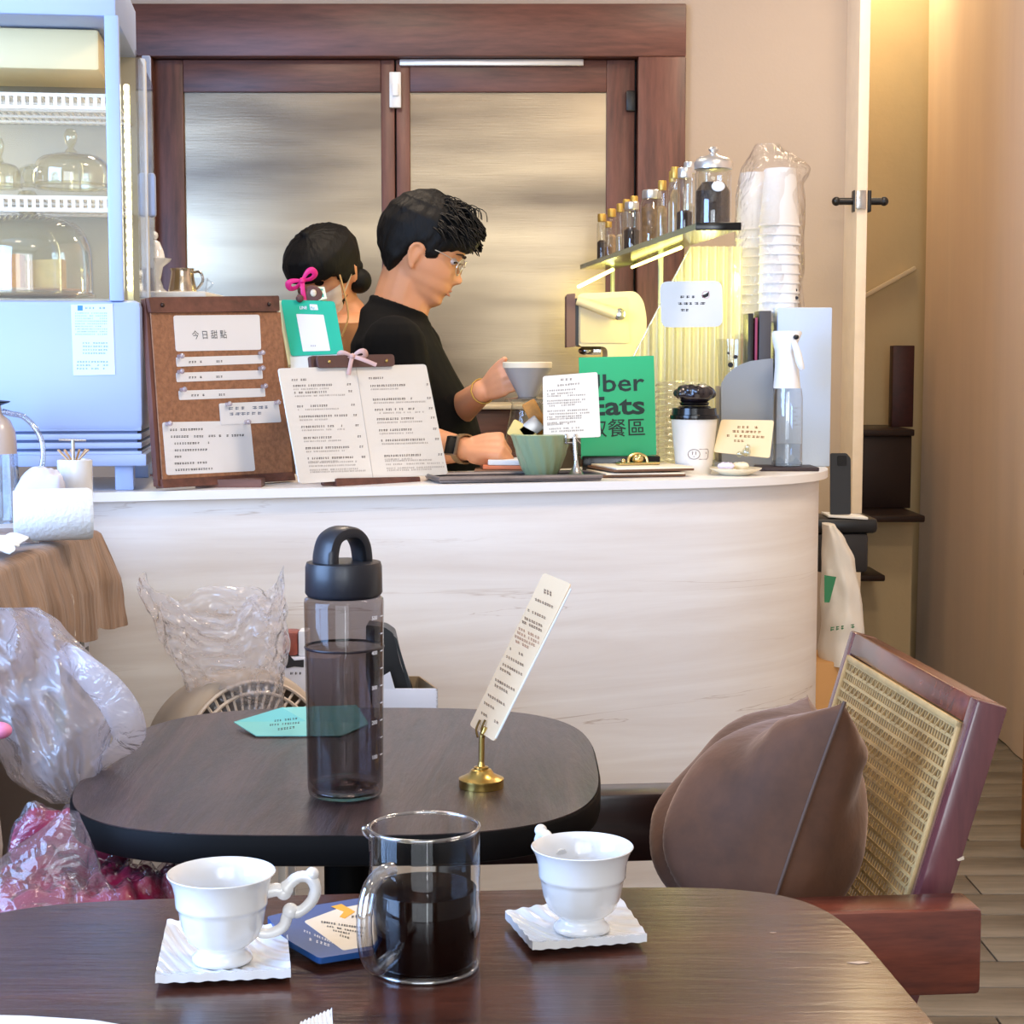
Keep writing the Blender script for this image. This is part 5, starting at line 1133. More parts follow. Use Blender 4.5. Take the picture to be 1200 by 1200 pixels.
# tray, papers, bowl
def at(px, py, z=HC): return Z(px, py, z)
def ctr_place(px, py_contact): return Z(px, py_contact, HC)
ty = thing('metal_tray', 'long grey pewter tray lying along the counter edge', 'tray')
c = Vector((-.03, 3.185, 0)); RT = Matrix.Translation((.005, 3.19, 0)) @ Matrix.Rotation(math.radians(15), 4, 'Z')
PEW = mat('pewter', (128, 122, 124), .38, metal=.8, var=.3, vscale=18)
part('tray_base', xf(box2((-.155, -.05, HC+.001), (.155, .07, HC+.006), .002), RT), PEW, ty)
part('tray_rim', xf(tube([Vector((x, y, HC+.009)) for x, y in ((-.155, -.05), (0, -.053), (.155, -.05), (.16, .01), (.155, .07), (0, .073), (-.155, .07), (-.16, .01))], .0045, 8, True), RT), PEW, ty); fin(ty)
for k, (px0, px1, Yd, z0, th_, mm, lb) in enumerate(((556, 618, 3.36, HC, .010, mat('book_brown', (122, 88, 66), .7), 'brown booklet at the bottom of the small pile beside the hand'), (566, 622, 3.38, HC+.0105, .008, mat('book_orange', (224, 128, 84), .6), 'orange edged pad in the middle of the small pile beside the hand'), (572, 616, 3.38, HC+.019, .010, PAPER, 'white pad on top of the small pile beside the hand'))):
    a = A(px0, 545, Yd); b = A(px1, 545, Yd)
    solo('paper_pad', box2((a.x, Yd-.03, z0), (b.x, Yd+.07, z0+th_), .0015), mm, lb, 'notepad', 'pads piled beside the hand')
bw = thing('green_bowl', 'pale green swirled ribbed bowl holding bread crackers', 'bowl'); bc = Vector((A(634, 545, 3.27).x, 3.27, HC))
zr = A(634, 507, 3.27).z-HC-.004; zr = max(zr, .055)
BR = .057
pr = arc([(.022, 0, 0), (.030, 0, .006), (.043, 0, zr*.42), (BR, 0, zr)], 14); pi_ = [(p.x-.004, p.z) for p in pr[::-1]]
V, F = lathe([(.0005, .001)]+[(p.x, p.z) for p in pr]+[(a, b+.002) for a, b in pi_[:-1]]+[(.0005, .010)], 60)
V = [Vector((v.x*(1+.045*math.sin(14*math.atan2(v.y, v.x)+v.z*75)), v.y*(1+.045*math.sin(14*math.atan2(v.y, v.x)+v.z*75)), v.z)) for v in V]
part('bowl_body', mv((V, F), bc), mat('celadon', (142, 156, 118), .35, coat=.3), bw, smooth=60); fin(bw)
for k, (px, py, sx, sz, tlt, mm, lb) in enumerate(((612, 503, .026, .016, .5, mat('pale_bread', (230, 200, 120), .7, bump=.2), 'pale yellow cracker at left of the green bowl'), (629, 486, .014, .036, -.5, mat('toast_brown', (196, 130, 50), .7, var=.5, vscale=30), 'tall toasted brown rusk in the green bowl'), (622, 498, .016, .022, .9, mat('packet_silver', (170, 165, 160), .3, metal=.6), 'silver wrapped snack in the middle of the green bowl'), (646, 500, .02, .02, .2, mat('pale_bread'), 'pale cracker behind the white card in the green bowl'))):
    c = A(px, py+4, 3.27+(k % 2)*.015)
    solo('cracker', xf(box((0, 0, 0), (sx*2, .010, sz*2), .004), Matrix.Translation(c) @ Matrix.Rotation(tlt, 4, 'Y')), mm, lb, 'snack', 'snacks in the green bowl')
# dripper, carafe, small glass
YD = 3.44
dp = thing('coffee_dripper', 'grey cone coffee dripper with pale rim held in hand', 'coffee dripper')
dc_ = A(618, 465, YD); zt_ = A(618, 424, YD).z; Rt = 28/FPX*YD*1.02
part('cone', olathe([(.018, dc_.z), (.024, dc_.z+.012), (Rt*.78, dc_.z+(zt_-dc_.z)*.55), (Rt*.97, zt_-.012), (Rt*.92, zt_-.012), (.018, dc_.z+.010)], 48, (dc_.x, YD, 0)), mat('dripper_grey', (150, 144, 138), .35, coat=.3), dp, smooth=50)
part('rim', lathe([(Rt*.9, zt_-.013), (Rt*1.0, zt_-.012), (Rt*1.02, zt_-.002), (Rt*.98, zt_), (Rt*.9, zt_-.002)], 48, (dc_.x, YD, 0)), mat('dripper_rim', (226, 208, 176), .5), dp, smooth=50)
part('coffee_bed', lathe([(.0005, zt_-.016), (Rt*.92, zt_-.014)], 32, (dc_.x, YD, 0)), mat('coffee_bed', (60, 38, 28), .9), dp)
part('collar', lathe([(.0005, dc_.z-.010), (.044, dc_.z-.010), (.046, dc_.z-.004), (.020, dc_.z), (.0005, dc_.z)], 40, (dc_.x, YD, 0)), GLASST, dp)
fin(dp)
cf_ = thing('glass_carafe', 'clear glass carafe standing under the coffee dripper', 'glass jug'); zc_ = dc_.z-.011-HC
part('carafe_glass', mv(olathe([(.0005, .001), (.040, .002), (.046, .012), (.047, zc_*.45), (.036, zc_*.8), (.031, zc_-.003), (.034, zc_)], 40), (dc_.x, YD, HC)), GLASST, cf_, smooth=60)
part('coffee', mv(lathe([(.0005, .003), (.044, .004), (.0455, .014), (.0455, .026), (.0005, .026)], 32), (dc_.x, YD, HC)), COF, cf_); fin(cf_)
sg_ = thing('small_glass', 'small glass of amber drink between the hand and bowl', 'glass'); q_ = A(585, 535, 3.40)
part('tumbler', olathe([(.0005, .001), (.017, .001), (.019, .054)], 28, (q_.x, 3.43, HC+.0)), GLASST, sg_); part('drink', lathe([(.0005, .003), (.0162, .003), (.0178, .030), (.0005, .030)], 28, (q_.x, 3.43, HC)), mat('amber_drink', (232, 160, 90), .15), sg_); sg_.location = (0, 0, 0); fin(sg_)
# white card on a steel stand
s2 = thing('steel_card_stand', 'steel pedestal stand holding the white text card', 'card stand'); q_ = Z(675, 553, HC+.006); q_.y = 3.20
q_ = A(675, 553, 3.235); sx_ = q_.x
part('base', lathe([(.0005, 0), (.023, 0), (.024, .004), (.014, .010), (.006, .024), (.004, .036)], 32, (sx_, 3.235, HC)), STEEL, s2, smooth=50)
part('post', tube([(sx_, 3.235, HC+.03), A(673, 512, 3.235)], .0042, 10), STEEL, s2)
PS = Plane((0, 3.232, 1.1), (-.04, 1, -.08))
part('prong', tube(arc([PS.at(664, 520, .0), PS.at(663, 513, .004), PS.at(663, 509, .003)], 6), .0018, 8), STEEL, s2); part('prong', tube(arc([PS.at(680, 520, .0), PS.at(674, 513, .004), PS.at(674, 509, .003)], 6), .0018, 8), STEEL, s2)
part('prong_bar', tube([PS.at(662, 519, -.001), PS.at(676, 519, -.001)], .002, 8), STEEL, s2)
fin(s2)
wc_ = thing('white_text_card', 'white rules card with rows of small print overlapping the green sign', 'card')
part('card_board', slab([(636, 441), (700, 436), (704, 512), (637, 515)], PS, -.001, .001, 3), mat('card_ivory', (232, 222, 202), .6), wc_)
R3 = random.Random(21); rows = [(657, 445, 676, 444, 2.6, 5), (650, 452, 684, 449, 2.2, 3), (641, 458, 676, 456, 1.8, 2.6)]
for y in (462, 464.5, 470, 473, 476, 482, 485.5, 489, 491.5, 496, 498, 503, 506): rows.append((641, y, 641+R3.uniform(28, 56), y-2, 1.8, 2.4))
part('printed_text', glyphs(PS, rows, .0014), mat('card_ink', (150, 132, 116), .8), wc_, smooth=0); fin(wc_)
# green pickup sign
PU = Plane((0, 3.42, 1.1), (-.03, 1, -.04))
us = thing('green_pickup_sign', 'bright green pickup sign with dark lettering on a black base', 'sign')
part('sign_board', slab([(678, 419), (766, 417), (769, 533), (681, 538)], PU, 0, .005, 1), mat('pickup_green', (8, 168, 104), .4), us)
TXU = mat('sign_text_dark', (24, 48, 42), .7)
def rt(tx, size, xr, y, sx, bold):
    text(tx, size, frame(PU, xr, y, xr+60, y-2, .0056), TXU, 'sign_text', us, sx=sx, bold=bold, align='RIGHT')
rt('Uber', .0500, 754.5, 457.5, 1.24, .0006)
rt('Eats', .0510, 756, 484.5, 1.38, .0013)
rt('取餐區', .0390, 757, 508.8, 1.0, .00015)
part('sign_base', box2((PU.at(682, 538).x, 3.395, HC), (PU.at(772, 538).x, 3.455, PU.at(720, 536).z+.004), .002), BLACKG, us); fin(us)
# clipboards
for k, (px0, px1, Yc, z0, lb) in enumerate(((694, 792, 3.33, HC+.001, 'lower of the two flat clipboards at the counter edge'), (702, 800, 3.325, HC+.012, 'upper flat clipboard with the brass clip and cream paper'))):
    cbd = thing('clipboard', lb, 'clipboard', 'clipboards on the counter'); M_ = Matrix.Translation((A((px0+px1)/2, 552, Yc).x, Yc+.02, z0)) @ Matrix.Rotation(math.radians(13+4*k), 4, 'Z')
    part('board', xf(box2((-.083, -.075, 0), (.083, .075, .0045), .001), M_), mat('clipboard_brown', (112, 78, 56), .6), cbd)
    part('paper', xf(box2((-.078, -.078, .0046), (.080, .068, .0080), .0006), M_), CREAM, cbd)
    if k:
        cl = part('clip', xf(mrg(box((-.005, .0, .011), (.085, .026, .005), .002), tube(arc([(-.025, .0, .012), (-.022, .002, .024), (-.005, .004, .030), (.012, .002, .024), (.015, 0, .012)], 14), .0032, 8), ball((-.005, .0, .020), (.012, .012, .009), 14, 8), ball((-.035, 0, .016), .005, 10, 8)), M_), mat('brass_pale', (214, 190, 130), .25, metal=.9), cbd)
    fin(cbd)
# paper cup with black lid and dome
tc2 = thing('takeaway_cup', 'white takeaway paper cup with black lid, line drawing on front', 'cup'); q_ = Vector((A(813, 545, 3.40).x, 3.40, HC))
k_ = 3.40/FPX
hcup = A(813, 491, 3.40).z-HC
part('paper_cup', lathe([(.0005, .004), (20*k_*1.0, .004), (20*k_, 0), (20.6*k_, 0), (27*k_, hcup), (27.6*k_, hcup+.002), (26*k_, hcup+.003), (.0005, hcup)], 40, q_), mat('cup_paper', (232, 226, 214), .6), tc2, smooth=40)
part('lid', lathe([(28.5*k_, hcup), (28.8*k_, hcup+.004), (28.5*k_, hcup+.008), (26.5*k_, hcup+.009), (25.5*k_, hcup+.022), (20*k_, hcup+.023), (18*k_, hcup+.026), (.0005, hcup+.026)], 40, q_), BLACKG, tc2, smooth=30)
def cyf(a, z): r_2 = (20.6+(27-20.6)*z/hcup)*k_+.0006; return q_+Vector((r_2*math.sin(a), -r_2*math.cos(a), z))
def onc(pts, cl=False): return tube([cyf(a, z) for a, z in pts], .00055, 5, cl)
zc2 = hcup*.37
dr_ = [onc([(-.10+.30*math.cos(t/16*2*PI), zc2+.0098*math.sin(t/16*2*PI)) for t in range(16)], True), onc([(.16, zc2+.010), (.62, zc2+.010), (.68, zc2+.006), (.68, zc2-.006), (.62, zc2-.010), (.16, zc2-.010)]), onc([(-.20, zc2+.004), (-.16, zc2+.005), (-.18, zc2-.001)]), onc([(-.04, zc2+.004), (0, zc2+.005), (-.02, zc2-.001)]), onc([(-.12, zc2-.004), (-.08, zc2-.005)]), onc([(.52, zc2+.004), (.56, zc2+.001)])]
part('line_drawing', mrg(*dr_), INKB, tc2, kind='stuff'); fin(tc2)
dm = thing('black_pebble_dome', 'glossy black knobbly dome resting on the takeaway cup lid', 'decoration'); zt3 = HC+hcup+.027
gs = [ball((q_.x, q_.y, zt3+.020), (.036, .036, .019), 24, 14)]
R4 = random.Random(4)
for k in range(34):
    a = k*2.4; e = .4+.9*((k*7) % 11)/11; rr = .040*math.cos(e*.85); gs.append(ball((q_.x+rr*math.cos(a)*.92, q_.y+rr*math.sin(a)*.92, zt3+.014+.022*math.sin(e)), .0095, 10, 7))
fuse('dome_beads', mrg(*gs), mat('black_bead', (30, 22, 26), .22, coat=.5), .003, dm, 2, .4)
part('dome_collar', lathe([(.0005, zt3), (.028, zt3), (.030, zt3+.006), (.0005, zt3+.012)], 30, (q_.x, q_.y, 0)), BLACKG, dm); fin(dm)
# plate with wrapped sweets and cream card
plt = solo('small_cream_plate', lathe([(.0005, .0), (.026, 0), (.030, .002), (.050, .012), (.0515, .0145), (.049, .0145), (.028, .005), (.0005, .004)], 48, Vector((A(862, 555, 3.345).x, 3.345, HC))), mat('plate_cream', (232, 220, 190), .3, coat=.3), 'small cream plate with wrapped sweets near the counter corner', 'plate', smooth=50)
q_ = Vector((A(862, 555, 3.345).x, 3.345, HC+.010))
for k, (dx, dy, mm, lb) in enumerate(((-.020, -.006, mat('sweet_lilac', (214, 208, 226), .35), 'lilac wrapped sweet on the small cream plate'), (.010, .004, mat('sweet_pale', (226, 216, 184), .35), 'pale wrapped sweet on the small cream plate'))):
    solo('wrapped_sweet', pill(q_+Vector((dx, dy, .008)), .017, .009, .007, k+2, .3, 14), mm, lb, 'sweet', 'wrapped sweets on the cream plate', smooth=70)
PK = Plane((0, 3.40, 1.1), (0, 1, -.45))
ccd = thing('cream_note_card', 'cream card with four lines of brown print behind the small plate', 'card')
part('card_board', slab([(845, 492), (907, 493), (902, 537), (836, 530)], PK, 0, .0018, 3), mat('card_yellow_cream', (228, 206, 160), .6), ccd)
part('printed_text', glyphs(PK, [(864, 501, 891, 501.5, 2.8, 5), (858, 506, 896, 507, 2.8, 5), (851, 511, 900, 513, 2.8, 5), (860, 517, 872, 517.5, 2.8, 4)], .0024), mat('card_brown_ink', (140, 96, 56), .8), ccd, smooth=0); fin(ccd)
gk = thing('glass_card_holder', 'small clear glass holder at the foot of the cream card', 'card holder'); c = PK.at(874, 532, .010)
part('bulb', mrg(ball(c, .009, 14, 10), ball(c+Vector((-.014, 0, -.004)), .006, 12, 8), ball(c+Vector((.002, 0, .010)), .006, 12, 8)), thin('holder_glass', (.9, .93, .85), .05, .25, 1.4), gk); fin(gk)
# dark slate, spray bottle, blue grey rack
a = A(888, 550, 3.50); b = A(956, 549, 3.50)
solo('dark_coaster_board', box2((a.x, 3.46, HC), (b.x, 3.56, HC+.008), .0015), mat('slate_dark', (46, 32, 34), .5), 'dark brown rectangular board under the spray bottle', 'board')
sp = thing('spray_bottle', 'clear spray bottle with white trigger head on the dark board', 'spray bottle'); YS = 3.51; k_ = YS/FPX; q_ = A(922, 545, YS); zb_ = HC+.0085
zn = A(922, 455, YS).z; zh = A(922, 390, YS).z
part('bottle_body', olathe([(.0005, zb_+.001), (17*k_, zb_+.001), (18*k_, zb_+.004), (17.6*k_, zn-.02), (16*k_, zn)], 32, (q_.x, YS, 0)), thin('spray_clear', (.93, .95, .96), .03, .10, 1.2), sp, smooth=50)
part('water', lathe([(.0005, zb_+.003), (16.6*k_, zb_+.003), (17*k_, zb_+.045), (.0005, zb_+.045)], 32, (q_.x, YS, 0)), thin('spray_water', (.86, .90, .94), .03, .05, 1), sp)
def sec(py, xl, xr, ry): z = A(0, py, YS).z; l = A(xl, py, YS).x; r = A(xr, py, YS).x; return ((l+r)/2, YS, z), (r-l)/2, ry, 0
part('spray_head', rings([sec(455, 906, 938, .026), sec(430, 908, 936, .024), sec(412, 908, 930, .022), sec(400, 905, 936, .022), sec(391, 904, 940, .021), sec(388, 906, 939, .019)], 24), WHITE, sp, smooth=50)
nz_ = A(933, 395, YS-.022); part('nozzle', ball(nz_, (.006, .004, .005), 10, 8), BLACK, sp)
part('trigger', tube(arc([A(930, 400, YS-.022), A(934, 412, YS-.028), A(937, 424, YS-.030), A(940, 433, YS-.028)], 12), [.006, .0065, .007, .007, .0075, .008, .008, .008, .0078, .0075, .007, .006, .005][:13], 10), WHITE, sp, smooth=60)
part('bottle_print', mrg(*[xf(box((0, 0, 0), (.006, .0006, .002)), Matrix.Translation(A(933-2*(i % 2), 478+i*5, YS-17.6*k_*.86))) for i in range(5)]), mat('print_grey', (150, 156, 164), .6), sp, kind='stuff'); fin(sp)
BG = mat('blue_grey_metal', (192, 206, 222), .45, bump=.1, bscale=200)
rk = thing('blue_grey_rack', 'tall pale blue grey metal rack panel at the counter end', 'rack')
a = A(908, 361, 3.66); b = A(972, 361, 3.66)
part('end_panel', box2((a.x, 3.62, HC), (A(972, 450, 3.64).x, 3.66, a.z), .003), BG, rk)
part('side_panel', box2((a.x, 3.66, HC), (a.x+.004, 3.86, a.z-.02), .001), BG, rk); fin(rk)
# curved grey organiser with black dividers
og = thing('grey_organiser', 'grey metal organiser with curved top edge beside the spray bottle', 'organiser')
OGM = mat('organiser_grey', (146, 150, 154), .45, metal=.2)
PO = Plane((0, 3.60, 1.1), (0, 1, 0))
pts = [(846, 548), (845, 450), (850, 441), (858, 433), (868, 427), (880, 423), (895, 421), (906, 420), (906, 548)]
part('front_panel', slab(pts, PO, -.004, 0, 0), OGM, og)
part('back_panel', slab(pts, Plane((0, 3.70, 1.1), (0, 1, 0)), -.003, 0, 0), OGM, og)
part('low_tray', box2((PO.at(838, 500).x, 3.604, HC), (PO.at(906, 500).x, 3.70, HC+.01)), OGM, og)
fin(og)
for k, (x0, x1, y0, mm, lb) in enumerate(((878, 884, 367, BLACK, 'thin black folder left of the organiser stack'), (886, 889, 372, mat('sleeve_pink', (150, 60, 90), .6), 'thin pink edged sleeve between the black folders'), (891, 905, 364, mat('folder_grey', (72, 70, 72), .6), 'thick charcoal folder right in the organiser'))):
    a = PO.at(x0, y0); b = PO.at(x1, y0); solo('folder', box2((a.x, 3.612, HC+.0105), (b.x, 3.692, a.z), .001), mm, lb, 'folder', 'folders in the grey organiser')
# clear printed cups
def clearcup(px, pyb, Y, w_, h_, label, ptt=True, sy=1):
    t = thing('clear_plastic_cup', label, 'plastic cup', 'clear printed plastic cups'); c = A(px, pyb, Y); k_ = Y/FPX; r0, r1 = w_*.5*k_*.78, w_*.5*k_
    hh = h_*k_
    part('cup_wall', olathe([(.0005, 0), (r0, .0005), (r1, hh), (r1+.001, hh+.001)] if sy > 0 else [(r1+.001, 0), (r1, .001), (r0, hh), (.0005, hh)], 32, c), thin('cup_clear', (.94, .94, .93), .03, .12, 1.2), t, smooth=40)
    gs = []
    for (a, zf_, s_) in ((-.2, .45, 1), (.15, .62, .8), (.25, .35, .7), (-.35, .7, .5)):
        r_ = (r0+(r1-r0)*zf_ if sy > 0 else r1+(r0-r1)*zf_)+.0005; gs.append(ball(c+Vector((r_*math.sin(a), -r_*math.cos(a), hh*zf_)), (.006*s_, .0006, .0055*s_), 10, 6))
    part('black_print', mrg(*gs), INK, t, kind='stuff'); return fin(t)
clearcup(927, 361, 3.72, 32, 32, 'clear printed plastic cup upside down on top of the grey rack', sy=-1)
rb = bpy.data.objects.get('clear_plastic_cup'); rb.location.z = A(0, 361, 3.66).z-.019 if False else rb.location.z
solo('rack_shelf', box2((A(908, 361, 3.66).x, 3.665, A(0, 361, 3.66).z-.02), (A(972, 450, 3.64).x, 3.80, A(927, 361, 3.72).z-.0005), .001), BG, 'narrow grey shelf behind the rack panel carrying the printed cup', 'shelf')
clearcup(857, 452, 3.655, 36, 54, 'clear printed plastic cup behind the curved organiser', sy=1)
q_ = A(857, 452, 3.655)
solo('cup_riser', box2((q_.x-.03, 3.62, HC), (q_.x+.03, 3.69, q_.z-.0005), .002), mat('riser_grey', (150, 140, 128), .6), 'small grey stand beneath the printed cup behind the organiser', 'stand')
# fluted screen with notice
PFY = 3.72
fs = thing('fluted_screen', 'fluted translucent guard panel with slanted edge beside the coffee machine', 'screen')
FLM = thin('fluted_acrylic', (.93, .93, .78), .10, .08, .8, .66, (.95, .94, .70))  # yellow of the LED glow mixed into the acrylic colour
ZSHB = 1.490
def topz(px): 
    return min(ZSHB, A(px, 262, PFY).z if px >= 822 else A(px, 262+(822-px)*(426-262)/(822-738), PFY).z)
V, F = [], []; px = 736; cols = []
nst = 132*2
for i in range(nst+1):
    p_x = 736+(868-736)*i/nst; x = A(p_x, 430, PFY).x; y = PFY+.0075*math.cos(2*PI*(p_x-736)/9.6); cols.append((x, y, max(topz(p_x), HC+.01)))
for (x, y, z) in cols: V += [Vector((x, y, HC+.001)), Vector((x, y, z))]
F = [(2*i, 2*i+2, 2*i+3, 2*i+1) for i in range(nst)]
part('fluted_sheet', (V, F), FLM, fs, smooth=80)
part('edge_bead', tube([Vector((c[0], PFY, c[2])) for c in cols[::6] if c[2] < ZSHB-.001], .0022, 6), thin('edge_acrylic', (.85, .85, .65), .1, .3, 1, .4, (.95, .92, .7)), fs); fin(fs)
PN = Plane((0, PFY-.008, 1.2), (0, 1, 0))
nb_ = thing('rounded_notice', 'rounded white notice with three short lines on the fluted screen', 'notice')
part('notice_board', slab([(773, 330), (846, 329), (847, 383), (775, 384)], PN, 0, .003, 10), mat('notice_white', (232, 232, 228), .5), nb_)
part('printed_text', glyphs(PN, [(797, 348, 822, 348, 3, 6.4), (788, 356, 832, 355.5, 3, 6.4), (797, 363.5, 809, 363.5, 3, 6), ], .0034), INK, nb_, smooth=0)
part('bird_drawing', mrg(slab([(822, 346), (826, 345), (829, 343), (831, 341), (830, 347), (826, 349), (823, 349)], PN, .003, .0034)), INK, nb_)
part('pink_ring', tube([PN.at(827+4.2*math.cos(t/20*2*PI), 345.5+4.2*math.sin(t/20*2*PI), .0034) for t in range(20)], .0004, 5, True), mat('pink_line', (200, 130, 140), .6), nb_); fin(nb_)
# clear lid stack
for k in range(14):
    c = Vector((A(798, 480, 3.56).x, 3.56, HC+.004+k*.0128))
    solo('cup_cover', olathe([(.026, .012), (.046, .010), (.0535, .004), (.0545, .001), (.053, 0)], 28, c), thin('lid_plastic', (.95, .94, .90), .12, .10, .9, .16, (.9, .88, .8)), ['lowest', 'second lowest', 'third lowest', 'fourth lowest', 'fifth lowest', 'sixth lowest', 'seventh lowest', 'seventh from top', 'sixth from top', 'fifth from top', 'fourth from top', 'third from top', 'second from top', 'topmost'][k]+' clear lid of the nested stack behind the takeaway cup', 'cup lid', 'clear cup lids in a stack', smooth=50)
# ------------------------------------------------------------------ cups stacked in a bag
PCUP = mat('paper_cup_white', (238, 234, 228), .55)
ORD = ['topmost', 'second', 'third', 'fourth', 'fifth', 'sixth', 'seventh', 'eighth', 'ninth', 'tenth', 'eleventh', 'twelfth', 'thirteenth', 'lowest']
def pcup(c, r0, r1, h, label, i):
    return solo('paper_cup', olathe([(.0005, h), (r0, h), (r0+.0003, h-.001), (r1, .004), (r1+.0022, .003), (r1+.0022, 0), (r1-.001, 0)], 32, c), PCUP, label, 'paper cup', 'stacked white paper cups', smooth=40)
YU = 3.72; k_ = YU/FPX
for (pxc, ytop, w1, w0, Yc, nC, lb) in ((915, 198, 47, 36, YU, 11, 'right'), (886, 203, 44, 34, YU+.10, 12, 'left')):
    kk = Yc/FPX; r1, r0 = w1/2*kk*.98, w0/2*kk*.98; zt4 = A(pxc, ytop, Yc).z; hC = 66*kk; x_ = A(pxc-2, 300, Yc).x
    base0 = zt4-hC; stp = .0205
    for i in range(nC):
        zz_ = base0-i*stp
        if zz_ < 1.30 and False: break
        pcup(Vector((x_, Yc, zz_)), r0, r1, hC, ('topmost upturned paper cup of the %s stack' % lb) if i == 0 else '%s upturned paper cup counting down the %s bagged stack' % (ORD[i], lb), i)
    lo_ = base0-(nC-1)*stp
    solo('cup_stand', lathe([(.030, HC), (.030, HC+.006), (.012, HC+.01), (.012, lo_-.004), (.028, lo_-.001), (.0005, lo_-.0005)], 24, (x_, Yc, 0)), mat('cup_stand', (206, 196, 180), .5), 'slim stand under the %s paper cup stack' % lb, 'stand')
bgc = []
def bagf(u, v):
    a = u*2*PI; z0, z1 = A(0, 395, YU).z, A(0, 166, YU).z; z = z0+(z1-z0)*v
    cx_ = A(902+6*v, 300, YU).x; w_ = 41*k_*(1-.25*max(0, v-.72)/.28-.0)+.0015*math.sin(v*23+a*3)+.006*noise.noise(Vector((math.cos(a)*2, math.sin(a)*2, v*7)))
    if v > .88: w_ *= 1-.55*(v-.88)/.12; cx_ -= .012*(v-.88)/.12
    if .80 < v < .97: cx_ += .018*math.sin((v-.80)/.17*PI)*(.5+.5*math.cos(a))
    return Vector((cx_+w_*math.cos(a), YU+.05+w_*1.2*math.sin(a), z))
solo('cup_bag', grid(bagf, 48, 70, True), thin('bag_film', (.97, .96, .95), .12, .05, .9, .10, (.95, .90, .85), .8, 30), 'clear plastic bag wrapped around the two paper cup stacks', 'plastic bag', smooth=80)
# ------------------------------------------------------------------ bottle shelf with LED strip
ZSH = 1.506; YN_, YF_ = 3.30, 4.70
def shx(Y): return .392-(Y-3.30)*.115
sh = thing('glass_jar_shelf', 'long green glass shelf carrying jars above the fluted screen', 'shelf')
SHM = mat('shelf_olive_glass', (92, 104, 66), .2, coat=.4)
part('shelf_board', prism([Vector((shx(YN_)-.04, YN_, ZSH-.012)), Vector((shx(YN_)+.045, YN_, ZSH-.012)), Vector((shx(YF_)+.055, YF_, ZSH-.012)), Vector((shx(YF_)-.045, YF_, ZSH-.012))], [Vector((shx(YN_)-.04, YN_, ZSH)), Vector((shx(YN_)+.045, YN_, ZSH)), Vector((shx(YF_)+.055, YF_, ZSH)), Vector((shx(YF_)-.045, YF_, ZSH))]), SHM, sh)
part('front_trim', box2((shx(YN_)-.041, YN_-.006, ZSH-.014), (shx(YN_)+.046, YN_, ZSH+.001), .001), BLACKG, sh)
for y_ in (3.98, 4.62): part('shelf_post', tube([(shx(y_)+.03, y_, HC), (shx(y_)+.03, y_, ZSH-.012)], .006, 10), mat('post_glass', (170, 178, 150), .3), sh)
LEDY = mat('led_yellow', (255, 240, 130), .4, emit=7)
part('led_tube', tube([A(798, 290, 3.65), A(741, 313, 4.35)], .004, 8), LEDY, sh); part('led_tube', tube([A(718, 316, 4.55), A(678, 336, 4.35)], .005, 8), LEDY, sh); 
fin(sh)
for (x, y, z) in ((.44, 3.86, 1.42), (.38, 3.90, 1.34), (.25, 4.45, 1.42)):
    l = bpy.data.lights.new('led_strip_light', 'POINT'); l.energy = 1.5; l.color = (1, .90, .28); l.shadow_soft_size = .02
    o = bpy.data.objects.new('led_strip_light', l); COL.objects.link(o); o.location = (x, y, z)
JG = thin('jar_glass', (.94, .94, .90), .03, .12, 1.3)
def solveY(px):
    lo, hi = YN_, YF_
    for _ in range(40):
        m_ = (lo+hi)/2
        if 600+FPX*shx(m_)/(m_*1.012) > px: lo = m_
        else: hi = m_
    return lo
CONT = [mat('spice_brown', (150, 112, 70), .9, var=.6, vscale=90), mat('spice_dark', (52, 34, 26), .9, var=.5, vscale=90), mat('spice_tan', (196, 160, 110), .9, var=.5, vscale=90), mat('spice_pale', (210, 196, 166), .9, var=.4, vscale=90)]
jars = [(703, 251, 9, 0, 1, .55, 'g'), (711, 245, 9, .012, 2, .6, 'g'), (716, 260, 7, -.02, 0, .4, 'g'), (724, 239, 8, .0, 3, .5, 'g'), (730, 234, 8, .004, 0, .6, 'g'), (737, 230, 8, .01, 2, .5, 'g'), (743, 237, 15, -.02, 1, .55, 's'), (757, 223, 20, .010, 0, .9, 's'), (775, 212, 9, -.01, 2, .7, 'g'), (781, 201, 9, .01, 3, .7, 'g'), (789, 196, 9, -.008, 2, .8, 'g'), (799, 190, 12, .012, 3, .5, 's'), (805, 197, 15, -.022, 1, .4, 's'), (815, 184, 11, .014, 2, .6, 's')]
desc_ = ['far end slim vial', 'second slim gold capped vial', 'short front vial', 'gold capped vial with pale fill', 'slim vial before the wide jar', 'tall gold capped vial', 'wide clear jar holding black spice', 'broad silver lidded jar of dried leaves', 'plain slim vial', 'tall gold capped tube', 'taller gold capped tube with tan fill', 'silver capped pale bottle', 'short wide bottle with dark fill', 'tall silver capped bottle by the big jar']
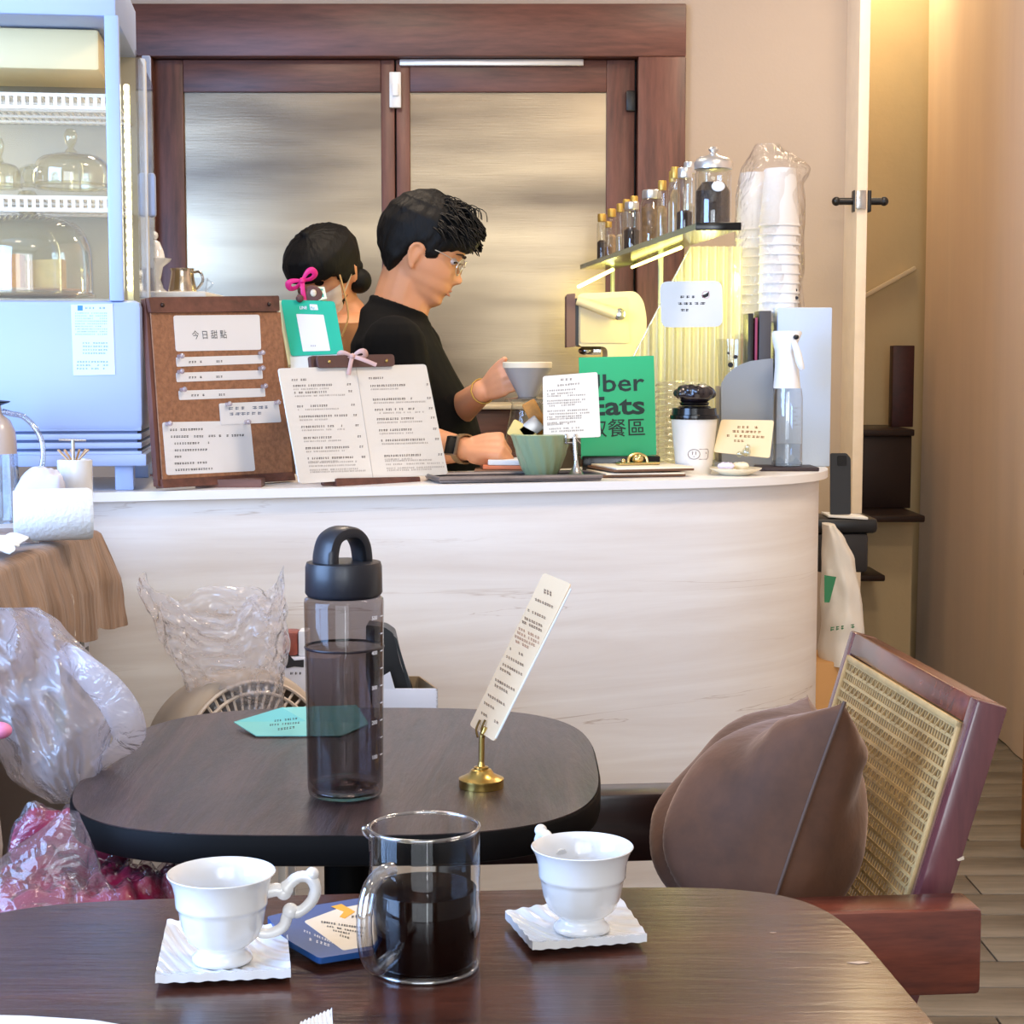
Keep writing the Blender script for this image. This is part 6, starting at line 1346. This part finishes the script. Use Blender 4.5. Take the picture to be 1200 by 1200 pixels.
for k, (px, ytop, w_, off, ci, fill, lid) in enumerate(jars):
    Yj = solveY(px); xj = shx(Yj)+off*.6; r_ = max(.009, w_/2*Yj/FPX*1.30); zt5 = A(px, ytop, Yj).z; h = max(.06, zt5-ZSH); hb = h*.84
    t = thing('spice_jar', desc_[k]+' in the row on the jar shelf', 'jar', 'jars on the glass shelf'); c = Vector((xj, Yj, ZSH+.0005))
    part('jar_glass', olathe([(.0005, .0005), (r_, .001), (r_, hb*.9), (r_*.78, hb)], 20, c), JG, t, smooth=50)
    part('contents', lathe([(.0005, .002), (r_*.92, .002), (r_*.92, hb*fill*.9), (r_*.5, hb*fill), (.0005, hb*fill*.97)], 16, c), CONT[ci], t)
    part('cap', lathe([(.0005, hb), (r_*.82, hb), (r_*.86, hb+.002), (r_*.86, h-.002), (r_*.78, h), (.0005, h)], 20, c), GOLD if lid == 'g' else mat('lid_silver', (214, 210, 204), .3, metal=.8), t)
    fin(t)
bj = thing('coffee_bean_jar', 'largest glass jar of dark coffee beans with domed silver lid', 'jar'); c = Vector((shx(3.37)+.008, 3.37, ZSH+.0005)); r_ = 21*3.37/FPX
hz = A(838, 200, 3.37).z-ZSH
part('jar_glass', olathe([(.0005, .001), (r_, .002), (r_, hz*.92), (r_*.93, hz)], 36, c), JG, bj, smooth=50)
part('coffee_beans', lathe([(.0005, .003), (r_*.94, .003), (r_*.94, hz*.62), (r_*.6, hz*.78), (.0005, hz*.70)], 30, c), mat('beans', (44, 26, 20), .5, var=.6, vscale=160, bump=.8, bscale=160), bj)
part('lid', lathe([(r_*.9, hz), (r_*1.04, hz+.002), (r_*1.06, hz+.014), (r_*.9, hz+.022), (r_*.4, hz+.028), (.008, hz+.031), (.006, hz+.034), (.010, hz+.040), (.006, hz+.045), (.0005, hz+.045)], 36, c), mat('lid_silver'), bj, smooth=50)
part('paper_label', ball(c+Vector((.006, -r_*.98, hz*.68)), (.013, .002, .010), 16, 10), PAPER, bj); fin(bj)
# ------------------------------------------------------------------ cream machine behind the screen
YM = 4.05
mc = thing('cream_coffee_machine', 'cream coloured machine with lever handle beside the fluted screen', 'coffee machine')
CRM = mat('machine_cream', (232, 212, 164), .35, coat=.2)
PMc = Plane((0, YM, 1.2), (0, 1, 0))
part('housing', slab([(676, 344), (745, 341), (754, 352), (758, 372), (756, 440), (752, 500), (712, 500), (712, 406), (676, 406)], PMc, -.22, 0, 8), CRM, mc)
part('front_plate', slab([(680, 352), (735, 348), (738, 402), (680, 402)], PMc, 0, .006, 3), mat('machine_cream_dark', (218, 200, 158), .4), mc)
part('side_grip', slab([(664, 345), (674, 344), (674, 406), (664, 407)], PMc, -.14, .01, 1), mat('grip_brown', (122, 92, 84), .6), mc)
part('side_gap', slab([(673, 350), (678, 350), (678, 405), (673, 405)], PMc, -.12, .004, 0), BLACK, mc)
lv = part('lever', tube([PMc.at(676, 353, .02), PMc.at(722, 369, .035)], [.010, .014], 14), CRM, mc)
part('lever_knob', xf(mrg(lathe([(.011, 0), (.014, .002), (.014, .012), (.011, .014), (.0005, .014)], 20)), Matrix.Translation(PMc.at(725, 369, .030)) @ Matrix.Rotation(PI/2, 4, 'X')), STEEL, lv)
part('spout', mrg(ball(PMc.at(688, 411, -.04), (.020, .02, .010), 14, 10), tube([PMc.at(690, 411, -.04), PMc.at(705, 411, -.04)], .010, 10)), STEEL, mc)
part('machine_base', box2((PMc.at(672, 500).x, YM-.02, HC), (PMc.at(756, 500).x, YM+.22, PMc.at(700, 498).z), .004), mat('base_grey_metal', (120, 116, 110), .4, metal=.5), mc)
fin(mc)
# back counter seen past the barista
bk = thing('back_cabinet', 'low brown back cabinet with pale top behind the barista', 'cabinet')
zk = A(575, 474, 4.6).z
part('cabinet_body', box2((-.62, 4.56, .0), (.02, 4.90, zk-.012), .004), DKWOOD, bk); part('cabinet_top', box2((-.64, 4.54, zk-.012), (.04, 4.90, zk), .003), mat('cab_top_pale', (220, 206, 184), .4), bk); fin(bk)
# ------------------------------------------------------------------ right of the counter
tb_ = thing('black_tablet', 'black tablet leaning behind the right end of the counter', 'tablet')
PT2 = Plane((0, 4.3, 1.0), (0, 1, -.12))
part('tablet_back', slab([(973, 531), (992, 531), (997, 537), (997, 603), (973, 603)], PT2, -.006, 0, 2), mat('tablet_black', (22, 22, 26), .35), tb_)
part('camera_bump', slab([(981, 534), (992, 534), (992, 546), (981, 546)], PT2, 0, .003, 2), BLACKG, tb_); fin(tb_)
bkx = thing('black_stand', 'black stand with rounded rim and white papers beside the counter end', 'stand'); Yk = 4.3
a = A(974, 625, Yk); b = A(1027, 598, Yk)
part('basket_rim', box2((a.x-.05, Yk-.03, A(0, 624, Yk).z), (b.x, Yk+.12, A(0, 606, Yk).z), .012), BLACK, bkx)
part('stand_post', box2((.72, Yk+.02, 0), (.75, Yk+.05, A(0, 668, Yk).z), .003), BLACK, bkx)
part('basket_body', box2((a.x-.04, Yk-.02, A(0, 670, Yk).z), (A(1016, 650, Yk).x, Yk+.10, A(0, 624, Yk).z), .01), mat('basket_dark', (34, 31, 32), .6), bkx)
part('paper_edge', xf(box((0, 0, 0), (.10, .10, .006), .001), Matrix.Translation(((a.x+b.x)/2-.02, Yk+.02, A(0, 606, Yk).z+.002)) @ Matrix.Rotation(.06, 4, 'Y')), PAPER, bkx); 
fin(bkx)
YG = 4.05
def gb(u, v):
    a = u*2*PI; z = A(0, 775, YG).z+(A(0, 614, YG).z-A(0, 775, YG).z)*v
    pxr = lerp([(0, 1016), (.25, 1014), (.5, 1008), (.75, 1000), (.9, 988), (1.0, 976)], v); xr = A(pxr, 700, YG).x; xl = .74
    cx = (xl+xr)/2; w_ = (xr-xl)/2*(1+.05*math.sin(v*18+a*2)+.12*noise.noise(Vector((math.cos(a)*1.5, math.sin(a)*1.5, v*4)))); dd = .085*(1-.5*v)
    return Vector((cx+w_*math.cos(a), YG+dd*math.sin(a)*(1+.2*noise.noise(Vector((a*2, v*5, 2)))), z))
tb2 = thing('white_shopping_bag', 'white plastic shopping bag with green print at the counter end', 'plastic bag')
V, F = grid(gb, 40, 40, True); F += [tuple(range(40))[::-1], tuple(1600+i for i in range(40))]
part('bag_body', (V, F), mat('bag_white', (226, 222, 212), .45, bump=.6, bscale=20), tb2, smooth=80)
PGb = Plane((0, YG-.10, .8), (0, 1, 0)); GR = mat('bag_green', (46, 130, 84), .5)
part('green_print', mrg(slab([(966, 674), (980, 676), (972, 706), (966, 706)], PGb, 0, .001)), GR, tb2)
part('green_lettering', glyphs(PGb, [(973, 737, 1003, 733, 5, 6)], .001), GR, tb2, smooth=0)
solo('orange_box', box2((.70, 3.98, 0), (A(992, 770, 3.98).x, 4.16, A(0, 776, 3.98).z), .004), mat('tan_box', (206, 156, 96), .7), 'tan box under the white shopping bag', 'box'); fin(tb2)
# ================================================================== BEHIND THE FAR TABLE
# electric fan
YFn = 2.60; fnc = A(288, 893, YFn); k_ = YFn/FPX
fn = thing('electric_fan', 'beige electric fan with radial grille behind the far table', 'fan')
FB = mat('fan_beige', (178, 162, 144), .45); FW_ = mat('fan_grille', (214, 198, 182), .45)
MF = Matrix.Translation(fnc) @ Matrix.Rotation(math.radians(38), 4, 'Z') @ Matrix.Rotation(PI/2-math.radians(8), 4, 'X')
Ro = 112*k_
part('housing', xf(lathe([(Ro*.30, -.13), (Ro*.70, -.12), (Ro*.93, -.08), (Ro, -.02), (Ro*.99, .015), (Ro*.93, .030), (Ro*.86, .032), (Ro*.86, .022), (Ro*.92, .01), (Ro*.88, -.06), (Ro*.6, -.10)], 64), MF), FB, fn, smooth=50)
part('grille_ring', xf(mrg(*[tube([(Ro*q*math.cos(t/48*2*PI), Ro*q*math.sin(t/48*2*PI), .036+.006*(1-q)) for t in range(48)], .003, 6, True) for q in (.86, .74, .20)]), MF), FW_, fn, kind='stuff')
for k in range(48):
    a = k/48*2*PI; a2 = a+.22
    part('grille_slat', xf(tube([(Ro*.87*math.cos(a), Ro*.87*math.sin(a), .032), (Ro*.55*math.cos((a+a2)/2), Ro*.55*math.sin((a+a2)/2), .040), (Ro*.19*math.cos(a2), Ro*.19*math.sin(a2), .042)], .0024, 5), MF), FW_, fn)
part('hub', xf(lathe([(.0005, .048), (Ro*.17, .046), (Ro*.19, .038), (Ro*.19, -.02), (.0005, -.02)], 32), MF), FB, fn, smooth=40)
for k in range(5):
    a = k/5*2*PI; part('blade', xf(prism([Vector((Ro*.15*math.cos(a), Ro*.15*math.sin(a), 0)), Vector((Ro*.6*math.cos(a+.05), Ro*.6*math.sin(a+.05), .008)), Vector((Ro*.6*math.cos(a+.8), Ro*.6*math.sin(a+.8), -.008)), Vector((Ro*.15*math.cos(a+.8), Ro*.15*math.sin(a+.8), -.004))], [Vector((Ro*.15*math.cos(a), Ro*.15*math.sin(a), .002)), Vector((Ro*.6*math.cos(a+.05), Ro*.6*math.sin(a+.05), .010)), Vector((Ro*.6*math.cos(a+.8), Ro*.6*math.sin(a+.8), -.006)), Vector((Ro*.15*math.cos(a+.8), Ro*.15*math.sin(a+.8), -.002))]), MF), mat('blade_dark', (66, 72, 66), .5), fn)
part('stand', tube([(fnc.x-.03, YFn+.04, .03), (fnc.x-.03, YFn+.04, fnc.z-.02)], .014, 14), FB, fn); part('base', lathe([(.0005, 0), (.085, 0), (.085, .012), (.04, .028), (.0005, .03)], 36, (fnc.x-.03, YFn+.04, 0)), FB, fn, smooth=40)
fin(fn)
# shelf rack carrying bag and boxes
rk2 = thing('low_white_rack', 'low white rack along the counter front behind the far table', 'rack'); RZ = .60
part('rack_board', box2((-.39, 2.745, RZ-.015), (-.12, 2.89, RZ), .003), WHITE, rk2)
for x_ in (-.385, -.135):
    for y_ in (2.75, 2.87): part('leg', box2((x_, y_, 0), (x_+.012, y_+.012, RZ-.015), .001), WHITE, rk2)
fin(rk2)
bxw = thing('printed_white_box', 'white box with black cat shaped print behind the water bottle', 'box')
YX = 2.78
a = A(329, 740, YX); b = A(384, 800, YX)
part('box_body', box2((a.x, YX, RZ), (b.x+.02, YX+.07, A(0, 771, YX).z), .002), mat('box_white', (226, 228, 236), .5), bxw)
PX = Plane((0, YX-.0004, .8), (0, 1, 0))
part('black_print', mrg(slab([(328, 766), (333, 771), (337, 764), (342, 771), (345, 774), (356, 773), (356, 782), (345, 781), (336, 783), (330, 778)], Plane((0, YX-.0004, .8), (0, 1, 0)), 0, .0008)), INK, bxw)
part('lettering', glyphs(PX, [(340, 789, 356, 789, 3, 5)], .0008), INK, bxw, smooth=0); fin(bxw)
rp = thing('red_brown_packet', 'small red and brown packet lying on the printed white box', 'packet')
part('packet_body', box2((A(331, 760, YX+.02).x, YX+.012, A(0, 771, YX).z+.0005), (A(350, 760, YX+.02).x, YX+.055, A(0, 741, YX+.01).z), .006), mat('packet_red_brown', (170, 84, 66), .5, var=.5, vscale=40), rp)
part('label_strip', box2((A(350, 760, YX+.02).x+.0005, YX+.012, A(0, 771, YX).z+.0005), (A(357, 760, YX+.02).x+.006, YX+.05, A(0, 740, YX+.01).z), .002), PAPER, rp); fin(rp)
ob = thing('open_white_carton', 'open white carton right of the bottle behind the table', 'box')
Yo = 2.76; a = A(440, 808, Yo); b = A(513, 831, Yo); zt6 = A(0, 807, Yo).z; zb6 = RZ
x0, x1 = A(436, 808, Yo).x, A(513, 808, Yo).x
part('front_wall', box2((x0, Yo, zb6), (x1, Yo+.003, zt6), .0005), mat('box_white'), ob)
KR = mat('kraft_inside', (150, 128, 98), .8)
part('back_wall', box2((x0, Yo+.11, zb6), (x1-.035, Yo+.113, zt6), .0005), KR, ob); part('side_wall', prism([Vector((x1-.003, Yo, zb6)), Vector((x1, Yo, zb6)), Vector((x1-.035, Yo+.11, zb6)), Vector((x1-.038, Yo+.11, zb6))], [Vector((x1-.003, Yo, zt6)), Vector((x1, Yo, zt6)), Vector((x1-.035, Yo+.11, zt6)), Vector((x1-.038, Yo+.11, zt6))]), KR, ob)
part('side_wall', box2((x0, Yo, zb6), (x0+.003, Yo+.11, zt6), .0005), KR, ob); part('carton_floor', box2((x0, Yo, zb6), (x1-.036, Yo+.11, zb6+.003)), KR, ob)
part('raised_flap', slab([(444, 795), (457, 787), (463, 808), (444, 809)], Plane((0, Yo+.001, .7), (0, 1, 0)), -.001, .001), mat('box_white'), ob)
fin(ob)
ba = thing('black_device', 'black angular device standing in the open white carton', 'device'); PQ = Plane((0, Yo+.05, .8), (0, 1, 0))
part('device_body', slab([(430, 730), (452, 733), (462, 740), (470, 775), (482, 808), (488, 840), (440, 840), (430, 790)], PQ, -.03, .02, 3), BLACK, ba)
part('device_edge', slab([(462, 742), (466, 746), (484, 806), (480, 807)], PQ, .02, .022, 0), mat('device_edge', (40, 44, 46), .3), ba); fin(ba)
# clear crinkly bag
YC = 2.60
def cbag(u, v):
    a = u*2*PI; z0, z1 = RZ+.095, A(0, 690, YC).z; z = z0+(z1-z0)*v
    xl = A(lerp([(0, 232), (.3, 215), (.7, 185), (1, 165)], v), 760, YC).x; xr = A(lerp([(0, 326), (.3, 333), (1, 333)], v), 760, YC).x
    cx = (xl+xr)/2; w_ = (xr-xl)/2; w2 = .030+.035*v
    r = 1+.10*noise.noise(Vector((math.cos(a)*2.2, math.sin(a)*2.2, v*5)))+.08*abs(noise.noise(Vector((math.cos(a)*4+5, math.sin(a)*4, v*9))))
    zz_ = z+v*v*(.020*math.sin(a*2+1)+.014*math.sin(a*5)+.012*noise.noise(Vector((a*3, 2, 1))))
    return Vector((cx+w_*math.copysign(abs(math.cos(a))**.6, math.cos(a))*r, YC+w2*math.sin(a)*r+.015*noise.noise(Vector((math.cos(a)*6, v*12, 1))), zz_))
V, F = grid(cbag, 90, 60, True); F.append(tuple(range(90))[::-1])
CB = thin('crinkle_film', (.97, .965, .975), .09, .07, 1.3, .27, (.97, .94, .97), 1.0, 12)
solo('clear_plastic_bag', (V, F), CB, 'open clear crinkled plastic bag standing left of the bottle', 'plastic bag', smooth=50)
# ================================================================== LOWER LEFT: BENCH, BAGS, PARCELS
bn_ = thing('dark_bench', 'dark brown bench at the lower left under the bags', 'bench')
part('bench_seat', box2((-1.2, 1.62, .58), (-.36, 1.925, .62), .006), mat('bench_brown', (64, 46, 40), .5), bn_)
for x_ in (-1.15, -.42):
    for y_ in (1.64, 1.88): part('leg', box2((x_, y_, 0), (x_+.04, y_+.04, .58), .004), mat('bench_brown'), bn_)
fin(bn_)
MAR = mat('maroon_fabric', (160, 30, 74), .35, var=.5, vscale=22, bump=.6, bscale=40)
for k, (px, py, Y, sx, sy, sz, lb) in enumerate(((34, 1046, 1.78, .080, .085, .040, 'leftmost maroon plastic wrapped parcel under the bags'), (138, 1035, 1.78, .056, .075, .038, 'middle maroon parcel with glossy wrap by the table'), (214, 1035, 1.82, .036, .05, .036, 'dark maroon parcel partly hidden under the far table'), (84, 985, 1.895, .07, .022, .045, 'upper maroon parcel leaning behind the middle one'))):
    c = A(px, py, Y); c.z = .621+sz*.9+(.030 if k == 3 else 0)
    t = thing('maroon_parcel', lb, 'parcel', 'maroon parcels on the bench')
    part('parcel', pill(c, sx, sy, sz, k*3+1, .25, 30, ), MAR, t, smooth=70)
    part('wrap_film', pill(c, sx*1.03, sy*1.03, sz*1.06, k*3+1, .45, 30), thin('parcel_wrap', (.97, .93, .95), .12, .06, 1.0, .03, (.9, .8, .88), 1.0, 30), t, smooth=50); fin(t)
# tied clear bag slanting over the parcels
def tb(u, v):
    a = u*2*PI; cx = A(lerp([(0, 20), (.5, 52), (1, 88)], v), 1000, 1.74).x; z = .630+(.15)*v; w_ = lerp([(0, .10), (.25, .10), (.6, .055), (1, .010)], v)
    r = 1+.12*noise.noise(Vector((math.cos(a)*2, math.sin(a)*2, v*3+7)))+.07*abs(noise.noise(Vector((math.cos(a)*5, math.sin(a)*5, v*5))))
    return Vector((cx+w_*math.cos(a)*r, 1.72+w_*.6*math.sin(a)*r, z))
solo('tied_clear_bag', grid(tb, 60, 44, True), thin('tied_film', (.95, .90, .93), .12, .05, .9, .09, (.85, .74, .78), 1.0, 16), 'slanting clear bag gathered over the maroon parcels', 'plastic bag', smooth=50)
# frosted bag hanging off the side cabinet
YH = 2.02
outl = [(0, 0), (1, 0)]
def fb(sg):
    def q(u, v):
        xl = lerp([(0, -60), (.4, -55), (.8, 8), (1, 60)], v); xr = lerp([(0, 45), (.12, 72), (.35, 118), (.6, 132), (.8, 118), (1, 92)], v)
        px = xl+(xr-xl)*u; py = lerp([(0, 712), (1, 942)], v)
        e = (max(0, 1-abs(2*u-1)**2.4)*max(0, 1-abs(2*v-1)**2.6))**.5
        y = YH+sg*(.075*e)+.045*abs(noise.noise(Vector((u*3.2+v*2, v*3.5, sg*2))))*min(1, e*3)+.014*abs(noise.noise(Vector((u*9-v*4, v*7, sg))))*min(1, e*2)
        return A(px, py, y)
    return q
g1 = grid(fb(-1), 50, 60); g2 = grid(fb(1), 50, 60)
hb = thing('frosted_plastic_bag', 'frosted lilac plastic bag bulging at the left edge under the cloth', 'plastic bag')
part('bag_body', mrg(g1, (g2[0], [q[::-1] for q in g2[1]])), FROST, hb, smooth=60)
hl_ = arc([A(72, 762, YH-.03), A(100, 785, YH-.05), A(128, 812, YH-.05), A(147, 842, YH-.04), A(150, 868, YH-.02), A(132, 885, YH), A(112, 900, YH)], 40)
part('bag_handle', tube(hl_, [.012+.010*math.sin(PI*min(1, i/len(hl_)*1.2)) for i in range(len(hl_))], 12, flat=.25, nrm=(0, 1, 0)), thin('handle_film', (.90, .88, .92), .16, .06, .9, .38, (.88, .86, .9), .8, 30), hb, smooth=60)
fin(hb)
solo('pink_knob', ball(A(-2, 856, 1.92), (.016, .012, .010), 16, 12), mat('pink_rubber', (240, 140, 180), .45), 'small bright pink knob at the left edge of the picture', 'knob')
clo = A(-10, 960, 1.72)
solo('white_hanging_cloth', pill((clo.x-.050, 1.75, clo.z-.04), .050, .02, .115, 8, .35, 24), mat('cloth_grey_white', (170, 164, 156), .85, bump=.4), 'pale grey cloth hanging at the left edge above the parcels', 'cloth', smooth=70)
lc = thing('dark_shelf_unit', 'dark brown shelf unit behind the bags at lower left', 'shelf')
part('unit_body', box2((-1.25, 1.935, .56), (-.60, 1.945, .80), .003), mat('bench_brown'), lc); part('unit_edge', box2((-1.25, 1.932, .801), (-.60, 1.947, .815), .002), mat('edge_black', (20, 16, 15), .4), lc); bpy.data.objects.remove(lc) if False else fin(lc)
